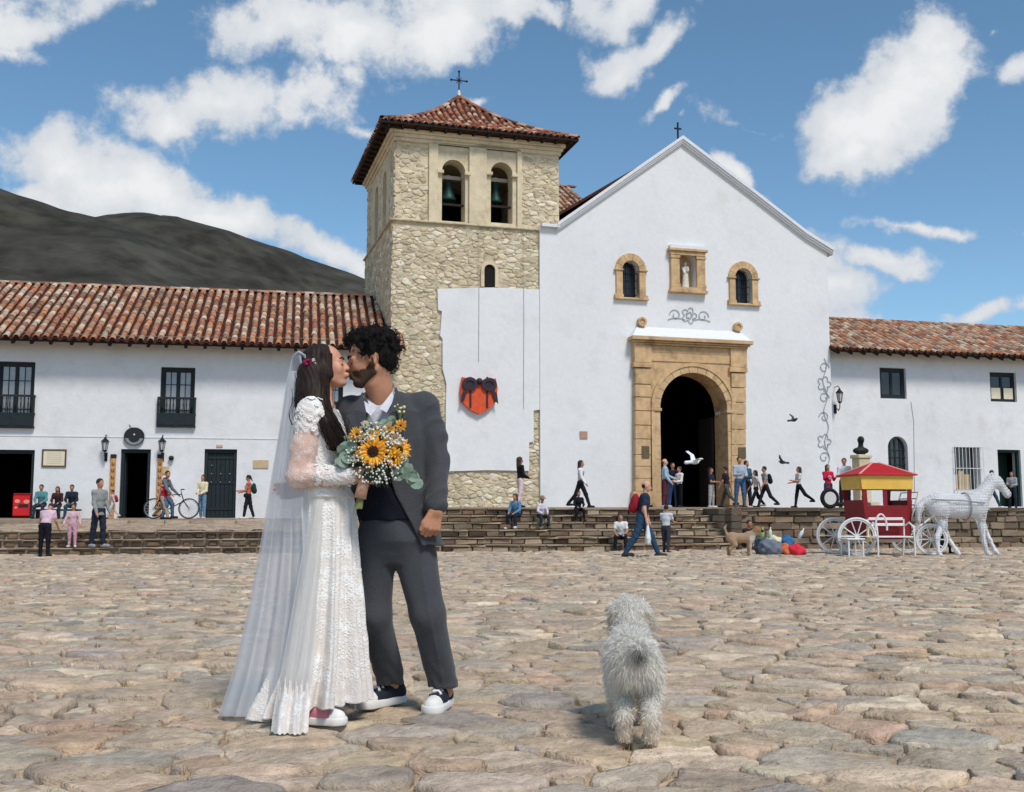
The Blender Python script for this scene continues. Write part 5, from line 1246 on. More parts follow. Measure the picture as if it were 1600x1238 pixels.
    if skirt:
        z0 = J['pelvis'].z; c = J['pelvis']; sk = disp(stack([(z0 - skirt * s, c.x, c.y - .02, .21 * s, .19 * s), (z0, c.x, c.y, .16 * s, .12 * s), (z0 + .12 * s, c.x, c.y, .14 * s, .11 * s)]), wr); sdf_obj('skirt', sk, grid, cloth(bottom), root)
    else:
        tr = grow(union([torso[0]] + lg, .03 * s), .017 * s)
        if legs == 'short': zk = min(l[1].z for l in J['legs']); tr = clipz(tr, zk)
        sdf_obj('trousers', disp(tr, wr), grid, cloth(bottom), root)
    sh_ = MB()
    for l in J['legs']:
        sdf_obj('shoe', union([grow(cap_(l[4], l[3], .036 * s, .032 * s), .012 * s), cap_(l[2], l[4] + (l[3] - l[4]) * .3, .045 * s, .04 * s)], .02), grid * .9, cloth(shoes), root)
    hr = [ell(hp(0, .022, .035), np.array((.09, .102, .1)) * s, HR)]
    if style == 'long': hr += [cap_(hp(0, .07, .03), hp(0, .085, -.2), .075 * s, .06 * s), cap_(hp(.055, .03, .0), hp(.07, .05, -.2), .04 * s, .035 * s), cap_(hp(-.055, .03, 0), hp(-.07, .05, -.2), .04 * s, .035 * s)]
    if style == 'tail': hr += [cap_(hp(0, .1, .04), hp(0, .13, -.16), .035 * s, .022 * s)]
    if style == 'bald': hr = [ell(hp(0, .055, -.008), np.array((.082, .06, .06)) * s, HR)]
    face = ell(hp(0, -.09, -.03), np.array((.085, .095, .115)) * s, HR)
    sdf_obj('hair', cut(union(hr, .03), face, .012), grid * .8, M[hair], root)
    if style == 'cap': pass
    for e in extras:
        kind = e[0]; col = e[1]
        if kind == 'backpack':
            c = J['chest'] + (J['lean'] @ Vector((0, .2, -.06))) * s; k = union([ell(c, np.array((.14, .1, .22)) * s, J['lean']), ell(c + (J['lean'] @ Vector((0, .05, -.1)) * s), np.array((.11, .08, .11)) * s, J['lean'])], .04); sdf_obj('backpack', k, grid, cloth(col), root)
        elif kind == 'bag':
            a = J['arms'][e[2]][3]; k = stack([(a.z - .42 * s, a.x, a.y, .13 * s, .06 * s), (a.z - .3 * s, a.x, a.y, .15 * s, .07 * s), (a.z - .05 * s, a.x, a.y, .05 * s, .03 * s), (a.z + .02 * s, a.x, a.y, .02 * s, .02 * s)]); sdf_obj('carrier_bag', k, grid * .8, cloth(col), root)
        elif kind == 'hipbag':
            c = J['pelvis'] + Vector((e[2] * .17, -.05, -.02)) * s; sdf_obj('shoulder_bag', ell(c, np.array((.07, .12, .11)) * s), grid, cloth(col), root)
            k = MB(); k.tube([c + Vector((0, 0, .08)) * s, J['chest'] + Vector((e[2] * .1, -.14, 0)) * s, J['chest'] + Vector((-e[2] * .12, -.06, .17)) * s], .012 * s, 5); k.build('strap', cloth(col), root)
        elif kind == 'hat':
            k = MB(); k.lathe([(0, .12 * s), (.08 * s, .115 * s), (.098 * s, .05 * s), (.1 * s, .03 * s), (.17 * s, .015 * s), (.17 * s, .005 * s), (.095 * s, .02 * s)], seg=14); o = k.build('hat', cloth(col), root, True); o.matrix_basis = Matrix.Translation(hp(0, .015, .06)) @ HR.to_4x4()
        elif kind == 'cap':
            k = MB(); k.lathe([(0, .1 * s), (.06 * s, .085 * s), (.094 * s, .03 * s), (.097 * s, -.01 * s)], seg=14); k.box(-.06 * s, .06 * s, -.17 * s, -.07 * s, -.012 * s, -.002 * s); o = k.build('cap', cloth(col), root, True); o.matrix_basis = Matrix.Translation(hp(0, .01, .05)) @ HR.to_4x4()
        elif kind == 'phone':
            a = J['arms'][e[2]][3]; k = MB(); k.box(a.x - .04 * s, a.x + .04 * s, a.y - .06 * s, a.y - .045 * s, a.z, a.z + .14 * s); k.build('phone', M['sign'], root)
        elif kind == 'print':
            c = J['chest']; k = MB(); k.band(arc(c.x, c.z - .05 * s, .004, 0, 2 * PI, 12)[:-1], arc(c.x, c.z - .05 * s, .085 * s, 0, 2 * PI, 12)[:-1], c.y - .145 * s, c.y - .12 * s, True); k.build('chest_print', cloth(col), root)
        elif kind == 'vest':
            k = grow(union(torso, .035 * s), .024 * s); sdf_obj('vest', clipz(k, J['pelvis'].z - .05 * s, J['neck'].z - .03), grid, cloth(col), root)
        elif kind == 'shawl':
            k = grow(union(torso[2:] + armsu, .06 * s), .03 * s); sdf_obj('shawl', clipz(k, J['waist'].z, J['neck'].z + .02), grid, cloth(col), root)
    return root
def W2(px, Y, top, z=None):
    p = at(px, 790, Y); zz = surf(p.x, Y) if z is None else z
    return Vector((p.x, Y, zz)), at(px, top, Y).z - zz
D = math.radians
WALK = {'legs': ((24, 6, 1), (-20, 22, 1)), 'arms': ((-18, 6, 12, 0), (20, 6, 20, 0)), 'lean': 4}
WALK2 = {'legs': ((-22, 26, 1), (22, 4, 1)), 'arms': ((18, 6, 20, 0), (-16, 6, 10, 0)), 'lean': 5}
STAND2 = {'legs': ((3, 4, 4), (-2, 2, 5)), 'arms': ((12, 8, 70, 30), (14, 8, 75, 35))}
SIT = {'legs': ((82, 84, 8), (80, 80, 10)), 'arms': ((32, 10, 45, 30), (30, 12, 48, 32)), 'lean': 14, 'nod': 12}
def standing(px, ptop, Y, label, head, pose, **k):
    pos, h = W2(px, Y, ptop); lean = math.radians(pose.get('lean', 0)); return person(label, pos, h / (1 - .40 * (1 - math.cos(lean))), D(head), pose, **k)
def seated(px, ptop, Y, seat, foot, label, head, pose=SIT, **k):
    """hips on the seat height, feet on the lower level"""
    p = at(px, 800, Y); tz = at(px, ptop, Y).z; h = (tz - seat) / (.92 / 1.75 * .985 + .02) * 1.0
    th = math.degrees(math.asin(max(-.95, min(.95, 1 - (seat - foot) / (.43 * h / 1.75)))))
    ps = dict(pose); drop = seat - foot; s = h / 1.75
    # thigh angle so that shin reaches the foot level
    t = 88
    for a in range(60, 150):
        if .43 * s * math.cos(D(a)) + .41 * s * math.cos(D(6)) + .078 * s <= drop + .09 * s: t = a; break
    ps['legs'] = ((t, t - 2, 8), (t - 4, t + 4, 10)); return person(label, Vector((p.x, Y, foot)), h, D(head), ps, **k)
# left: in front of the long house
seated(65, 757, 37.3, 1.14, .765, 'seated man in teal jacket and dark shirt, leftmost on the wall bench', 6, top=(86, 138, 142), bottom=(52, 62, 78))
seated(90, 760, 37.3, 1.14, .765, 'seated woman with long dark hair, middle of the wall bench', 8, top=(62, 40, 44), bottom=(44, 52, 66), style='long', slim=.9)
seated(112, 757, 37.4, 1.14, .765, 'seated man in dark navy jacket, right on the wall bench', 12, top=(36, 44, 56), bottom=(48, 84, 92), coat=.05)
standing(72, 784, 23.7, 'man in pale pink shirt bending forward on the plaza, back to camera', 180, {'lean': 26, 'nod': 62, 'legs': ((3, 4, 3), (-2, 2, 4)), 'arms': ((30, 14, 30, 0), (28, 14, 30, 0))}, top=(206, 176, 188), bottom=(24, 26, 34), slim=1.12, sleeves='short', grid=.017)
standing(115, 788, 24.75, 'small girl in pink tracksuit on the terrace edge', 10, {'legs': ((4, 4, 3), (-3, 4, 3)), 'arms': ((10, 22, 20, 0), (10, 22, 20, 0))}, top=(206, 172, 182), bottom=(196, 150, 166), hair='hair_brown', skin='skin', shoes=(220, 214, 208), grid=.014)
standing(155, 748, 24.9, 'man in grey jacket and black shirt standing on the terrace edge', 62, {'legs': ((6, 4, 3), (-5, 4, 3)), 'arms': ((8, 6, 22, 0), (8, 6, 20, 0)), 'nod': 4}, top=(140, 142, 140), bottom=(38, 44, 58), shoes=(150, 152, 156), coat=.04, grid=.017)
standing(176, 764, 36.6, 'person with crimson backpack behind the man in grey jacket', -70, WALK, top=(196, 180, 172), bottom=(202, 190, 182), extras=(('backpack', (164, 28, 52)),))
standing(255, 745, 35.6, 'man in red vest and khaki trousers walking past the bicycle', 78, WALK2, top=(178, 120, 110), bottom=(168, 144, 120), sleeves='short', extras=(('vest', (178, 30, 46)), ('cap', (110, 40, 44))))
standing(316, 742, 36.8, 'woman in cream cropped sweater and torn jeans by the closed door', -22, {'legs': ((3, 4, 2), (-2, 6, 2)), 'arms': ((8, 6, 50, 30), (10, 6, 55, 35))}, top=(226, 214, 178), bottom=(108, 136, 160), style='long', slim=.88, shoes=(206, 180, 170))
standing(388, 742, 37.6, 'woman in orange vest with dark green backpack looking at phone', -88, {'legs': ((12, 4, 1), (-10, 8, 1)), 'arms': ((18, 5, 70, 0), (16, 5, 62, 10)), 'nod': 14}, top=(196, 108, 90), bottom=(32, 34, 40), style='tail', slim=.92, sleeves='none', shoes=(216, 214, 206), extras=(('backpack', (26, 62, 56)), ('hipbag', (30, 28, 30), 1), ('phone', (0, 0, 0), 0)))
# centre: steps and church door
standing(813, 714, 35.5, 'woman in black top and pale pink trousers with long brown hair on the forecourt', 110, {'legs': ((5, 3, 2), (-6, 6, 2)), 'arms': ((10, 6, 60, 30), (10, 6, 60, 30))}, top=(30, 30, 34), bottom=(214, 190, 192), hair='hair_brown', style='long', slim=.92)
standing(907, 717, 36.0, 'woman in white shirt and black trousers walking along the forecourt', 70, WALK, top=(222, 222, 222), bottom=(30, 32, 36), hair='hair_brown', style='long', slim=.9, extras=(('hipbag', (28, 28, 30), -1),))
def sit_steps(px, ptop, k, label, head, **kw):
    """seated on step k, feet two steps lower"""
    y = .44 * k + .12; x = PL.px(px, 800, y)[0]; w = PL.world(x, y, 0); rise = ATR_Z / 6; seat = rise * (k + 1) + .09; return seated(px, ptop, w.y, seat, max(.012, rise * k), label, head, **kw)
sit_steps(808, 771, 3, 'seated person in blue and white jacket on the steps, feet stretched out', -30, top=(92, 128, 158), bottom=(34, 40, 54), hair='hair_brown', style='long', shoes=(206, 206, 206), grid=.018)
sit_steps(845, 776, 3, 'seated person in lilac shirt and straw hat on the steps', 24, top=(204, 198, 212), bottom=(40, 54, 62), extras=(('hat', (150, 118, 96)),), shoes=(120, 110, 104), grid=.018)
sit_steps(903, 767, 4, 'person in black sitting on the top step below the church wall', 12, top=(24, 26, 32), bottom=(28, 28, 32), shoes=(60, 50, 46), grid=.018)
sit_steps(970, 802, 0, 'seated man in white shirt on the lowest step', -8, top=(214, 216, 218), bottom=(30, 32, 40), sleeves='short', hair='hair_brown', grid=.016)
standing(1003, 746, 23.6, 'bearded balding man in navy shirt carrying a white bag across the plaza', 82, {'legs': ((26, 4, 1), (-20, 12, 1)), 'arms': ((10, 6, 12, 0), (6, 6, 14, 0)), 'lean': 8, 'nod': 14}, top=(44, 56, 74), bottom=(46, 72, 98), sleeves='short', style='bald', skin='skin_fair', extras=(('bag', (216, 218, 216), 1), ('backpack', (150, 34, 50))), grid=.013, slim=1.08, shoes=(58, 54, 52))
standing(1040, 789, 25.7, 'child in pale grey shirt and dark trousers standing by the lowest step', 150, {'legs': ((10, 10, 2), (-6, 6, 2)), 'arms': ((20, 8, 50, 10), (30, 10, 60, 0)), 'lean': 6}, top=(196, 200, 206), bottom=(58, 58, 66), sleeves='short', shoes=(70, 56, 56), grid=.015)
standing(1040, 717, 41.4, 'man in pale blue shirt at the left side of the church doorway', 80, {'legs': ((4, 3, 2), (-4, 3, 2)), 'arms': ((20, 6, 50, 0), (8, 6, 30, 0))}, top=(160, 184, 204), bottom=(86, 50, 58), skin='skin_fair', style='bald', hair='hair_brown', shoes=(180, 180, 180))
standing(1052, 723, 42.2, 'person in black top and blue jeans behind the man in pale blue', 20, STAND2, top=(34, 30, 44), bottom=(60, 90, 128), shoes=(216, 216, 214))
standing(1062, 729, 42.0, 'woman in white blouse and black trousers inside the doorway', -60, STAND2, top=(220, 220, 216), bottom=(18, 20, 22), hair='hair_brown', slim=.9)
standing(1112, 731, 41.2, 'woman in dark top and light grey trousers in the middle of the doorway', 60, STAND2, top=(44, 44, 62), bottom=(166, 164, 164), hair='hair_brown', sleeves='short', style='tail', shoes=(220, 218, 214), slim=.95)
standing(1136, 727, 41.8, 'person in black shirt and olive trousers at the right side of the doorway', -120, WALK2, top=(48, 40, 44), bottom=(84, 82, 78), sleeves='short')
standing(1157, 714, 39.8, 'man in light blue grey shirt and jeans reading beside the portal', 5, STAND2, top=(164, 176, 190), bottom=(66, 94, 126), slim=1.05, shoes=(100, 84, 74))
standing(1168, 720, 41.4, 'person in dark teal half hidden behind the man reading', 40, STAND2, top=(58, 86, 100), bottom=(40, 44, 54))
standing(1182, 733, 40.6, 'woman in pale top and black leggings walking beside the backpacker', -80, WALK, top=(200, 192, 190), bottom=(28, 30, 34), style='long', slim=.86, sleeves='short', shoes=(206, 170, 166))
standing(1197, 727, 40.4, 'young man with black backpack and striped shirt walking left', -82, WALK2, top=(150, 146, 142), bottom=(34, 36, 42), sleeves='short', slim=.92, extras=(('backpack', (32, 32, 38)),))
standing(1249, 729, 41.4, 'woman in white top and black trousers striding along the church wall', -84, {'legs': ((-34, 22, 1), (10, 2, 1)), 'arms': ((16, 6, 80, 10), (10, 6, 70, 10))}, top=(206, 206, 208), bottom=(28, 28, 36), hair='hair_brown', style='long', slim=.86, sleeves='short')
standing(1295, 726, 40.6, 'woman in crimson hooded jacket and jeans near the red carriage', 14, {'legs': ((2, 3, 2), (-2, 3, 2)), 'arms': ((24, 6, 80, 20), (26, 10, 76, 10))}, top=(186, 30, 62), bottom=(50, 66, 84), style='long', slim=.92, coat=.06, extras=(('print', (214, 150, 160)),))
standing(1321, 716, 42.6, 'person in white shirt behind the carriage roof', -20, STAND2, top=(214, 216, 222), bottom=(44, 48, 58))
seated(1165, 812, 25.6, .14, .012, 'vendor in dark plum jacket sitting behind the tan dog', 30, top=(46, 34, 44), bottom=(40, 40, 48), hair='hair_brown', grid=.016)
standing(1551, 733, 42.2, 'person in white top leaving the green doorway', 70, WALK, top=(216, 216, 216), bottom=(52, 76, 96), shoes=(226, 226, 226))
standing(1583, 737, 42.6, 'dark haired person in grey striped jumper beside the green doorway', -40, STAND2, top=(150, 152, 156), bottom=(40, 46, 58), style='long')
seated(1466, 822, 25.2, .13, .012, 'figure in black crouching behind the white horse', 20, top=(26, 28, 36), bottom=(36, 44, 66), grid=.018)
# ------------------------------------------------------------------ the couple
def wobj(name, f, h, m, root, **k):
    """world-space shape, stored relative to its thing's base"""
    V, Q = nets(f, h); return link(name, mesh(name, V - np.array(root.location), Q, m, True), root, **k)
def wbuild(mb, name, m, root, smooth=False):
    mb.v = [tuple(Vector(p) - root.location) for p in mb.v]; return mb.build(name, m, root, smooth)
def stack_tilted(rows, pw=2.0): return stack(rows, pw)
class Head:
    """x forward, z up, y to the head's left; s = 1 for a 0.23 m head"""
    def __init__(s, c, fwd, up, sc): s.c = Vector(c); f = Vector(fwd).normalized(); u = (Vector(up) - f * Vector(up).dot(f)).normalized(); s.R = Matrix((f, u.cross(f), u)).transposed(); s.k = sc
    def p(s, x, y, z): return s.c + s.R @ (Vector((x, y, z)) * s.k)
    def e(s, c, r): return ell(s.p(*c), np.array(r) * s.k, s.R)
    def cp(s, a, b, r0, r1=None): return cap_(s.p(*a), s.p(*b), r0 * s.k, (r0 if r1 is None else r1) * s.k)
    def skull(s, male=True):
        j = 1.0 if male else .86
        f = [s.e((-.012, 0, .03), (.097, .076, .088)), s.e((.032, 0, -.03), (.058, .06, .083)), s.e((.066, 0, -.096), (.022 * j, .024 * j, .019 * j)), s.cp((.088, 0, .008), (.114 if male else .106, 0, -.026), .0085 * j, .0125 * j * j)]
        for y in (-1, 1):
            f += [s.cp((-.012, y * .054 * j, -.05), (.052, y * .02, -.094), .02 * j, .02 * j), s.cp((.082, y * .012, .016), (.074, y * .045, .012), .0115 if male else .008), s.e((.102, y * .011, -.033), (.011, .008, .0075)), s.e((.058, y * .04, -.024), (.024, .022, .03)), s.e((-.012, y * .078, -.008), (.02, .008, .032)), s.cp((-.022, y * .082, .015), (-.02, y * .082, -.025), .007)]
        f += [s.e((.095, 0, -.057), (.012, .02, .0065)), s.e((.092, 0, -.068), (.012, .018, .007))]
        g = unionc(f, .012 * s.k); eyes = [s.e((.094, y * .033, -.001), (.014, .015, .010)) for y in (-1, 1)]
        g = cut(cut(g, eyes[0], .008), eyes[1], .008); lids = [s.e((.0745, y * .032, -.002), (.0125, .0145, .0115)) for y in (-1, 1)]
        h = lambda P: np.minimum(np.minimum(g(P), lids[0](P)), lids[1](P))
        h.bb = g.bb; return h
def hand_prims(w, d, n, side, curl=(25, 35, 25), sc=1.0, thumb=(.6, .55, .45)):
    """wrist, finger direction, palm normal (fingers curl towards it), side = direction of the thumb"""
    w, d, n = Vector(w), Vector(d).normalized(), Vector(n).normalized(); n = (n - d * n.dot(d)).normalized(); s_ = Vector(side); s_ = (s_ - d * s_.dot(d) - n * s_.dot(n)).normalized(); f = []
    for i in range(4):                                        # index .. little
        off = (.030 - .0205 * i) * sc; ln = (.95, 1.03, .97, .78)[i] * sc; b = w + d * (.088 - .004 * abs(i - 1)) * sc + s_ * off; f.append(cap_(w + s_ * off * .6 + d * .01 * sc, b, .0145 * sc, .0115 * sc)); a = 0; p = b
        for L_, c, r in zip((.043, .027, .021), curl, (.0098, .0088, .0078)):
            a += math.radians(c + i * 2); q = p + (d * math.cos(a) + n * math.sin(a)) * L_ * ln; f.append(cap_(p, q, r * sc, r * .92 * sc)); p = q
    tb = w + d * .03 * sc + s_ * .026 * sc; t1 = tb + (d * thumb[0] + s_ * thumb[1] + n * thumb[2] * .4).normalized() * .042 * sc; t2 = t1 + (d * (thumb[0] + .35) + s_ * (thumb[1] - .35) + n * thumb[2]).normalized() * .034 * sc
    f += [cap_(w + s_ * .012 * sc, tb, .016 * sc, .015 * sc), cap_(tb, t1, .0145 * sc, .0115 * sc), cap_(t1, t2, .0112 * sc, .009 * sc)]
    return f
def polycut(pts, Yp, ymax, k=.004):
    """region seen inside a photo outline on plane Yp, reaching back to ymax: used as a tailoring cut-out"""
    poly = np.array([(at(a, b, Yp).x, at(a, b, Yp).z) for a, b in pts]); n = len(poly)
    def f(P):
        x, z = P[:, 0], P[:, 2]; d = np.full(len(P), 1e9); ins = np.zeros(len(P), bool)
        for i in range(n):
            a, b = poly[i], poly[(i + 1) % n]; e = b - a; t = np.clip(((x - a[0]) * e[0] + (z - a[1]) * e[1]) / (e @ e), 0, 1); d = np.minimum(d, np.hypot(x - a[0] - t * e[0], z - a[1] - t * e[1]))
            c = (a[1] > z) != (b[1] > z); ins ^= c & (x < e[0] * (z - a[1]) / (e[1] if abs(e[1]) > 1e-9 else 1e-9) + a[0])
        return np.maximum(np.where(ins, -d, d), P[:, 1] - ymax)
    f.bb = (np.zeros(3), np.zeros(3)); return f
M['suit'] = mat('grey_wool', srgb(68, 70, 74), .85, var=.08, vscale=60, var2=.06, v2scale=5, bump=.25, bscale=140, spec=.15, sheen=.15)
M['vest'] = mat('navy_vest', srgb(26, 29, 40), .85, var=.08, vscale=60, bump=.2, bscale=140, spec=.12)
M['shirt'] = mat('white_shirt', srgb(222, 222, 230), .8, var=.03, vscale=20, bump=.15, bscale=60)
M['canvas'] = mat('black_canvas', srgb(34, 38, 50), .85, var=.1, vscale=40, bump=.2, bscale=120)
M['rubberw'] = mat('white_rubber', srgb(226, 224, 220), .6, var=.05, vscale=20)
M['pinkcanvas'] = mat('pink_canvas', srgb(222, 142, 156), .85, var=.15, vscale=40)
M['gskin'] = mat('groom_skin', srgb(190, 136, 106), .5, var=.08, vscale=30, var2=.08, v2scale=9, spec=.35)
M['bskin'] = mat('bride_skin', srgb(208, 152, 126), .5, var=.05, vscale=30, spec=.35)
M['ghair'] = mat('groom_hair', srgb(30, 26, 25), .7, var=.4, vscale=90, bump=.9, bscale=160, spec=.2)
M['beard'] = mat('beard_hair', srgb(88, 66, 52), .8, var=.4, vscale=150, bump=.8, bscale=240)
M['bhair'] = mat('bride_hair', srgb(44, 33, 28), .6, var=.3, vscale=40, spec=.2, stretch=(3, 3, .3))
M['lips'] = mat('lips', srgb(176, 92, 84), .5)
M['tulle_skin'] = mat('nude_tulle', srgb(216, 178, 162), .75, var=.06, vscale=20, var2=.05, v2scale=6, sheen=.3)
def sneaker(root, heel, toe, canvas, sc=1.0, name='shoe'):
    """low canvas trainer: sole, upper, toe cap, laces"""
    h, t = Vector(heel), Vector(toe); d = (t - h); L_ = d.length; d.normalize(); s_ = Vector((-d.y, d.x, 0)).normalized(); z = h.z; pt = lambda a, b, c: h + d * a * L_ + s_ * b * sc + Vector((0, 0, c * sc))
    def ring(a, w, zb, zt, n=14): return [pt(a, w * math.cos(q), zb + (zt - zb) * (.5 + .5 * math.sin(q))) for q in np.linspace(0, 2 * PI, n, endpoint=False)]
    so = unionc([cap_(pt(.1, 0, .014), pt(.45, 0, .014), .034 * sc, .034 * sc), cap_(pt(.45, 0, .014), pt(.82, 0, .014), .034 * sc, .045 * sc), cap_(pt(.1, 0, .02), pt(.82, 0, .02), .036 * sc, .046 * sc)], .02)
    zc0, zc1 = z, z + .034 * sc
    wobj(name + '_sole', clipz(so, zc0, zc1), .0045, M['rubberw'], root)
    up = unionc([cap_(pt(.12, 0, .05), pt(.5, 0, .045), .035 * sc, .036 * sc), cap_(pt(.5, 0, .045), pt(.84, 0, .026), .038 * sc, .034 * sc), cap_(pt(.14, 0, .05), pt(.2, 0, .1), .037 * sc, .036 * sc), cap_(pt(.2, 0, .1), pt(.5, 0, .06), .034 * sc, .03 * sc)], .02)
    u = wobj(name + '_upper', clipz(up, zc1 - .003), .0045, canvas, root)
    tc = unionc([cap_(pt(.72, 0, .03), pt(.84, 0, .026), .041 * sc, .039 * sc)], .01); hn = np.array(d); tp = np.array(pt(.72, 0, 0)); g = lambda P: np.maximum(tc(P), (tp - P) @ hn); g.bb = tc.bb
    wobj(name + '_toe_cap', clipz(g, zc1 - .004), .0045, M['rubberw'], root)
    for i in range(4):
        a = .36 + i * .085; zz = (.117, .104, .092, .083)[i]; k = MB(); k.tube([pt(a, -.024, zz - .013), pt(a + .03, -.01, zz), pt(a - .01, .01, zz), pt(a + .03, .024, zz - .013)], .0068 * sc, 5); wbuild(k, name + '_lace', M['rubberw'], root)
def make_groom():
    Y0 = 5.10; g = lambda px, py, dy=0.0: at(px, py, Y0 + dy); z = lambda py: g(600, py).z; mpp = Y0 / F
    fr = gnd(687, 1106, .03); fl = gnd(598, 1098, .03); root = empty('person', ((fl.x + fr.x) / 2, (fl.y + fr.y) / 2, .02), 0, label='groom in grey suit and dark vest kissing the bride', cat='person')
    # skeleton in the image plane
    hipL, kneL, ankL = g(640, 818, .02), g(667, 955, .0), Vector((g(692, 1085).x, fr.y + .05, .10)); hipR, kneR, ankR = g(590, 818, .02), g(588, 955, .01), Vector((g(604, 1085).x, fl.y + .02, .10))
    shL, elL, wrL = g(663, 634, .02), g(681, 722, .0), g(681, 798, -.10); shR, elR, wrR = g(546, 640, .03), g(505, 738, .16), g(478, 764, .03)
    H = Head(g(578, 563, -.05), (-.98, -.10, -.16), (-.10, 0, 1), 1.02)
    # body: one continuous surface from head to feet
    hl = hand_prims(wrL, (g(672, 840, -.12) - wrL), (-.45, .85, 0), (-1, -.5, 0), (46, 66, 44), 1.0, (.8, .4, .35)); hr = hand_prims(wrR, Vector((-.9, -.3, -.1)), Vector((.1, -.8, 0)), (0, 0, 1), (20, 30, 20), 1.0)
    tors = stack([(z(860), g(612, 860).x, Y0 + .02, .10, .07), (z(760), g(602, 760).x, Y0 + .03, .11, .06), (z(670), g(600, 670).x, Y0 + .03, .12, .055), (z(625), g(600, 625).x, Y0 + .02, .09, .05)])
    body = [tors, cap_(shL, shR, .05), cap_(shL, elL, .045, .04), cap_(elL, wrL, .038, .029), cap_(shR, elR, .045, .04), cap_(elR, wrR, .038, .029), cap_(hipL, kneL, .06, .05), cap_(kneL, ankL, .05, .04), cap_(hipR, kneR, .06, .05), cap_(kneR, ankR, .05, .04), cap_(g(598, 640), H.p(-.03, 0, -.05), .062, .058), cap_(H.p(.0, 0, -.11), g(592, 626, -.01), .045, .045), unionc(hl, .004), unionc(hr, .004)]
    sk = H.skull(); bu = unionc(body, .02); f = lambda P: smin(bu(P), sk(P), .012); f.bb = (np.minimum(bu.bb[0], sk.bb[0]), np.maximum(bu.bb[1], sk.bb[1]))
    wobj('body', f, .006, M['gskin'], root)
    # hair: thick dark curls
    rg = random.Random(8); hr_ = [H.e((-.03, 0, .052), (.098, .083, .083)), H.e((-.07, 0, .0), (.058, .078, .07)), H.e((.03, 0, .105), (.06, .06, .028))]
    for i in range(230):
        a, b = rg.uniform(0, 2 * PI), rg.uniform(-.25, 1.5); x, y, zz = -.03 + .108 * math.cos(a) * math.cos(b), .09 * math.sin(a) * math.cos(b), .045 + .098 * math.sin(b)
        if x > .035 and zz < .075: continue
        if x > -.02 and zz < .02: continue
        hr_.append(H.e((x, y, zz), (rg.uniform(.009, .019), rg.uniform(.009, .017), rg.uniform(.008, .016))))
    for y in (-1, 1): hr_.append(H.cp((.0, y * .078, .04), (-.002, y * .08, -.005), .012, .007))
    for x, zz in ((.055, .125), (.075, .112), (.03, .135), (.0, .142), (-.04, .14), (.085, .1)): hr_.append(H.e((x, rg.uniform(-.04, .04), zz), (.026, .028, .02)))
    wobj('hair', disp(unionc(hr_, .008), lambda P: .003 * np.sin(P[:, 0] * 240 + 3 * np.sin(P[:, 2] * 90)) * np.sin(P[:, 2] * 210 + 2 * np.sin(P[:, 1] * 110))), .005, M['ghair'], root)
    bd = [H.cp((-.012, y * .057, -.03), (-.006, y * .056, -.06), .009, .014) for y in (-1, 1)] + [H.cp((-.006, y * .054, -.06), (.055, y * .024, -.1), .0185, .0205) for y in (-1, 1)] + [H.e((.067, 0, -.098), (.0245, .027, .0215)), H.cp((.093, -.026, -.056), (.102, -.004, -.046), .008, .009), H.cp((.093, .026, -.056), (.102, .004, -.046), .008, .009)] + [H.cp((.09, y * .028, -.056), (.074, y * .03, -.09), .009, .014) for y in (-1, 1)]
    hv, _ = nets(unionc(hr_, .008), .01); cr = MB()
    for i in range(520):
        p = Vector(hv[rg.randrange(len(hv))]); o = (p - H.p(-.03, 0, .04)).normalized(); t = o.cross(Vector((rg.gauss(0, 1), rg.gauss(0, 1), rg.gauss(0, 1)))).normalized(); u = o.cross(t); r = rg.uniform(.005, .010)
        if (H.R.transposed() @ (p - H.c)).x > .06 and (H.R.transposed() @ (p - H.c)).z < .09: continue
        cr.tube([p + o * (.001 + r * (1 - math.cos(a))) + t * r * math.sin(a) + u * .0022 * a for a in np.linspace(0, 4.6, 7)], .0015, 3)
    wbuild(cr, 'hair_curls', M['ghair'], root, True)['kind'] = 'stuff'
    Rn, c0 = np.array(H.R), np.array(H.c); bu2 = unionc(bd, .012)
    def bf(P):
        q = (P - c0) @ Rn / H.k; zt = np.interp(q[:, 0], (-.03, -.012, .0, .03, .07, .12), (.0, .0, -.022, -.045, -.046, -.044)) + .005 * np.sin(q[:, 0] * 310) * np.sin(q[:, 0] * 127 + 1); lip = np.linalg.norm((q - np.array((.104, 0, -.0625))) / np.array((.02, .022, .0095)), axis=1) - 1
        d = np.maximum(np.maximum(sk(P) - .0032 + .0016 * np.sin(P[:, 0] * 420) * np.sin(P[:, 2] * 380), q[:, 2] - zt), -.018 - q[:, 0]); return np.maximum(np.minimum(d, np.maximum(bu2(P), q[:, 2] - zt - .004)), -lip * .01)
    bf.bb = (np.minimum(sk.bb[0], bu2.bb[0]), np.maximum(sk.bb[1], bu2.bb[1])); wobj('beard', bf, .004, M['beard'], root)
    for y in (-1, 1):
        k = MB(); k.tube([H.p(.096, y * .012, .021), H.p(.092, y * .03, .027), H.p(.078, y * .05, .02)], [.0045 * 1.1, .006, .003], 5); wbuild(k, 'eyebrow', M['ghair'], root)
        k = MB(); k.tube([H.p(.086, y * .022, -.008), H.p(.0875, y * .033, -.0105), H.p(.08, y * .046, -.008)], .0024, 5); wbuild(k, 'eyelashes', M['ghair'], root)
    # trousers
    nz = lambda a, fx, fz, ph: (lambda P: a * np.sin(P[:, 2] * fz + P[:, 0] * fx + ph) * np.sin(P[:, 0] * 21 + P[:, 2] * 9 + ph * 2))
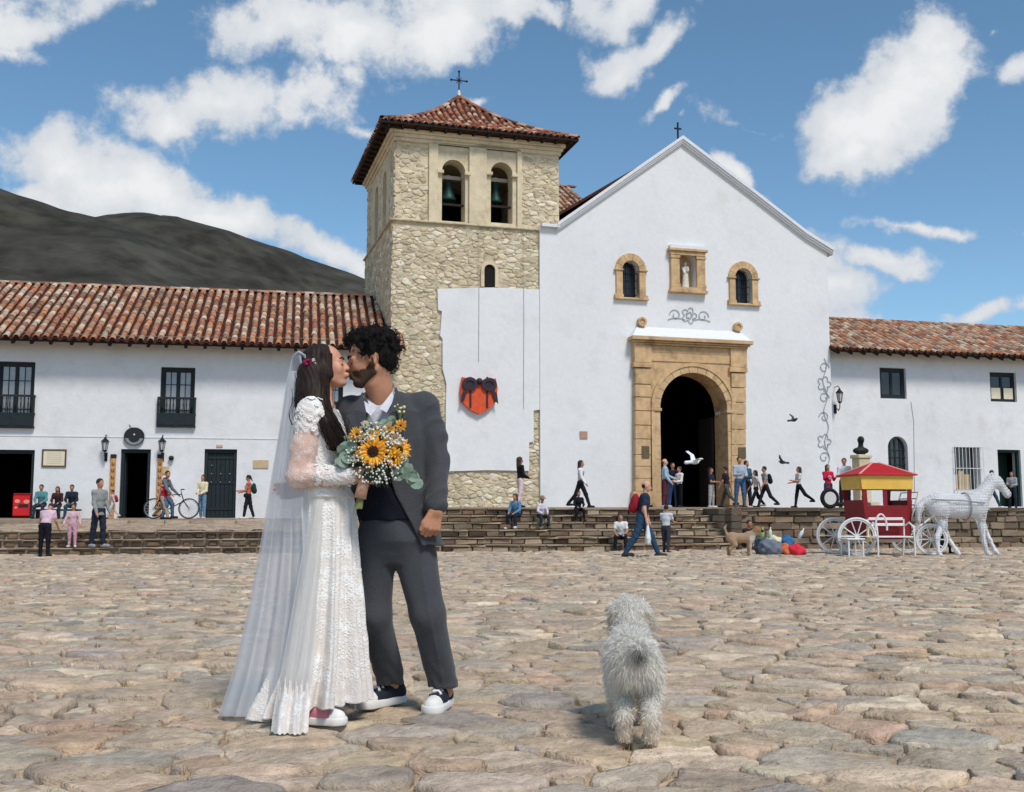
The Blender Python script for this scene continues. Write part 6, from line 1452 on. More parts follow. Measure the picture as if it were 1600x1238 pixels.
    def crease(P):
        low = np.clip((.26 - P[:, 2]) / .15, 0, 1); return .008 * low * np.abs(np.sin(P[:, 2] * 36 + 16 * P[:, 0] + 1.5 * np.sin(P[:, 0] * 34))) ** 2 - .004 * np.exp(-((P[:, 0] - np.interp(P[:, 2], (.1, .7), (g(694, 1080).x, g(660, 900).x))) / .006) ** 2) + .0015 * np.sin(P[:, 2] * 17 + P[:, 0] * 44) * np.sin(P[:, 0] * 33 + 1) - .005 * np.abs(np.sin(P[:, 2] * 7 + P[:, 0] * 13 + .6)) ** 9 * (P[:, 2] < .75)
    pel = stack([(z(878), g(615, 878).x, Y0 + .02, .11, .08), (z(845), g(618, 845).x, Y0 + .02, .178, .125), (z(800), g(612, 800).x, Y0 + .02, .148, .10)])
    tr = unionc([pel, cap_(g(646, 850, .02), g(668, 960), .099, .08), cap_(g(668, 960), Vector((ankL.x, ankL.y - .01, .09)), .079, .068), cap_(g(586, 850, .02), g(586, 960, .01), .092, .075), cap_(g(586, 960, .01), Vector((ankR.x, ankR.y - .01, .085)), .074, .067)], .03)
    wobj('trousers', disp(clipz(tr, .12), crease), .007, M['suit'], root)
    # shirt, vest, jacket: each a layer over the last
    rows = [(852, 630, .182, .125), (800, 614, .172, .118), (745, 607, .185, .118), (690, 603, .192, .125), (645, 600, .185, .115), (622, 600, .13, .09), (612, 599, .085, .07)]
    def layer(e, p0, p1): return stack([(z(py), g(px, py).x, Y0 + .01, rx - e, ry - e) for py, px, rx, ry in rows if p0 <= py <= p1], 2.3)
    wr1 = lambda P: .005 * np.sin(P[:, 2] * 38 + P[:, 0] * 26) * np.sin(P[:, 0] * 29 + P[:, 2] * 11)
    wobj('shirt', disp(unionc([layer(.040, 612, 745), cap_(g(575, 640), g(625, 640), .06)], .03), wr1), .006, M['shirt'], root)
    vs = cut(layer(.024, 612, 800), polycut([(560, 600), (618, 596), (611, 640), (594, 706), (570, 650)], Y0 - .1, Y0 + .02), .003)
    v2 = clipz(unionc([vs, clipz(layer(.012, 690, 852), z(814), z(760))], .01), z(816)); v2 = cut(v2, polycut([(556, 600), (622, 596), (612, 640), (594, 706), (567, 650)], Y0 - .1, Y0 + .02), .003)
    wobj('vest', disp(v2, wr1), .006, M['vest'], root)
    for i in range(3): k = MB(); p = g(594 - i, 735 + i * 22, -.115); k.sphere(p, .006, 7, 4); wbuild(k, 'vest_button', M['iron'], root, True)
    def folds(P): return -.006 * np.abs(np.sin(P[:, 2] * 19 - P[:, 0] * 30 + 1.6 * np.sin(P[:, 2] * 13 + P[:, 1] * 20))) ** 5 * np.clip((P[:, 0] - g(650, 700).x) * 16, 0, 1) - .003 * np.abs(np.sin(P[:, 2] * 9 + P[:, 0] * 21 + 1)) ** 6 + .003 * np.sin(P[:, 2] * 21 + P[:, 0] * 30) * np.sin(P[:, 0] * 25 + 2)
    jk = unionc([layer(0, 612, 852), cap_(shL + Vector((-.03, 0, .0)), shR + Vector((.03, 0, 0)), .057), cap_(shL, g(676, 680, .02), .066, .062), cap_(g(676, 680, .02), elL, .062, .057), cap_(elL, g(682, 788, -.085), .057, .047), cap_(shR, elR, .068, .058), cap_(elR, wrR + (elR - wrR) * .12, .056, .046), cap_(g(600, 626, .06), g(600, 620, .04), .085, .07)], .022)
    op = polycut([(562, 600), (578, 640), (560, 660), (556, 720), (548, 860), (664, 864), (640, 815), (617, 772), (603, 728), (602, 690), (612, 640), (617, 598)], Y0 - .12, Y0 + .0)
    jk = cut(clipz(disp(jk, folds), z(853)), op, .006); nk = cap_(g(594, 600, -.02), g(596, 645, -.03), .07, .055); jk = cut(jk, nk, .006)
    wobj('jacket', jk, .0064, M['suit'], root)
    # lapels
    def lapel(pts, dy):
        P3 = [g(x, y, d) for x, y, d in pts]; k = MB(); n = len(P3); k.add(P3 + [p + Vector((0, .012, 0)) for p in P3], [tuple(range(n)), tuple(range(2 * n - 1, n - 1, -1))] + [(i, n + i, n + (i + 1) % n, (i + 1) % n) for i in range(n)]); wbuild(k, 'lapel', M['suit'], root)
    lapel([(619, 604, -.072), (629, 640, -.130), (638, 651, -.138), (630, 657, -.144), (633, 690, -.150), (604, 730, -.150), (600, 690, -.158), (609, 645, -.146)], 0)
    lapel([(566, 612, -.07), (553, 640, -.124), (541, 650, -.130), (547, 657, -.137), (542, 690, -.147), (556, 724, -.150), (561, 690, -.156), (572, 645, -.140)], 0)
    # collar
    k = MB(); ring = [(566, 628, -.09), (572, 612, -.03), (590, 602, .06), (612, 600, .05), (616, 606, -.03), (612, 616, -.08)]
    up = [g(x, y, d) for x, y, d in ring]; k.loft([[p + Vector((0, 0, -.03)) for p in up], [p + Vector((0, 0, .008)) for p in up]], closed=False); k.loft([[p + Vector((0, .006, -.03)) for p in up], [p + Vector((0, .006, .008)) for p in up]], closed=False); wbuild(k, 'shirt_collar', M['shirt'], root, True)
    for pts in ([(565, 624, -.095), (588, 640, -.112), (580, 650, -.118), (566, 638, -.11)], [(613, 612, -.09), (593, 638, -.112), (604, 645, -.118), (616, 624, -.105)]):
        k = MB(); P3 = [g(x, y, d) for x, y, d in pts]; k.add(P3 + [p + Vector((0, .008, 0)) for p in P3], [(0, 1, 2, 3), (7, 6, 5, 4)] + [(i, 4 + i, 4 + (i + 1) % 4, (i + 1) % 4) for i in range(4)]); wbuild(k, 'collar_point', M['shirt'], root)
    # boutonniere
    bt = MB(); rg = random.Random(4); c = g(625, 642, -.15)
    for i in range(12): bt.tube([c + Vector((0, 0, -.04)), c + Vector((rg.uniform(-.02, .02), -.006, rg.uniform(.0, .03)))], .0022, 4)
    b_ = wbuild(bt, 'boutonniere', P('sprig_green', (112, 132, 92), .8), root); k = MB()
    for i in range(10): k.sphere(c + Vector((rg.uniform(-.025, .025), -.012, rg.uniform(-.01, .035))), rg.uniform(.004, .008), 6, 4)
    k.v = [tuple(Vector(p) - root.location) for p in k.v]; k.build('blossoms', P('cream_blossom', (224, 214, 170), .8), b_, True)
    sneaker(root, Vector((ankL.x + .005, fr.y + .12, .022)), gnd(671, 1117, .022), M['canvas'], 1.08); sneaker(root, Vector((ankR.x + .045, fl.y + .07, .022)), gnd(562, 1109, .022), M['canvas'], 1.08)
make_groom()

def petal_flower(parent, c, face, r, n, col, disc=None, name='sunflower', layers=2, seed=0, cup=.25):
    """flower head looking along `face`; petals as one part, disc as a sub-part"""
    rg = random.Random(seed); f = Vector(face).normalized(); q = f.to_track_quat('Z', 'Y').to_matrix(); T = lambda x, y, z: Vector(c) + q @ Vector((x, y, z)) - parent.location
    k = MB(); k.cur = (1, 1, 1)
    for L_ in range(layers):
        for i in range(n):
            a = 2 * PI * (i + .5 * L_) / n + rg.uniform(-.12, .12); rr = r * rg.uniform(.85, 1.08) * (1 - .12 * L_); w = rr * rg.uniform(.16, .22) * (10 / n) ** .3; lift = cup * r * (L_ + rg.uniform(.0, .8)); ca, sa = math.cos(a), math.sin(a)
            pt = lambda u, v, h: T(u * ca - v * sa, u * sa + v * ca, h); k.cur = tuple(x * rg.uniform(.86, 1.1) for x in col)
            k.add([pt(rr * .25, -w * .6, .003), pt(rr * .25, w * .6, .003), pt(rr * .65, -w, lift * .6 - .002), pt(rr * .62, 0, lift * .6 + .004), pt(rr * .65, w, lift * .6 - .002), pt(rr, 0, lift)], [(0, 2, 3), (0, 3, 1), (1, 3, 4), (2, 5, 3), (3, 5, 4)])
    o = k.build(name, M['petal'], parent)
    if disc is not None:
        d = MB(); d.sphere((0, 0, 0), disc, 12, 6, (1, 1, .45)); d.v = [tuple(T(*p)) for p in d.v]; d.build('seed_disc', M['disc'], o, True)
        d = MB(); rg = random.Random(seed + 9)
        for i in range(40): a = 2.4 * i; q_ = disc * math.sqrt((i + 8) / 48); d.sphere(T(q_ * math.cos(a), q_ * math.sin(a), .45 * math.sqrt(max(0, disc * disc - q_ * q_)) + .001), disc * .1, 5, 3)
        d.build('florets', M['floret'], o, True)
    return o
M['petal'] = mat('petal', (1, 1, 1), .6, attr=True, var=.1, vscale=60)
M['disc'] = P('seed_disc', (44, 26, 18), .9, var=.3, vscale=120); M['floret'] = P('floret', (92, 54, 28), .9)
YEL = srgb(238, 170, 52)
def make_bouquet():
    Yb = 4.80; rg = random.Random(12)
    def b(px, py, dy=0.0): k = float(np.interp(py, (728, 752), (.86, 1))); return at(587 + (px - 587) * k, 700 + (py - 700) * k + 4 * (k < 1), Yb + dy)
    root = empty('bouquet', b(566, 790), 0, label='sunflower bouquet with white blooms and eucalyptus held by the bride', cat='bouquet')
    leaf = M['euca'] = mat('eucalyptus', srgb(128, 148, 132), .7, var=.15, vscale=30); dk = P('dark_foliage', (62, 78, 58), .8, var=.3, vscale=40)
    # stems and wrap
    for i in range(12):
        a = 2 * PI * i / 12; k = MB(); k.tube([b(560 + 5 * math.cos(a), 793 + rg.uniform(-4, 6), .012 * math.sin(a)), b(565 + 3 * math.cos(a), 770, .01 * math.sin(a)), b(571, 744, .01 * math.sin(a)), b(580 + 12 * math.cos(a), 715, .03 * math.sin(a))], .0045, 5); wbuild(k, 'stem', P('stem_green%d' % i, (120, 128, 84), .7, var=.2) if i < 1 else bpy.data.materials['stem_green0'], root)
    k = MB(); k.tube([b(562.5, 779), b(566, 764), b(570, 746)], [.027, .025, .024], 14); wbuild(k, 'wrap', P('pink_wrap', (196, 152, 128), .8, var=.1, vscale=30), root, True)
    # dark core of foliage so that the blooms sit on leaves
    for i in range(130):
        a, e = rg.uniform(0, 2 * PI), rg.uniform(-.5, 1.0); px, py = 587 + 48 * math.cos(a) * rg.random() ** .4, 698 + 46 * math.sin(a) * rg.random() ** .4; c = b(px, py, .05 - .03 * rg.random()); d = Vector((math.cos(a), -rg.uniform(0, .8), -math.sin(a))).normalized(); s_ = d.cross(Vector((0, -1, .2))).normalized(); L_, w = rg.uniform(.03, .055), rg.uniform(.008, .013)
        k = MB(); k.add([c, c + d * L_ * .5 + s_ * w, c + d * L_, c + d * L_ * .5 - s_ * w, c + d * L_ * .5 + Vector((0, -.004, 0))], [(0, 1, 4), (1, 2, 4), (2, 3, 4), (3, 0, 4)]); wbuild(k, 'leaf', dk if i % 3 else leaf, root)
    core = unionc([ell(b(587, 700, .06), (.12, .06, .115)), cap_(b(580, 735, .03), b(572, 748), .05, .02)], .03); wobj('foliage_core', disp(core, lambda P: .012 * np.sin(P[:, 0] * 90) * np.sin(P[:, 2] * 85) * np.sin(P[:, 1] * 80 + P[:, 0] * 40)), .008, dk, root)
    # eucalyptus: round paired leaves
    for px, py, n, r, dx, dy in ((541, 690, 7, .03, -1.5, 4), (533, 700, 5, .026, -1, 5), (622, 738, 4, .03, 5, 2), (640, 735, 4, .03, 1, 4), (637, 725, 3, .022, 3, 3), (600, 660, 4, .02, 3, -4), (614, 690, 3, .02, 4, 2)):
        for i in range(n):
            c = b(px + dx * i * 1.4 + rg.uniform(-7, 7), py + dy * i * 1.2 + rg.uniform(-6, 6), -.01 - .02 * rg.random()); f = Vector((rg.uniform(-.6, .6), -1, rg.uniform(-.5, .6))).normalized(); q = f.to_track_quat('Z', 'Y').to_matrix(); k = MB(); m = 10; ce = c + f * .003
            k.add([c + q @ Vector((r * math.cos(2 * PI * j / m), r * .9 * math.sin(2 * PI * j / m), .003 * math.sin(4 * PI * j / m))) for j in range(m)] + [ce], [(j, (j + 1) % m, m) for j in range(m)]); wbuild(k, 'round_leaf', leaf, root)
    # sunflowers
    for i, (px, py, r, fx, fz, dy) in enumerate(((583, 703, .074, -.15, .05, -.055), (594, 679, .056, .1, .45, -.04), (630, 700, .062, .75, .1, -.02), (621, 713, .05, .35, -.4, -.035))):
        petal_flower(root, b(px, py, dy), (fx, -1, fz), r, 15, YEL, r * (.46 if i == 0 else .32), 'sunflower', 2, i)
    for i, (px, py, r) in enumerate(((553, 672, .036), (612, 664, .032), (632, 656, .032), (545, 676, .02), (622, 668, .026), (556, 708, .022))): petal_flower(root, b(px, py, -.03), (rg.uniform(-.5, .5), -1, .4), r, 8, srgb(240, 186, 84), r * .25, 'yellow_bloom', 3, 20 + i, .45)
    for i, (px, py, r) in enumerate(((603, 668, .034), (577, 668, .03), (563, 680, .028), (621, 680, .03), (568, 655, .024), (610, 690, .022), (590, 655, .022), (634, 682, .024), (552, 715, .024), (640, 712, .02))): petal_flower(root, b(px, py, -.03), (rg.uniform(-.6, .6), -1, rg.uniform(-.2, .6)), r, 7, srgb(226, 222, 206), None, 'white_bloom', 3, 40 + i, .5)
    k = MB(); kc = MB()
    for i in range(300):
        a = rg.uniform(0, 2 * PI); q = rg.random() ** .5; px, py = 588 + 56 * q * math.cos(a), 702 + 53 * q * math.sin(a)
        if math.hypot(px - 583, py - 703) < 22 or math.hypot(px - 628, py - 705) < 17 or (py < 672 and rg.random() < .4): continue
        c = b(px, py, -.035 - .045 * (1 - q) - .02 * rg.random()); k.sphere(c, rg.uniform(.003, .0062), 5, 3); kc.tube([c, c + Vector((rg.uniform(-.006, .006), .05, -.02))], .0009, 3)
    o = wbuild(k, 'gypsophila', P('gyp_white', (232, 230, 220), .8), root, True); o['kind'] = 'stuff'; kc.v = [tuple(Vector(p) - root.location) for p in kc.v]; kc.build('gypsophila_stalks', P('gyp_stalk', (110, 124, 92), .8), o)
make_bouquet()

def lace(m, base, nude, sc=90):
    nt = m.node_tree; N = nt.nodes; L = nt.links; b = N['Principled BSDF']; tc = N.new('ShaderNodeTexCoord')
    v = N.new('ShaderNodeTexVoronoi'); v.feature = 'DISTANCE_TO_EDGE'; v.inputs['Scale'].default_value = sc; L.new(tc.outputs['Object'], v.inputs['Vector'])
    n = N.new('ShaderNodeTexNoise'); n.inputs['Scale'].default_value = sc * .22; n.inputs['Detail'].default_value = 4; L.new(tc.outputs['Object'], n.inputs['Vector'])
    a = N.new('ShaderNodeMath'); a.operation = 'MULTIPLY_ADD'; L.new(n.outputs['Fac'], a.inputs[0]); a.inputs[1].default_value = 1.3; a.inputs[2].default_value = -.35
    s = N.new('ShaderNodeMath'); s.operation = 'SUBTRACT'; s.use_clamp = True; L.new(a.outputs[0], s.inputs[0]); L.new(v.outputs['Distance'], s.inputs[1])
    r = N.new('ShaderNodeMapRange'); L.new(s.outputs[0], r.inputs[0]); r.inputs['From Min'].default_value = .05; r.inputs['From Max'].default_value = .38
    x = N.new('ShaderNodeMix'); x.data_type = 'RGBA'; L.new(r.outputs[0], x.inputs['Factor']); x.inputs['A'].default_value = (*nude, 1); x.inputs['B'].default_value = (*base, 1); L.new(x.outputs['Result'], b.inputs['Base Color'])
    bp = N.new('ShaderNodeBump'); bp.inputs['Strength'].default_value = .5; bp.inputs['Distance'].default_value = .006; L.new(r.outputs[0], bp.inputs['Height']); L.new(bp.outputs[0], b.inputs['Normal']); b.inputs['Roughness'].default_value = .8; return m
def tulle(name, col, alpha):
    m = bpy.data.materials.new(name); m.use_nodes = True; nt = m.node_tree; N = nt.nodes; L = nt.links; N.remove(N['Principled BSDF'])
    d = N.new('ShaderNodeBsdfDiffuse'); d.inputs[0].default_value = (*col, 1); t = N.new('ShaderNodeBsdfTranslucent'); t.inputs[0].default_value = (*col, 1); x = N.new('ShaderNodeMixShader'); x.inputs[0].default_value = .6; L.new(d.outputs[0], x.inputs[1]); L.new(t.outputs[0], x.inputs[2])
    tr = N.new('ShaderNodeBsdfTransparent'); y = N.new('ShaderNodeMixShader'); y.inputs[0].default_value = alpha; L.new(tr.outputs[0], y.inputs[1]); L.new(x.outputs[0], y.inputs[2]); L.new(y.outputs[0], N['Material Output'].inputs[0]); return m
def make_bride():
    Y0 = 4.98; b = lambda px, py, dy=0.0: at(px, py, Y0 + dy); z = lambda py: b(510, py).z
    fs = gnd(510, 1128, .03); root = empty('person', (b(505, 1100).x, 4.95, .02), 0, label='bride in long white lace dress and veil kissing the groom', cat='person')
    M['lace'] = lace(bpy.data.materials.new('lace') if 0 else mat('lace_dress', (.8, .78, .75), .8), srgb(242, 241, 239), srgb(230, 222, 214), 70); M['lace_w'] = lace(mat('white_lace', (.8, .8, .8), .8), srgb(244, 242, 239), srgb(232, 222, 214), 120)
    H = Head(b(509.5, 574, .035), (.97, .06, .22), (-.22, 0, 1), .93)
    sh, el, wr = b(487, 650, -.11), b(466, 744, -.14), b(549, 743, -.17); sh2, el2, wr2 = b(500, 648, .15), b(520, 720, .25), b(560, 690, .2)
    hip = b(512, 812); kn = b(516, 950); an = Vector((b(500, 1090).x, fs.y + .02, .1)); an2 = Vector((b(530, 1080).x, 5.02, .1))
    hd_ = hand_prims(wr, Vector((1, -.05, -.02)), Vector((.1, 1, 0)), (0, 0, 1), (42, 60, 45), .92, (.75, .25, .9))
    tors = stack([(z(850), b(514, 850).x, Y0, .07, .12), (z(800), b(513, 800).x, Y0, .08, .13), (z(740), b(506, 740).x, Y0, .068, .105), (z(690), b(508, 690).x, Y0, .092, .13), (z(645), b(503, 645).x, Y0 + .01, .07, .13), (z(630), b(503, 630).x, Y0 + .02, .05, .08)])
    bu = unionc([tors, cap_(sh, sh2, .045), cap_(sh, el, .048, .042), cap_(el, wr, .04, .027), cap_(sh2, el2, .045, .038), cap_(el2, wr2, .036, .027), cap_(hip, kn, .08, .055), cap_(kn, an, .05, .035), cap_(hip, kn + Vector((0, .12, 0)), .08, .055), cap_(kn + Vector((0, .12, 0)), an2, .05, .035), cap_(b(503, 640, .02), H.p(-.03, 0, -.06), .05, .046), unionc(hd_, .004)], .02)
    sk = H.skull(False); f = lambda P: smin(bu(P), sk(P), .01); f.bb = (np.minimum(bu.bb[0], sk.bb[0]), np.maximum(bu.bb[1], sk.bb[1]))
    wobj('body', f, .006, M['bskin'], root)
    for y in (-1, 1):
        k = MB(); k.tube([H.p(.094, y * .014, .022), H.p(.09, y * .03, .027), H.p(.077, y * .048, .022)], [.003, .0038, .002], 5); wbuild(k, 'eyebrow', M['bhair'], root)
        k = MB(); k.tube([H.p(.085, y * .02, -.009), H.p(.087, y * .033, -.012), H.p(.079, y * .047, -.009)], .0026, 5); wbuild(k, 'eyelashes', M['bhair'], root)
    # hair: cap and a long loose fall over the near shoulder
    rg = random.Random(3)
    hr = [H.e((-.025, 0, .042), (.094, .084, .082)), H.e((-.055, 0, -.01), (.062, .08, .085)), H.cp((.02, -.074, .045), (.01, -.08, -.05), .022, .026), H.cp((.02, .074, .045), (.01, .08, -.05), .022, .026)]
    fall = [b(490, 585, -.03), b(490, 615, -.05), b(497, 640, -.09), b(512, 662, -.115), b(526, 685, -.12), b(536, 704, -.12)]
    hr += [cap_(fall[i], fall[i + 1], r0, r1) for i, (r0, r1) in enumerate(((.075, .068), (.068, .058), (.058, .045), (.045, .034), (.034, .012)))]
    fall2 = [b(482, 600, .02), b(480, 630, .02), b(478, 650, .0), b(474, 664, -.02)]; hr += [cap_(fall2[i], fall2[i + 1], r0, r1) for i, (r0, r1) in enumerate(((.06, .055), (.055, .035), (.035, .01)))]
    hairf = cut(disp(unionc(hr, .02), lambda P: .0018 * np.sin((P[:, 0] * 1.3 + P[:, 1]) * 230 + 4 * np.sin(P[:, 2] * 28))), H.e((.11, 0, -.03), (.075, .066, .12)), .008)
    wobj('hair', hairf, .005, M['bhair'], root)
    st = MB()
    for i in range(420):
        o = Vector((rg.gauss(0, .022), rg.uniform(-.035, .01), 0)); ph = rg.gauss(0, .7); A = rg.uniform(.004, .012); pts = []; F2 = fall if i % 12 else fall2
        for j in range(len(F2) * 3 - 2):
            t = j / 3; i0 = min(int(t), len(F2) - 2); p = F2[i0].lerp(F2[i0 + 1], t - i0); sp = 1 - .45 * j / (len(F2) * 3)
            pts.append(p + o * sp * 1.6 + Vector((A * math.sin(j * .8 + ph), -.012, A * .4 * math.cos(j + ph))))
        st.tube(pts[rg.randint(0, 3):], .0013, 3)
    o = wbuild(st, 'hair_strands', M['bhair'], root, True); o['kind'] = 'stuff'
    # earring
    k = MB(); p = b(511, 602, -.045); k.tube([p, p + Vector((0, 0, -.045))], .0022, 4); k.sphere(p + Vector((0, 0, -.05)), .007, 8, 5, (1, .5, 1.4)); wbuild(k, 'earring', M['silver'], root)
    # hair flowers
    petal_flower(root, b(482, 567, -.085), (-.25, -1, .1), .022, 7, srgb(168, 40, 96), None, 'magenta_hair_flower', 3, 5, .5)
    for i, (px, py) in enumerate(((490, 563), (488, 571), (484, 577), (478, 575), (492, 569))): petal_flower(root, b(px, py, -.085), (-.2, -1, .1), .01, 5, srgb(228, 228, 222), None, 'white_hair_flower', 2, 60 + i, .4)
    # sleeves: sheer, with lace cap and cuff
    slv = unionc([cap_(sh, sh.lerp(el, .55), .062, .06), cap_(sh.lerp(el, .5), el, .06, .052), cap_(el, el.lerp(wr, .5), .052, .045), cap_(el.lerp(wr, .5), wr, .044, .034)], .015); slw = lambda P: .0016 * np.sin(P[:, 2] * 60 + P[:, 0] * 50) * np.sin(P[:, 0] * 42 + P[:, 2] * 20)
    lace(M['tulle_skin'], srgb(236, 218, 208), srgb(214, 176, 160), 130); wobj('sleeve', disp(slv, slw), .006, M['tulle_skin'], root); slv2 = unionc([cap_(sh2, el2, .055, .045), cap_(el2, wr2, .045, .034)], .015); wobj('sleeve', slv2, .008, M['tulle_skin'], root)
    rr = lambda P: .0035 * np.sin(P[:, 0] * 190 + 2 * np.sin(P[:, 1] * 90)) * np.sin(P[:, 2] * 180 + 2 * np.sin(P[:, 0] * 80))
    capz = unionc([cap_(sh + Vector((0, 0, .02)), sh.lerp(el, .22), .068, .068), cap_(sh, b(500, 640, -.02), .066, .06)], .02)
    n_ = np.array((el - sh).normalized()); s0 = np.array(sh); edge = lambda P: (P - s0) @ n_ - .085 - .016 * np.sin(P[:, 0] * 130 + 1) - .01 * np.sin(P[:, 1] * 140); g = lambda P: np.maximum(capz(P) + rr(P), edge(P)); g.bb = (capz.bb[0] - .01, capz.bb[1] + .01); wobj('lace_shoulder', g, .0055, M['lace_w'], root)
    cu = unionc([cap_(el.lerp(wr, .42), wr, .049, .04)], .01); x0 = b(502, 740).x; g2 = lambda P: np.maximum(np.maximum(cu(P) + rr(P) * .8, x0 + .008 * np.sin(P[:, 2] * 130) - P[:, 0]), P[:, 0] - wr.x - .012 - .006 * np.sin(P[:, 2] * 160)); g2.bb = (cu.bb[0] - .01, cu.bb[1] + .03); wobj('lace_cuff', g2, .005, M['lace_w'], root)
    fl = MB(); fl.cur = (1, 1, 1)
    V, Q = nets(lambda P: g(P), .012, g.bb[0], g.bb[1]); V2, _ = nets(lambda P: g2(P), .012, g2.bb[0], g2.bb[1])
    def sprinkle(V, C0, C1, n, r):
        idx = RNG.choice(len(V), min(n, len(V)), replace=False)
        for i in idx:
            p = Vector(V[i]); a = Vector(C0); ax = Vector(C1) - a; t = max(0, min(1, (p - a).dot(ax) / ax.length_squared)); nn = (p - a - ax * t).normalized(); q = nn.to_track_quat('Z', 'Y').to_matrix(); p = p + nn * .004; R0 = r * rg.uniform(.7, 1.2); ph = rg.uniform(0, 6)
            for j in range(5):
                an_ = ph + 2 * PI * j / 5; c = p + q @ Vector((R0 * .55 * math.cos(an_), R0 * .55 * math.sin(an_), 0)); fl.add([c + q @ Vector((R0 * .42 * math.cos(k * PI / 3), R0 * .42 * math.sin(k * PI / 3), .001 * (k % 2))) for k in range(6)] + [c + nn * .003], [(k, (k + 1) % 6, 6) for k in range(6)])
    fl.cur = None; sprinkle(V, sh, sh.lerp(el, .3), 60, .017); sprinkle(V2, el, wr, 34, .013); o = wbuild(fl, 'lace_flowers', P('lace_thread', (238, 236, 232), .8), root); o['kind'] = 'stuff'
    # bodice
    bod = stack([(z(778), b(516, 778).x, Y0, .108, .16), (z(740), b(507, 740).x, Y0, .09, .127), (z(690), b(509, 690).x, Y0, .106, .142), (z(655), b(505, 655).x, Y0 + .01, .086, .14), (z(640), b(504, 640).x, Y0 + .015, .07, .115)])
    wobj('bodice', disp(bod, lambda P: rr(P) * .5), .006, M['lace'], root)
    # skirt: lofted cloth with falling folds, scalloped lace hem
    rows = [(752, 509, .093, .13, 0), (775, 514, .108, .155, .002), (800, 515.5, .113, .168, .003), (850, 516, .117, .178, .006), (900, 514, .128, .19, .010), (950, 511, .145, .21, .015), (1000, 508, .162, .215, .019), (1050, 504, .182, .222, .025), (1085, 500, .2, .226, .029), (1108, 497, .212, .228, .032), (1122, 496, .218, .23, .033)]
    n = 180; rings = []; ph = [rg.uniform(0, 6) for _ in range(6)]
    py0 = [r[0] for r in rows]
    for j in range(64):
        t = j / 63; py = 752 + (1122 - 752) * t; cx, rx, ry, A = (float(np.interp(py, py0, [r[i] for r in rows])) for i in (1, 2, 3, 4)); C0 = b(cx, py); ring = []; zr = z(752) + (.022 - z(752)) * t
        for i in range(n):
            a = 2 * PI * i / n; fo = A * (math.sin(11 * a + ph[0] + .6 * math.sin(2 * t)) + .6 * math.sin(19 * a + ph[1] - t) + .5 * math.sin(31 * a + ph[2] + 2 * t)) + .0018 * math.sin(64 * a + 5 * math.sin(9 * t)) * min(1, .3 + t)
            sc_ = 0 if j < 63 else .004 * math.sin(30 * a)
            tr_ = max(0, t - .75) * 4 * (.13 * max(0, -math.cos(a - .25 * PI)) if math.sin(a) < 0 else .0)
            ring.append((C0.x + (rx + fo) * math.cos(a) - tr_ * .15, Y0 + (ry * .92 + fo) * math.sin(a) - .0 - tr_ * .3, z(752) + (.022 + .085 * (.5 + .5 * math.cos(a)) ** 1.3 + .028 * max(0, -math.sin(a)) ** 2 - z(752)) * t + sc_ + (.0 if j < 60 else .006 * math.sin(8 * a))))
        rings.append(ring)
    k = MB(); k.loft(rings); wbuild(k, 'skirt', M['lace'], root, True)
    # sheer overskirt: one more tulle layer and lace band at the hem
    band = []
    for j in range(56, 64): band.append([(C0.x + (p[0] - C0.x) * 1.012, Y0 + (p[1] - Y0) * 1.012, p[2] + .004) for p in rings[j]])
    k = MB(); k.loft(band); wbuild(k, 'lace_hem', M['lace_w'], root, True)
    seam = [(C0.x + (p[0] - C0.x) * 1.006, Y0 + (p[1] - Y0) * 1.006, p[2]) for p in rings[26]]; k = MB(); k.loft([[(x, y, zz + .008 - .004 * (i % 2)) for i, (x, y, zz) in enumerate(seam)], [((x - C0.x) * 1.012 + C0.x, (y - Y0) * 1.012 + Y0, zz) for x, y, zz in seam], [(x, y, zz - .012 - .005 * (i % 3)) for i, (x, y, zz) in enumerate(seam)]]); wbuild(k, 'ruffle_seam', M['lace_w'], root, True)
    # trailing lace panel in front
    ov = []
    for j in range(30):
        t = j / 29; ro = []
        for i in range(110):
            u = i / 109; py = 780 + 352 * t; px = (488 + 22 * u) * (1 - t) + (424 + 58 * u) * t; yy = Y0 - .135 - .03 * t - (.18 * t ** 1.5) - .03 * math.sin(u * PI) + (.004 + .009 * t) * math.sin(u * 13 + 2 * t) + .003 * t * math.sin(u * 31)
            p = at(px, py, yy); p.z = max(.03, p.z) if t < 1 else .024 + .003 * math.sin(u * 46); ro.append(p)
        ov.append(ro)
    k = MB(); k.loft([[p + Vector((0, -.004, 0)) for p in r] for r in [[p + Vector((0, 0, .03 * math.sin(i * .35) + .012 * math.sin(i * .9))) for i, p in enumerate(ov[24])]] + ov[25:]], closed=False); wbuild(k, 'panel_lace', M['lace_w'], root, True)
    k = MB(); k.loft(ov, closed=False); M['tulle_front'] = tulle('dress_tulle', srgb(246, 244, 241), .7); wbuild(k, 'front_panel', M['tulle_front'], root, True)
    # veil: two loose layers of tulle gathered at a comb
    Lp = [(551, 463), (560, 456), (600, 446), (640, 440), (700, 430), (745, 422), (850, 405), (960, 384), (1060, 360), (1120, 340)]; Rp = [(551, 470), (562, 476), (600, 477), (640, 476), (700, 473), (760, 476), (850, 484), (950, 486), (1040, 480), (1100, 470)]
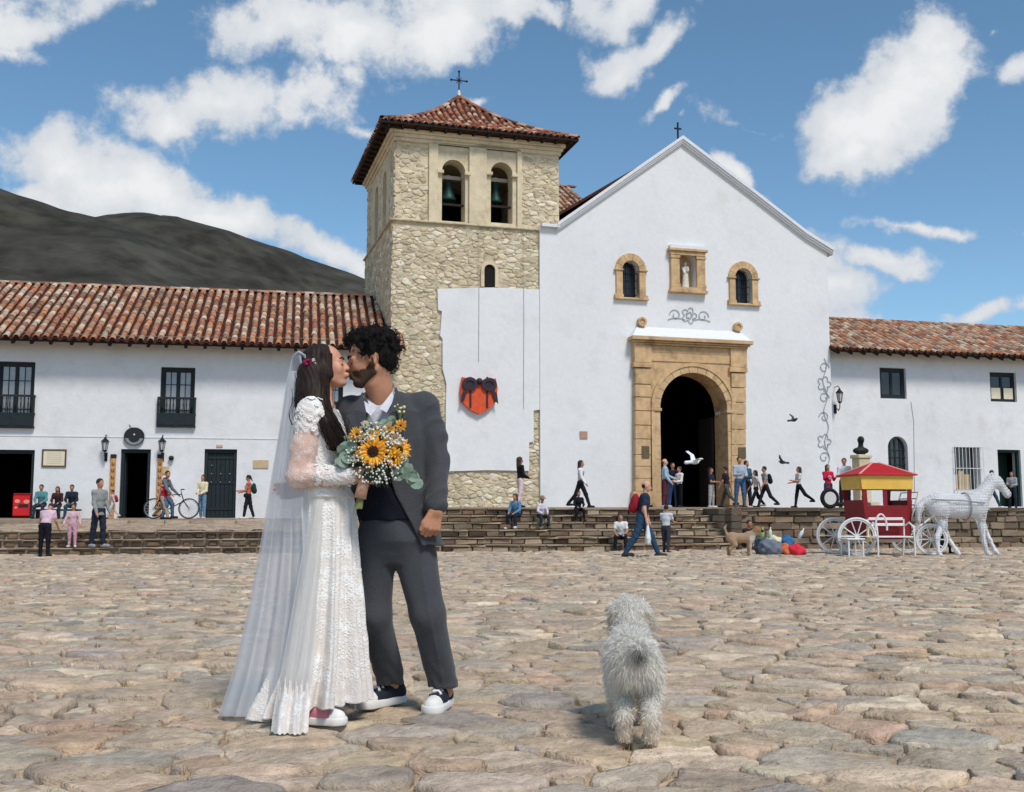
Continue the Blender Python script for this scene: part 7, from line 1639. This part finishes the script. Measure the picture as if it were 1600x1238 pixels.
    for layer, (al, dy, sp) in enumerate(((.60, 0, 1.0), (.55, .035, .93))):
        vr = []
        for j in range(60):
            t = j / 59; py = 553 + 567 * t; xl = np.interp(py, [p[0] for p in Lp], [p[1] for p in Lp]); xr = np.interp(py, [p[0] for p in Rp], [p[1] for p in Rp]); ro = []
            for i in range(90):
                u = i / 89; px = xl + (xr - xl) * (u * sp + (1 - sp) * .6); dep = Y0 + .10 - .26 * u * min(1, .25 + 1.2 * t) + dy - .05 * t; fo = (.003 + .011 * min(1, t * 1.8)) * (math.sin(u * 19 + layer * 2 + .8 * math.sin(3 * t)) + .5 * math.sin(u * 47 + 1.3 + layer))
                p = at(px + 2.0 * math.sin(u * 31 + t * 3), py, dep + fo); p.z = max(.02, p.z); ro.append(p)
            vr.append(ro)
        k = MB(); k.loft(vr, closed=False); wbuild(k, 'veil', tulle('veil_tulle%d' % layer, srgb(246, 247, 250), al), root, True)
    k = MB()
    for i in range(9): a = i / 8; p0 = b(457 + 15 * a, 552 + 6 * math.sin(a * PI), .02 - .08 * a); k.tube([b(477, 556 + 4 * a, -.05), b(467 + 4 * a, 550 + 3 * a, -.04), b(459 + 10 * a, 556 + 2 * a, .0 - .04 * a), b(455 + 17 * a, 580, .04 - .1 * a)], [.004, .006, .006, .003], 5)
    wbuild(k, 'veil_gather', tulle('veil_knot', srgb(236, 238, 244), .8), root, True)
    sneaker(root, gnd(468, 1130, .022), gnd(538, 1133, .022), M['pinkcanvas'], .98)
make_bride()

# ------------------------------------------------------------------ dogs
def fur(parent, f, V, n, L0, L1, col, droop=.6, w=.0035, seed=1, wave=.01):
    """loose strands of coat as thin tapering blades rooted on the skin"""
    rg = np.random.default_rng(seed); idx = rg.choice(len(V), n); P0 = V[idx] + rg.normal(0, .004, (n, 3)); e = .004
    G = np.stack([f(P0 + np.eye(3)[i] * e) - f(P0 - np.eye(3)[i] * e) for i in range(3)], 1); G /= np.linalg.norm(G, axis=1, keepdims=True) + 1e-9
    L_ = (rg.uniform(L0, L1, n) * np.clip(.35 + P0[:, 2] * 2.6, .45, 1.15) * (1 + .5 * (rg.random(n) < .06)))[:, None]; d0 = G * .75 + rg.normal(0, .28, (n, 3)); d0[:, 2] -= droop * .35; d0 /= np.linalg.norm(d0, axis=1, keepdims=True); d1 = d0.copy(); d1[:, 2] -= droop; d1 += rg.normal(0, .25, (n, 3)); d1 /= np.linalg.norm(d1, axis=1, keepdims=True)
    P1 = P0 + d0 * L_ * .5; P2 = P1 + d1 * L_ * .5; P2[:, 2] = np.maximum(P2[:, 2], .004); s_ = np.cross(d0, rg.normal(0, 1, (n, 3))); s_ /= np.linalg.norm(s_, axis=1, keepdims=True) + 1e-9; ww = w * rg.uniform(.6, 1.3, n)[:, None]
    Vs = np.stack([P0 - s_ * ww, P0 + s_ * ww, P1 - s_ * ww * .8, P1 + s_ * ww * .8, P2], 1).reshape(-1, 3); b = np.arange(n)[:, None] * 5
    Q = np.concatenate([b + np.array([0, 1, 3]), b + np.array([0, 3, 2]), b + np.array([2, 3, 4])]); c = col(P0, rg); me = mesh('coat', Vs, Q, M['fur'], True, col=np.repeat(c, 5, axis=0));  o = link('coat', me, parent); o['kind'] = 'stuff'; return o
M['fur'] = mat('dog_coat', (1, 1, 1), .85, attr=True, spec=.2)
def _soft(m):
    N = m.node_tree.nodes; L = m.node_tree.links; t = N.new('ShaderNodeBsdfTranslucent'); v = N.new('ShaderNodeVertexColor'); v.layer_name = 'Col'; L.new(v.outputs[0], t.inputs[0]); x = N.new('ShaderNodeMixShader'); x.inputs[0].default_value = .5
    L.new(N['Principled BSDF'].outputs[0], x.inputs[1]); L.new(t.outputs[0], x.inputs[2]); L.new(x.outputs[0], N['Material Output'].inputs[0])
_soft(M['fur'])
def make_dog():
    p = gnd(994, 1166, .02); root = empty('dog', (p.x, p.y, .02), D(-4), label='shaggy white dog standing on the cobbles seen from behind', cat='dog')
    def leg(x, pts): return [cap_((x + pts[i][3], pts[i][0], pts[i][1]), (x + pts[i + 1][3], pts[i + 1][0], pts[i + 1][1]), pts[i][2], pts[i + 1][2]) for i in range(len(pts) - 1)]
    hind = [(.07, .28, .056, 0), (.13, .19, .042, .01), (.0, .11, .027, .004), (.02, .035, .024, .004), (.06, .022, .026, .004)]; fore = [(.42, .27, .05, 0), (.38, .18, .04, 0), (.42, .09, .032, 0), (.43, .03, .03, 0), (.47, .022, .028, 0)]
    f = unionc([ell((0, .06, .325), (.098, .12, .1)), ell((-.012, .22, .305), (.112, .19, .115)), ell((0, .4, .31), (.095, .12, .115)), cap_((0, .46, .35), (.0, .55, .44), .075, .065), ell((.0, .57, .462), (.074, .08, .07)), cap_((.03, .6, .445), (.09, .63, .42), .045, .032), ell((.1, .635, .418), (.02, .018, .016)), cap_((.068, .55, .49), (.085, .54, .385), .022, .032), cap_((-.066, .57, .49), (-.075, .57, .40), .022, .03), cap_((.0, -.045, .36), (.012, -.085, .385), .025, .016)] + leg(.066, hind) + leg(-.056, [(y + .03, z, r, d) for y, z, r, d in hind]) + leg(.07, fore) + leg(-.075, [(y - .05, z, r, d) for y, z, r, d in fore]), .035)
    def col(P, rg=None):
        n = len(P); c = np.tile(np.array(srgb(255, 251, 243)), (n, 1)); g = .5 + .5 * np.sin(P[:, 0] * 41 + P[:, 2] * 23) * np.sin(P[:, 2] * 31 + P[:, 1] * 27); c = c * (1 - .12 * g[:, None]); sp = np.exp(-(((P[:, 0] - .012) / .035) ** 2 + ((P[:, 2] - .355) / .035) ** 2)) * (P[:, 1] < .0); c = c * (1 - .72 * sp[:, None]); lo = np.clip((.16 - P[:, 2]) / .16, 0, 1)[:, None]; c = c * (1 - .2 * lo * np.array([.6, 1., 1.5]))
        ear = ((P[:, 1] > .5) & (np.abs(P[:, 0]) > .055) & (P[:, 2] < .47))[:, None]; c = np.where(ear, c * np.array([.8, .76, .7]), c)
        if rg is not None: c = c * rg.uniform(.8, 1.08, (n, 1))
        return np.clip(c, 0, 1)
    V, Q = nets(f, .008); link('body', mesh('body', V, Q, M['fur'], True, col=col(V)), root)
    fur(root, f, V, 17000, .018, .046, col, 1.1, .0021, 2); root.scale = (.86, 1, 1.0)
    k = MB(); k.sphere((.122, .645, .42), .014, 8, 5); k.build('nose', M['rubber'], root, True)
    k = MB(); k.tube([(.075 * math.cos(a), .5 + .03 * math.sin(a), .385 + .07 * math.sin(a)) for a in np.linspace(0, 2 * PI, 20)], .008, 6, cap=False); k.build('collar', P('tan_collar', (176, 128, 88), .7), root)
make_dog()
def make_tan_dog():
    p = gnd(1158, 869, .012); root = empty('dog', (p.x, p.y, .012), D(-12), label='tan short haired dog with white chest beside the vendor', cat='dog')
    def leg(y, pts): return [cap_((pts[i][0], y, pts[i][1]), (pts[i + 1][0], y, pts[i + 1][1]), pts[i][2], pts[i + 1][2]) for i in range(len(pts) - 1)]
    f = unionc([ell((-.18, 0, .4), (.14, .1, .12)), ell((.0, 0, .39), (.2, .095, .11)), ell((.18, 0, .4), (.13, .1, .14)), cap_((.24, 0, .46), (.32, 0, .56), .075, .06), ell((.35, 0, .58), (.075, .062, .062)), cap_((.37, 0, .57), (.47, 0, .54), .045, .03), cap_((.33, .05, .62), (.3, .07, .55), .02, .014), cap_((.33, -.05, .62), (.3, -.07, .55), .02, .014), cap_((-.29, 0, .46), (-.34, 0, .6), .028, .02), cap_((-.34, 0, .6), (-.3, 0, .68), .02, .012)] + leg(-.06, [(-.18, .34, .075), (-.12, .24, .05), (-.23, .15, .03), (-.21, .03, .024), (-.18, .02, .025)]) + leg(.06, [(-.2, .34, .075), (-.16, .24, .05), (-.28, .15, .03), (-.27, .03, .024), (-.24, .02, .025)]) + leg(-.06, [(.2, .34, .055), (.19, .2, .034), (.2, .04, .024), (.24, .02, .025)]) + leg(.06, [(.18, .34, .055), (.16, .2, .034), (.15, .04, .024), (.19, .02, .025)]), .04)
    V, Q = nets(f, .012); c = np.tile(np.array(srgb(206, 178, 148)), (len(V), 1)); c[(V[:, 0] > .2) & (V[:, 2] < .45)] = srgb(226, 220, 212); c[(V[:, 0] > .28) & (V[:, 2] > .54)] = srgb(192, 148, 104); c[(V[:, 0] > .44)] = srgb(60, 46, 40)
    link('body', mesh('body', V, Q, M['fur'], True, col=c), root)
make_tan_dog()
# ------------------------------------------------------------------ bench, bicycle and its rider
def make_bench():
    a = at(54, 800, 37.6); b = at(122, 800, 37.9); s = empty('wall_bench', ((a.x + b.x) / 2, (a.y + b.y) / 2, .765), LH.a, label='low dark wooden bench against the white wall', cat='bench'); w = (b.x - a.x) / 2 + .1
    k = MB(); k.box(-w, w, -.2, .2, .26, .32, bev=.012); k.build('seat', M['wood'], s)
    for x in (-w + .15, 0, w - .2): k = MB(); k.box(x, x + .08, -.16, .16, 0, .259); k.build('leg', M['wood'], s)
make_bench()
def wheel(parent, c, r, ax, tyre, rim, nsp=16, name='wheel', tr=.022, hub=.03):
    """spoked wheel: ring axis along ax"""
    ax = Vector(ax).normalized(); q = ax.to_track_quat('Z', 'Y').to_matrix(); P_ = lambda rr, a, h=0: Vector(c) + q @ Vector((rr * math.cos(a), rr * math.sin(a), h))
    k = MB(); n = 28; ring = [P_(r - tr, 2 * PI * i / n) for i in range(n + 1)]; k.tube(ring, tr, 6, cap=False); w = k.build(name, tyre, parent, True)
    k = MB(); k.tube([P_(r - tr * 2.6, 2 * PI * i / n) for i in range(n + 1)], tr * .55, 5, cap=False); k.build('rim', rim, w, True)
    k = MB()
    for i in range(nsp): a = 2 * PI * i / nsp; k.tube([P_(hub * .6, a, 0), P_(r - tr * 2.6, a, 0)], max(.004, tr * (.16 if nsp > 12 else .5)), 4)
    k.build('spokes', rim, w); k = MB(); k.tube([P_(0, 0, -.04), P_(0, 0, .04)], hub, 8); k.build('hub', rim, w); return w
def make_bike():
    Y = 35.6; a = at(240, 800, Y); b = at(293, 800, Y + .25); z = surf(a.x, Y) + .002; L_ = b.x - a.x; ang = math.atan2(.25, L_); s = empty('bicycle', (a.x, Y, z), ang, label='black bicycle standing in front of the painted doorway', cat='bicycle'); r = .34
    L_ = 1.1
    wheel(s, (0, 0, r), r, (0, 1, 0), M['rubber'], M['silver']); wheel(s, (L_, 0, r), r, (0, 1, 0), M['rubber'], M['silver'])
    k = MB(); bb = (.42, 0, .3); st = (.3, 0, .78); hd_ = (.86, 0, .8); hb = (.93, 0, .58)
    for p, q in ((bb, st), (st, hd_), (bb, hb), ((0, 0, r), bb), ((0, 0, r), st), (hd_, hb), (hb, (L_, 0, r))): k.tube([p, q], .018, 6)
    k.build('frame', M['iron'], s); k = MB(); k.tube([hd_, (.83, 0, .95)], .014, 6); k.tube([(.93, -.28, .97), (.84, -.1, .96), (.84, .1, .96), (.93, .28, .97)], .014, 6); k.build('handlebar', M['iron'], s)
    sdf_obj('saddle', union([ell((.24, 0, .88), (.1, .07, .03)), cap_((.28, 0, .88), (.4, 0, .885), .03, .02)], .03), .014, M['rubber'], s)
    k = MB(); k.tube([st, (.27, 0, .88)], .014, 6); k.build('seat_post', M['silver'], s); k = MB(); k.tube([bb, (.52, -.08, .18)], .012, 5); k.box(.47, .58, -.16, -.08, .17, .19); k.tube([bb, (.32, .08, .42)], .012, 5); k.box(.27, .38, .08, .16, .41, .43); k.build('pedals', M['iron'], s)
    p = s.matrix_basis @ Vector((.27, 0, 0)); hgt = at(273, 744, Y).z - z
    person('man in grey shirt and jeans sitting on the bicycle', Vector((p.x, p.y, z)), 1.66, D(82), {'legs': ((42, 40, 5), (30, 50, 5)), 'arms': ((40, 8, 20, 0), (38, 8, 22, 0)), 'lean': 14, 'turn': -40}, top=(104, 110, 116), bottom=(74, 98, 126))
make_bike()
# ------------------------------------------------------------------ carriage, horse, white bench
def make_carriage():
    Y = 24.6; p0 = at(1373, 866, Y); z = .012; S_ = Y / 1700.0; s = empty('horse_carriage', (p0.x, Y, z), D(8), label='red and yellow horse carriage with white spoked wheels', cat='carriage')
    X = lambda px: (px - 1365) * S_; Zp = lambda py: CAMH - (py - HOR) * S_ - z
    # box body: four flaring corner posts and panels, front (right) and rear (left) higher than the door
    dy = .5; zb_, zm, zt = Zp(838), Zp(782), Zp(752)
    bl, br, tl, tr = -.5, .5, -.6, .6
    def panel(name, m, pts, y, t=.03): k = MB(); k.prism(pts, y, y + t); return k.build(name, m, s)
    lerp = lambda a, b, t: a + (b - a) * t
    lx = lambda zz: lerp(bl, tl, (zz - zb_) / (zt - zb_)); rx = lambda zz: lerp(br, tr, (zz - zb_) / (zt - zb_))
    for y in (-dy, dy - .03):
        panel('lower_panel', M['redbody'], [(lx(zb_), zb_), (rx(zb_), zb_), (rx(zm - .12), zm - .12), (lx(zm - .12), zm - .12)], y)
        for t0, t1 in ((0, .09), (.42, .5), (.92, 1.0)):
            f = lambda zz, t: lerp(lx(zz), rx(zz), t); panel('window_post', M['redbody'], [(f(zm - .119, t0), zm - .119), (f(zm - .119, t1), zm - .119), (f(zt - .2, t1), zt - .2), (f(zt - .2, t0), zt - .2)], y)
        panel('valance', M['yellow'], [(lx(zt - .2), zt - .199), (rx(zt - .2), zt - .199), (rx(zt) + .02, zt + .12), (lx(zt) - .02, zt + .12)], y - .02, .07)
        panel('corner_strip', M['yellow'], [(lx(zb_) - .03, zb_ - .08), (lx(zb_) + .1, zb_ - .1), (lx(zm) + .12, zm - .5), (lx(zm) + .05, zm - .48)], y - .012, .01)
    for nm, f in (('end_panel', lx), ('end_panel', rx)):
        k = MB(); k.add([(f(zb_), -dy + .03, zb_), (f(zb_), dy - .03, zb_), (f(zm), dy - .03, zm), (f(zm), -dy + .03, zm), (f(zb_) + .03, -dy + .03, zb_), (f(zb_) + .03, dy - .03, zb_), (f(zm) + .03, dy - .03, zm), (f(zm) + .03, -dy + .03, zm)], [(0, 1, 2, 3), (7, 6, 5, 4), (0, 4, 5, 1), (3, 2, 6, 7)]); k.build(nm, M['redbody'], s)
        k = MB(); k.box(f(zt) - .02, f(zt) + .04, -dy + .051, dy - .051, zt - .2, zt + .12); k.build('valance', M['yellow'], s)
    k = MB(); k.box(bl + .03, br - .03, -dy + .03, dy - .03, zb_ - .05, zb_ + .02); k.build('floor', M['redbody'], s)
    k = MB(); k.box(bl + .1, bl + .5, -dy + .05, dy - .05, zb_ + .02, zb_ + .42, bev=.03); k.build('seat', P('seat_black', (34, 30, 32), .7), s)
    # hipped red roof with pale hip ribs
    a0, a1 = -.68, .68; zr0 = zt + .122; zr1 = Zp(724); m0, m1 = -.08, .08; e = dy + .08
    c = [(a0, -e, zr0), (a1, -e, zr0), (a1, e, zr0), (a0, e, zr0), (m0, 0, zr1), (m1, 0, zr1)]
    k = MB(); k.add(c, [(0, 1, 5, 4), (1, 2, 5), (2, 3, 4, 5), (3, 0, 4), (3, 2, 1, 0)]); rf = k.build('roof', M['redpaint'], s)
    for i, j in ((0, 4), (1, 5), (2, 5), (3, 4)): k = MB(); k.tube([c[i], c[j]], .022, 6); k.build('hip_rib', P('pale_rib%d' % i, (226, 150, 140), .5), rf)
    k = MB(); k.tube([c[0], c[1]], .018, 5); k.tube([c[3], c[2]], .018, 5); k.tube([c[0], c[3]], .018, 5); k.tube([c[1], c[2]], .018, 5); k.build('roof_edge', M['redpaint'], rf)
    # running gear
    for px, r, y in ((1312, .42, -.56), (1312, .42, .56), (1432, .35, -.56), (1432, .35, .56)): wheel(s, (X(px), y, r), r, (.3, 1, 0), M['whitepaint'], M['whitepaint'], 10, 'wheel', .026, .05)
    k = MB()
    for px, r in ((1312, .42), (1432, .35)): k.tube([(X(px), -.55, r), (X(px), .55, r)], .025, 6)
    k.tube([(X(1312), 0, .42), (X(1432), 0, .38)], .035, 6); k.box(-.45, .45, -.36, .36, .3, zb_ - .051); k.build('axle_frame', M['whitepaint'], s)
    # driver's white ladder seat at the front
    k = MB()
    for y in (-.4, .4):
        k.tube([(X(1398), y, .45), (X(1420), y, Zp(770))], .02, 5); k.tube([(X(1424), y, .42), (X(1428), y, Zp(800))], .02, 5); k.tube([(X(1398), y, .62), (X(1432), y, .6)], .02, 5)
    for t in np.linspace(.1, 1, 7): k.tube([(X(1398 + 22 * t), -.4, .45 + (Zp(770) - .45) * t), (X(1398 + 22 * t), .4, .45 + (Zp(770) - .45) * t)], .016, 5)
    k.build('driver_seat_frame', M['whitepaint'], s)
    k = MB(); k.tube([(X(1432), -.28, .5), (X(1475), -.3, .92), (X(1540), -.3, 1.02)], .022, 6); k.tube([(X(1432), .28, .5), (X(1475), .3, .92), (X(1540), .3, 1.02)], .022, 6); k.build('shafts', M['whitepaint'], s)
    seated(1356, 772, 24.75, zb_ + .36, zb_ + .04, 'passenger in white shirt inside the red carriage', -60, top=(222, 222, 220), bottom=(30, 32, 40))
make_carriage()
def make_white_bench():
    Y = 23.7; p = at(1390, 862, Y); S_ = Y / 1700.0; s = empty('garden_bench', (p.x, Y, .012), D(6), label='white iron garden bench with hooped arm in front of the carriage', cat='bench'); X = lambda px: (px - 1390) * S_; Zp = lambda py: CAMH - (py - HOR) * S_ - .012
    wp = M['whitepaint']; x0, x1 = X(1366), X(1422); zs = Zp(838)
    for i in range(4): k = MB(); k.box(x0, x1, -.22 + i * .115, -.13 + i * .115, zs - .02, zs + .01, bev=.006); k.build('seat_slat', wp, s)
    for z in (Zp(822), Zp(813)): k = MB(); k.box(x0, x1, .24, .27, z, z + .06, bev=.006); k.build('back_slat', wp, s)
    for x in (x0 - .02, x1 + .02):
        k = MB(); k.tube([(x, -.22, 0), (x, -.22, zs), (x, -.2, zs + .2), (x, .0, zs + .3), (x, .24, zs + .22)], .018, 6); k.tube([(x, .34, 0), (x, .26, zs), (x, .26, Zp(811))], .018, 6); k.tube([(x, -.22, zs - .03), (x, .26, zs - .03)], .016, 6); k.build('end_frame', wp, s)
    c = (X(1370), zs + .02); k = MB(); k.tube([(c[0] + .13 * math.cos(a), -.24, c[1] + .16 + .3 * math.sin(a) * (1 if math.sin(a) > 0 else .5)) for a in np.linspace(-.3, PI + .3, 16)], .02, 6); k.build('hoop_arm', wp, s)
    for j, (x, y) in enumerate(((x0 - .3, -.1), (x0 - .3, .3), (x0 - .62, -.1), (x0 - .62, .3))): k = MB(); k.tube([(x, y, 0), (x, y, .36)], .018, 6); k.build('stool_leg', wp, s)
    k = MB(); k.box(x0 - .66, x0 - .26, -.14, .34, .361, .39, bev=.006); k.build('stool_top', wp, s)
make_white_bench()
def horse_sdf(leg=True):
    # facing +x, withers about 1.5 m; local metres
    f = [ell((0, 0, 1.12), (.62, .25, .28)), ell((-.48, 0, 1.16), (.3, .26, .29)), ell((.48, 0, 1.15), (.28, .23, .32)), cap_((.55, 0, 1.25), (.93, 0, 1.72), .22, .13), cap_((.93, 0, 1.74), (1.06, 0, 1.66), .13, .12), cap_((1.02, 0, 1.72), (1.3, 0, 1.42), .12, .07), ell((1.3, 0, 1.4), (.09, .075, .085)), cap_((.95, .06, 1.84), (.95, .09, 1.97), .035, .012), cap_((.95, -.06, 1.84), (.95, -.09, 1.97), .035, .012), cap_((-.76, 0, 1.3), (-.95, 0, 1.1), .07, .08), cap_((-.95, 0, 1.1), (-1.0, 0, .6), .09, .04)]
    def lg(y, pts): return [cap_((pts[i][0], y, pts[i][1]), (pts[i + 1][0], y, pts[i + 1][1]), pts[i][2], pts[i + 1][2]) for i in range(len(pts) - 1)]
    if leg:
        f += lg(-.13, [(.5, 1.0, .14), (.52, .62, .075), (.56, .3, .05), (.62, .08, .045), (.67, .03, .06)])
        f += lg(.13, [(.52, 1.0, .14), (.72, .66, .075), (.88, .34, .05), (1.0, .1, .045), (1.04, .04, .06)])
        f += lg(-.14, [(-.5, 1.0, .18), (-.46, .68, .09), (-.62, .42, .06), (-.6, .1, .045), (-.56, .03, .06)])
        f += lg(.14, [(-.5, 1.0, .18), (-.28, .7, .09), (-.2, .42, .06), (.02, .12, .045), (.07, .04, .06)])
    return union(f, .07, .7)
def make_horse():
    # only a wire lattice one looks through: edges of the coarse surface as thin rods
    Y = 24.2; p = at(1502, 868, Y); s = empty('wire_horse', (p.x - .05, Y, .012), D(10), label='life size white wire horse sculpture harnessed to the carriage', cat='sculpture')
    k = .96
    for name, h, th, zr in (('wire_body', .06, .011, None),):
        V, Q = nets(horse_sdf(), h); me = mesh(name, V * k, Q, P('white_wire', (232, 232, 234), .6), False)
        o = link(name, me, s); md = o.modifiers.new('wires', 'WIREFRAME'); md.thickness = th; md.use_replace = True; md.use_even_offset = False
    # leg tubes wrapped in white fabric
    def lg(y, pts, nm='wrapped_leg'):
        f = union([cap_((pts[i][0] * k, y * k, pts[i][1] * k), (pts[i + 1][0] * k, y * k, pts[i + 1][1] * k), pts[i][2] * k, pts[i + 1][2] * k) for i in range(len(pts) - 1)], .03); sdf_obj(nm, f, .022, M['legwrap'], s)
    m = P('white_mesh_wrap', (226, 228, 230), .8); M['legwrap'] = m
    lg(-.13, [(.52, .66, .07), (.56, .3, .045), (.62, .08, .04), (.68, .03, .05)]); lg(.13, [(.7, .7, .07), (.88, .34, .045), (1.0, .1, .04), (1.05, .04, .05)])
    lg(-.14, [(-.47, .74, .085), (-.62, .42, .055), (-.6, .1, .04), (-.55, .03, .05)]); lg(.14, [(-.3, .74, .085), (-.2, .42, .055), (.02, .12, .04), (.08, .04, .05)])
    # translucent netting over the body
    nt = bpy.data.materials.new('netting'); nt.use_nodes = True; b = nt.node_tree.nodes['Principled BSDF']; b.inputs['Base Color'].default_value = (.88, .88, .89, 1); b.inputs['Alpha'].default_value = .75; b.inputs['Roughness'].default_value = .9
    sdf_obj('netting', (lambda g: (lambda f: (setattr(f, 'bb', (g.bb[0] * k, g.bb[1] * k)), f)[1])(lambda P: g(P / k) * k + .02))(horse_sdf(False)), .05, nt, s)
    q = MB(); q.tube([(-.75 * k, -.2, 1.28 * k), (0, -.28, 1.25 * k), (.55 * k, -.24, 1.2 * k)], .016, 5); q.tube([(.2 * k, .26 * math.cos(a), 1.12 * k + .3 * math.sin(a)) for a in np.linspace(0, 2 * PI, 20)], .02, 5); q.build('harness', M['wire'], s)
make_horse()
# ------------------------------------------------------------------ goods on the ground, wheel on the coping, birds
def make_goods():
    rg = random.Random(77)
    def lump(name, lab, px, py, Y, r, col, z=None, cat='bag'):
        p = at(px, py, Y); c = Vector((p.x, Y, max(r[2] * .8, p.z) if z is None else z)); sd_ = rg.uniform(0, 9)
        f = disp(union([ell((0, 0, 0), r), ell((r[0] * .4, -.02, -r[2] * .25), (r[0] * .6, r[1] * .9, r[2] * .7)), ell((-r[0] * .4, .02, r[2] * .2), (r[0] * .5, r[1] * .8, r[2] * .7))], .05), lambda P: .02 * np.sin(P[:, 0] * 27 + sd_) * np.sin(P[:, 2] * 31 + sd_) + .012 * np.sin(P[:, 1] * 50 + P[:, 0] * 33))
        f2 = clipz(f, -c.z + .012)
        o = sdf_obj(name, f2, .02, cloth(col), None, label=lab, cat=cat); o.location = c; return o
    Y = 24.6
    lump('bundle', 'grey patterned cloth bundle beside the tan dog', 1204, 858, Y, (.27, .2, .2), (110, 118, 132)); lump('bundle', 'dark grey bag left of the patterned bundle', 1190, 856, Y + .25, (.16, .18, .24), (84, 92, 96))
    lump('bundle', 'cream folded cloth on top of the grey bundle', 1208, 843, Y + .1, (.18, .16, .1), (214, 208, 176), .34); lump('bundle', 'blue bag on top of the heap of goods', 1230, 846, Y + .1, (.14, .14, .14), (54, 108, 156), .30)
    lump('bundle', 'orange cloth bag in the heap of goods', 1227, 860, Y - .05, (.12, .13, .15), (206, 110, 70)); lump('bundle', 'bright red bag at the right end of the goods', 1244, 862, Y - .1, (.2, .17, .14), (210, 54, 70))
    for i, (px, col, lab) in enumerate(((1190, (150, 190, 120), 'pale green bottle standing among the goods'), (1202, (206, 214, 190), 'pale bottle with light cap among the goods'), (1247, (200, 220, 230), 'tilted clear bottle at the right of the goods'))):
        p = at(px, 840, Y + .05); k = MB(); k.lathe([(0, 0), (.04, 0), (.042, .16), (.03, .2), (.014, .23), (.014, .27), (0, .27)], seg=10); o = k.build('bottle', P('bottle_plastic%d' % i, col, .3), None, True, label=lab, cat='bottle'); o.location = (p.x, Y + .02, .36); o.rotation_euler = (0, .5 if i == 2 else .1, 0)
    # small wheel lying against the coping
    p = at(1297, 799, 27.9); s = empty('loose_wheel', (p.x, p.y, 1.1), PL.a, label='black tyre with white hub on the coping below the crimson jacket', cat='wheel')
    k = MB(); k.tube([(.21 * math.cos(a), 0, .22 + .21 * math.sin(a)) for a in np.linspace(0, 2 * PI, 25)], .055, 8, cap=False); k.build('tyre', M['rubber'], s, True); k = MB(); k.band(arc(0, .22, .002, 0, 2 * PI, 20)[:-1], arc(0, .22, .165, 0, 2 * PI, 20)[:-1], -.04, .04, True); k.build('hub_disc', P('hub_white', (206, 204, 200), .6), s)
    k = MB(); k.tube([(.1, .1, .06), (.5, .1, .08), (.8, .1, .05)], .06, 6); k.build('fender', M['rubber'], s)
make_goods()
def bird(px, py, Y, col, lab, heading, fly=True, sc=1.0):
    p = at(px, py, Y); s = empty('pigeon', p if fly else (p.x, Y, surf(p.x, Y)), D(heading), label=lab, cat='pigeon'); m = cloth(col, .7); z = 0 if fly else .13
    f = union([ell((0, 0, z), (.13, .06, .06)), ell((.13, 0, z + .05), (.035, .032, .035)), cap_((.15, 0, z + .045), (.19, 0, z + .04), .012, .005), cap_((-.1, 0, z - .005), (-.24, 0, z - .02), .04, .045)], .03); sdf_obj('body', f, .014, m, s)
    for sg in (-1, 1):
        k = MB()
        if fly: k.add([(.07, sg * .04, .02), (-.07, sg * .04, .02), (.0, sg * .2, .12 + .05 * sg), (.1, sg * .2, .13 + .05 * sg), (-.02, sg * .4, .16 + .12 * sg), (.04, sg * .38, .17 + .12 * sg), (.07, sg * .04, .032), (-.07, sg * .04, .03), (.0, sg * .2, .13 + .05 * sg), (.1, sg * .2, .142 + .05 * sg), (-.02, sg * .4, .168 + .12 * sg), (.04, sg * .38, .18 + .12 * sg)], [(0, 1, 2, 3), (3, 2, 4, 5), (9, 8, 7, 6), (11, 10, 8, 9), (0, 3, 9, 6), (3, 5, 11, 9), (1, 7, 8, 2), (2, 8, 10, 4)]); k.build('wing', m, s)
        else: sdf_obj('wing', ell((-.03, sg * .055, z + .01), (.12, .015, .045)), .012, m, s); k.tube([(0, sg * .025, 0), (0, sg * .025, z - .04)], .006, 5); k.build('leg', M['redpaint'], s)
    s.scale = (sc, sc, sc)
bird(1085, 722, 34, (226, 228, 230), 'white pigeon flying in front of the dark church doorway', 20, True, 1.25); bird(1240, 657, 34, (74, 78, 84), 'dark pigeon gliding high in front of the white church wall', 10, True, .75); bird(1223, 723, 34, (70, 74, 80), 'dark pigeon flying low beside the portal', 150, True, .75); bird(1183, 795, 27.9, (206, 206, 206), 'pale pigeon standing on the coping beside the portal', 60, False, 1.3)
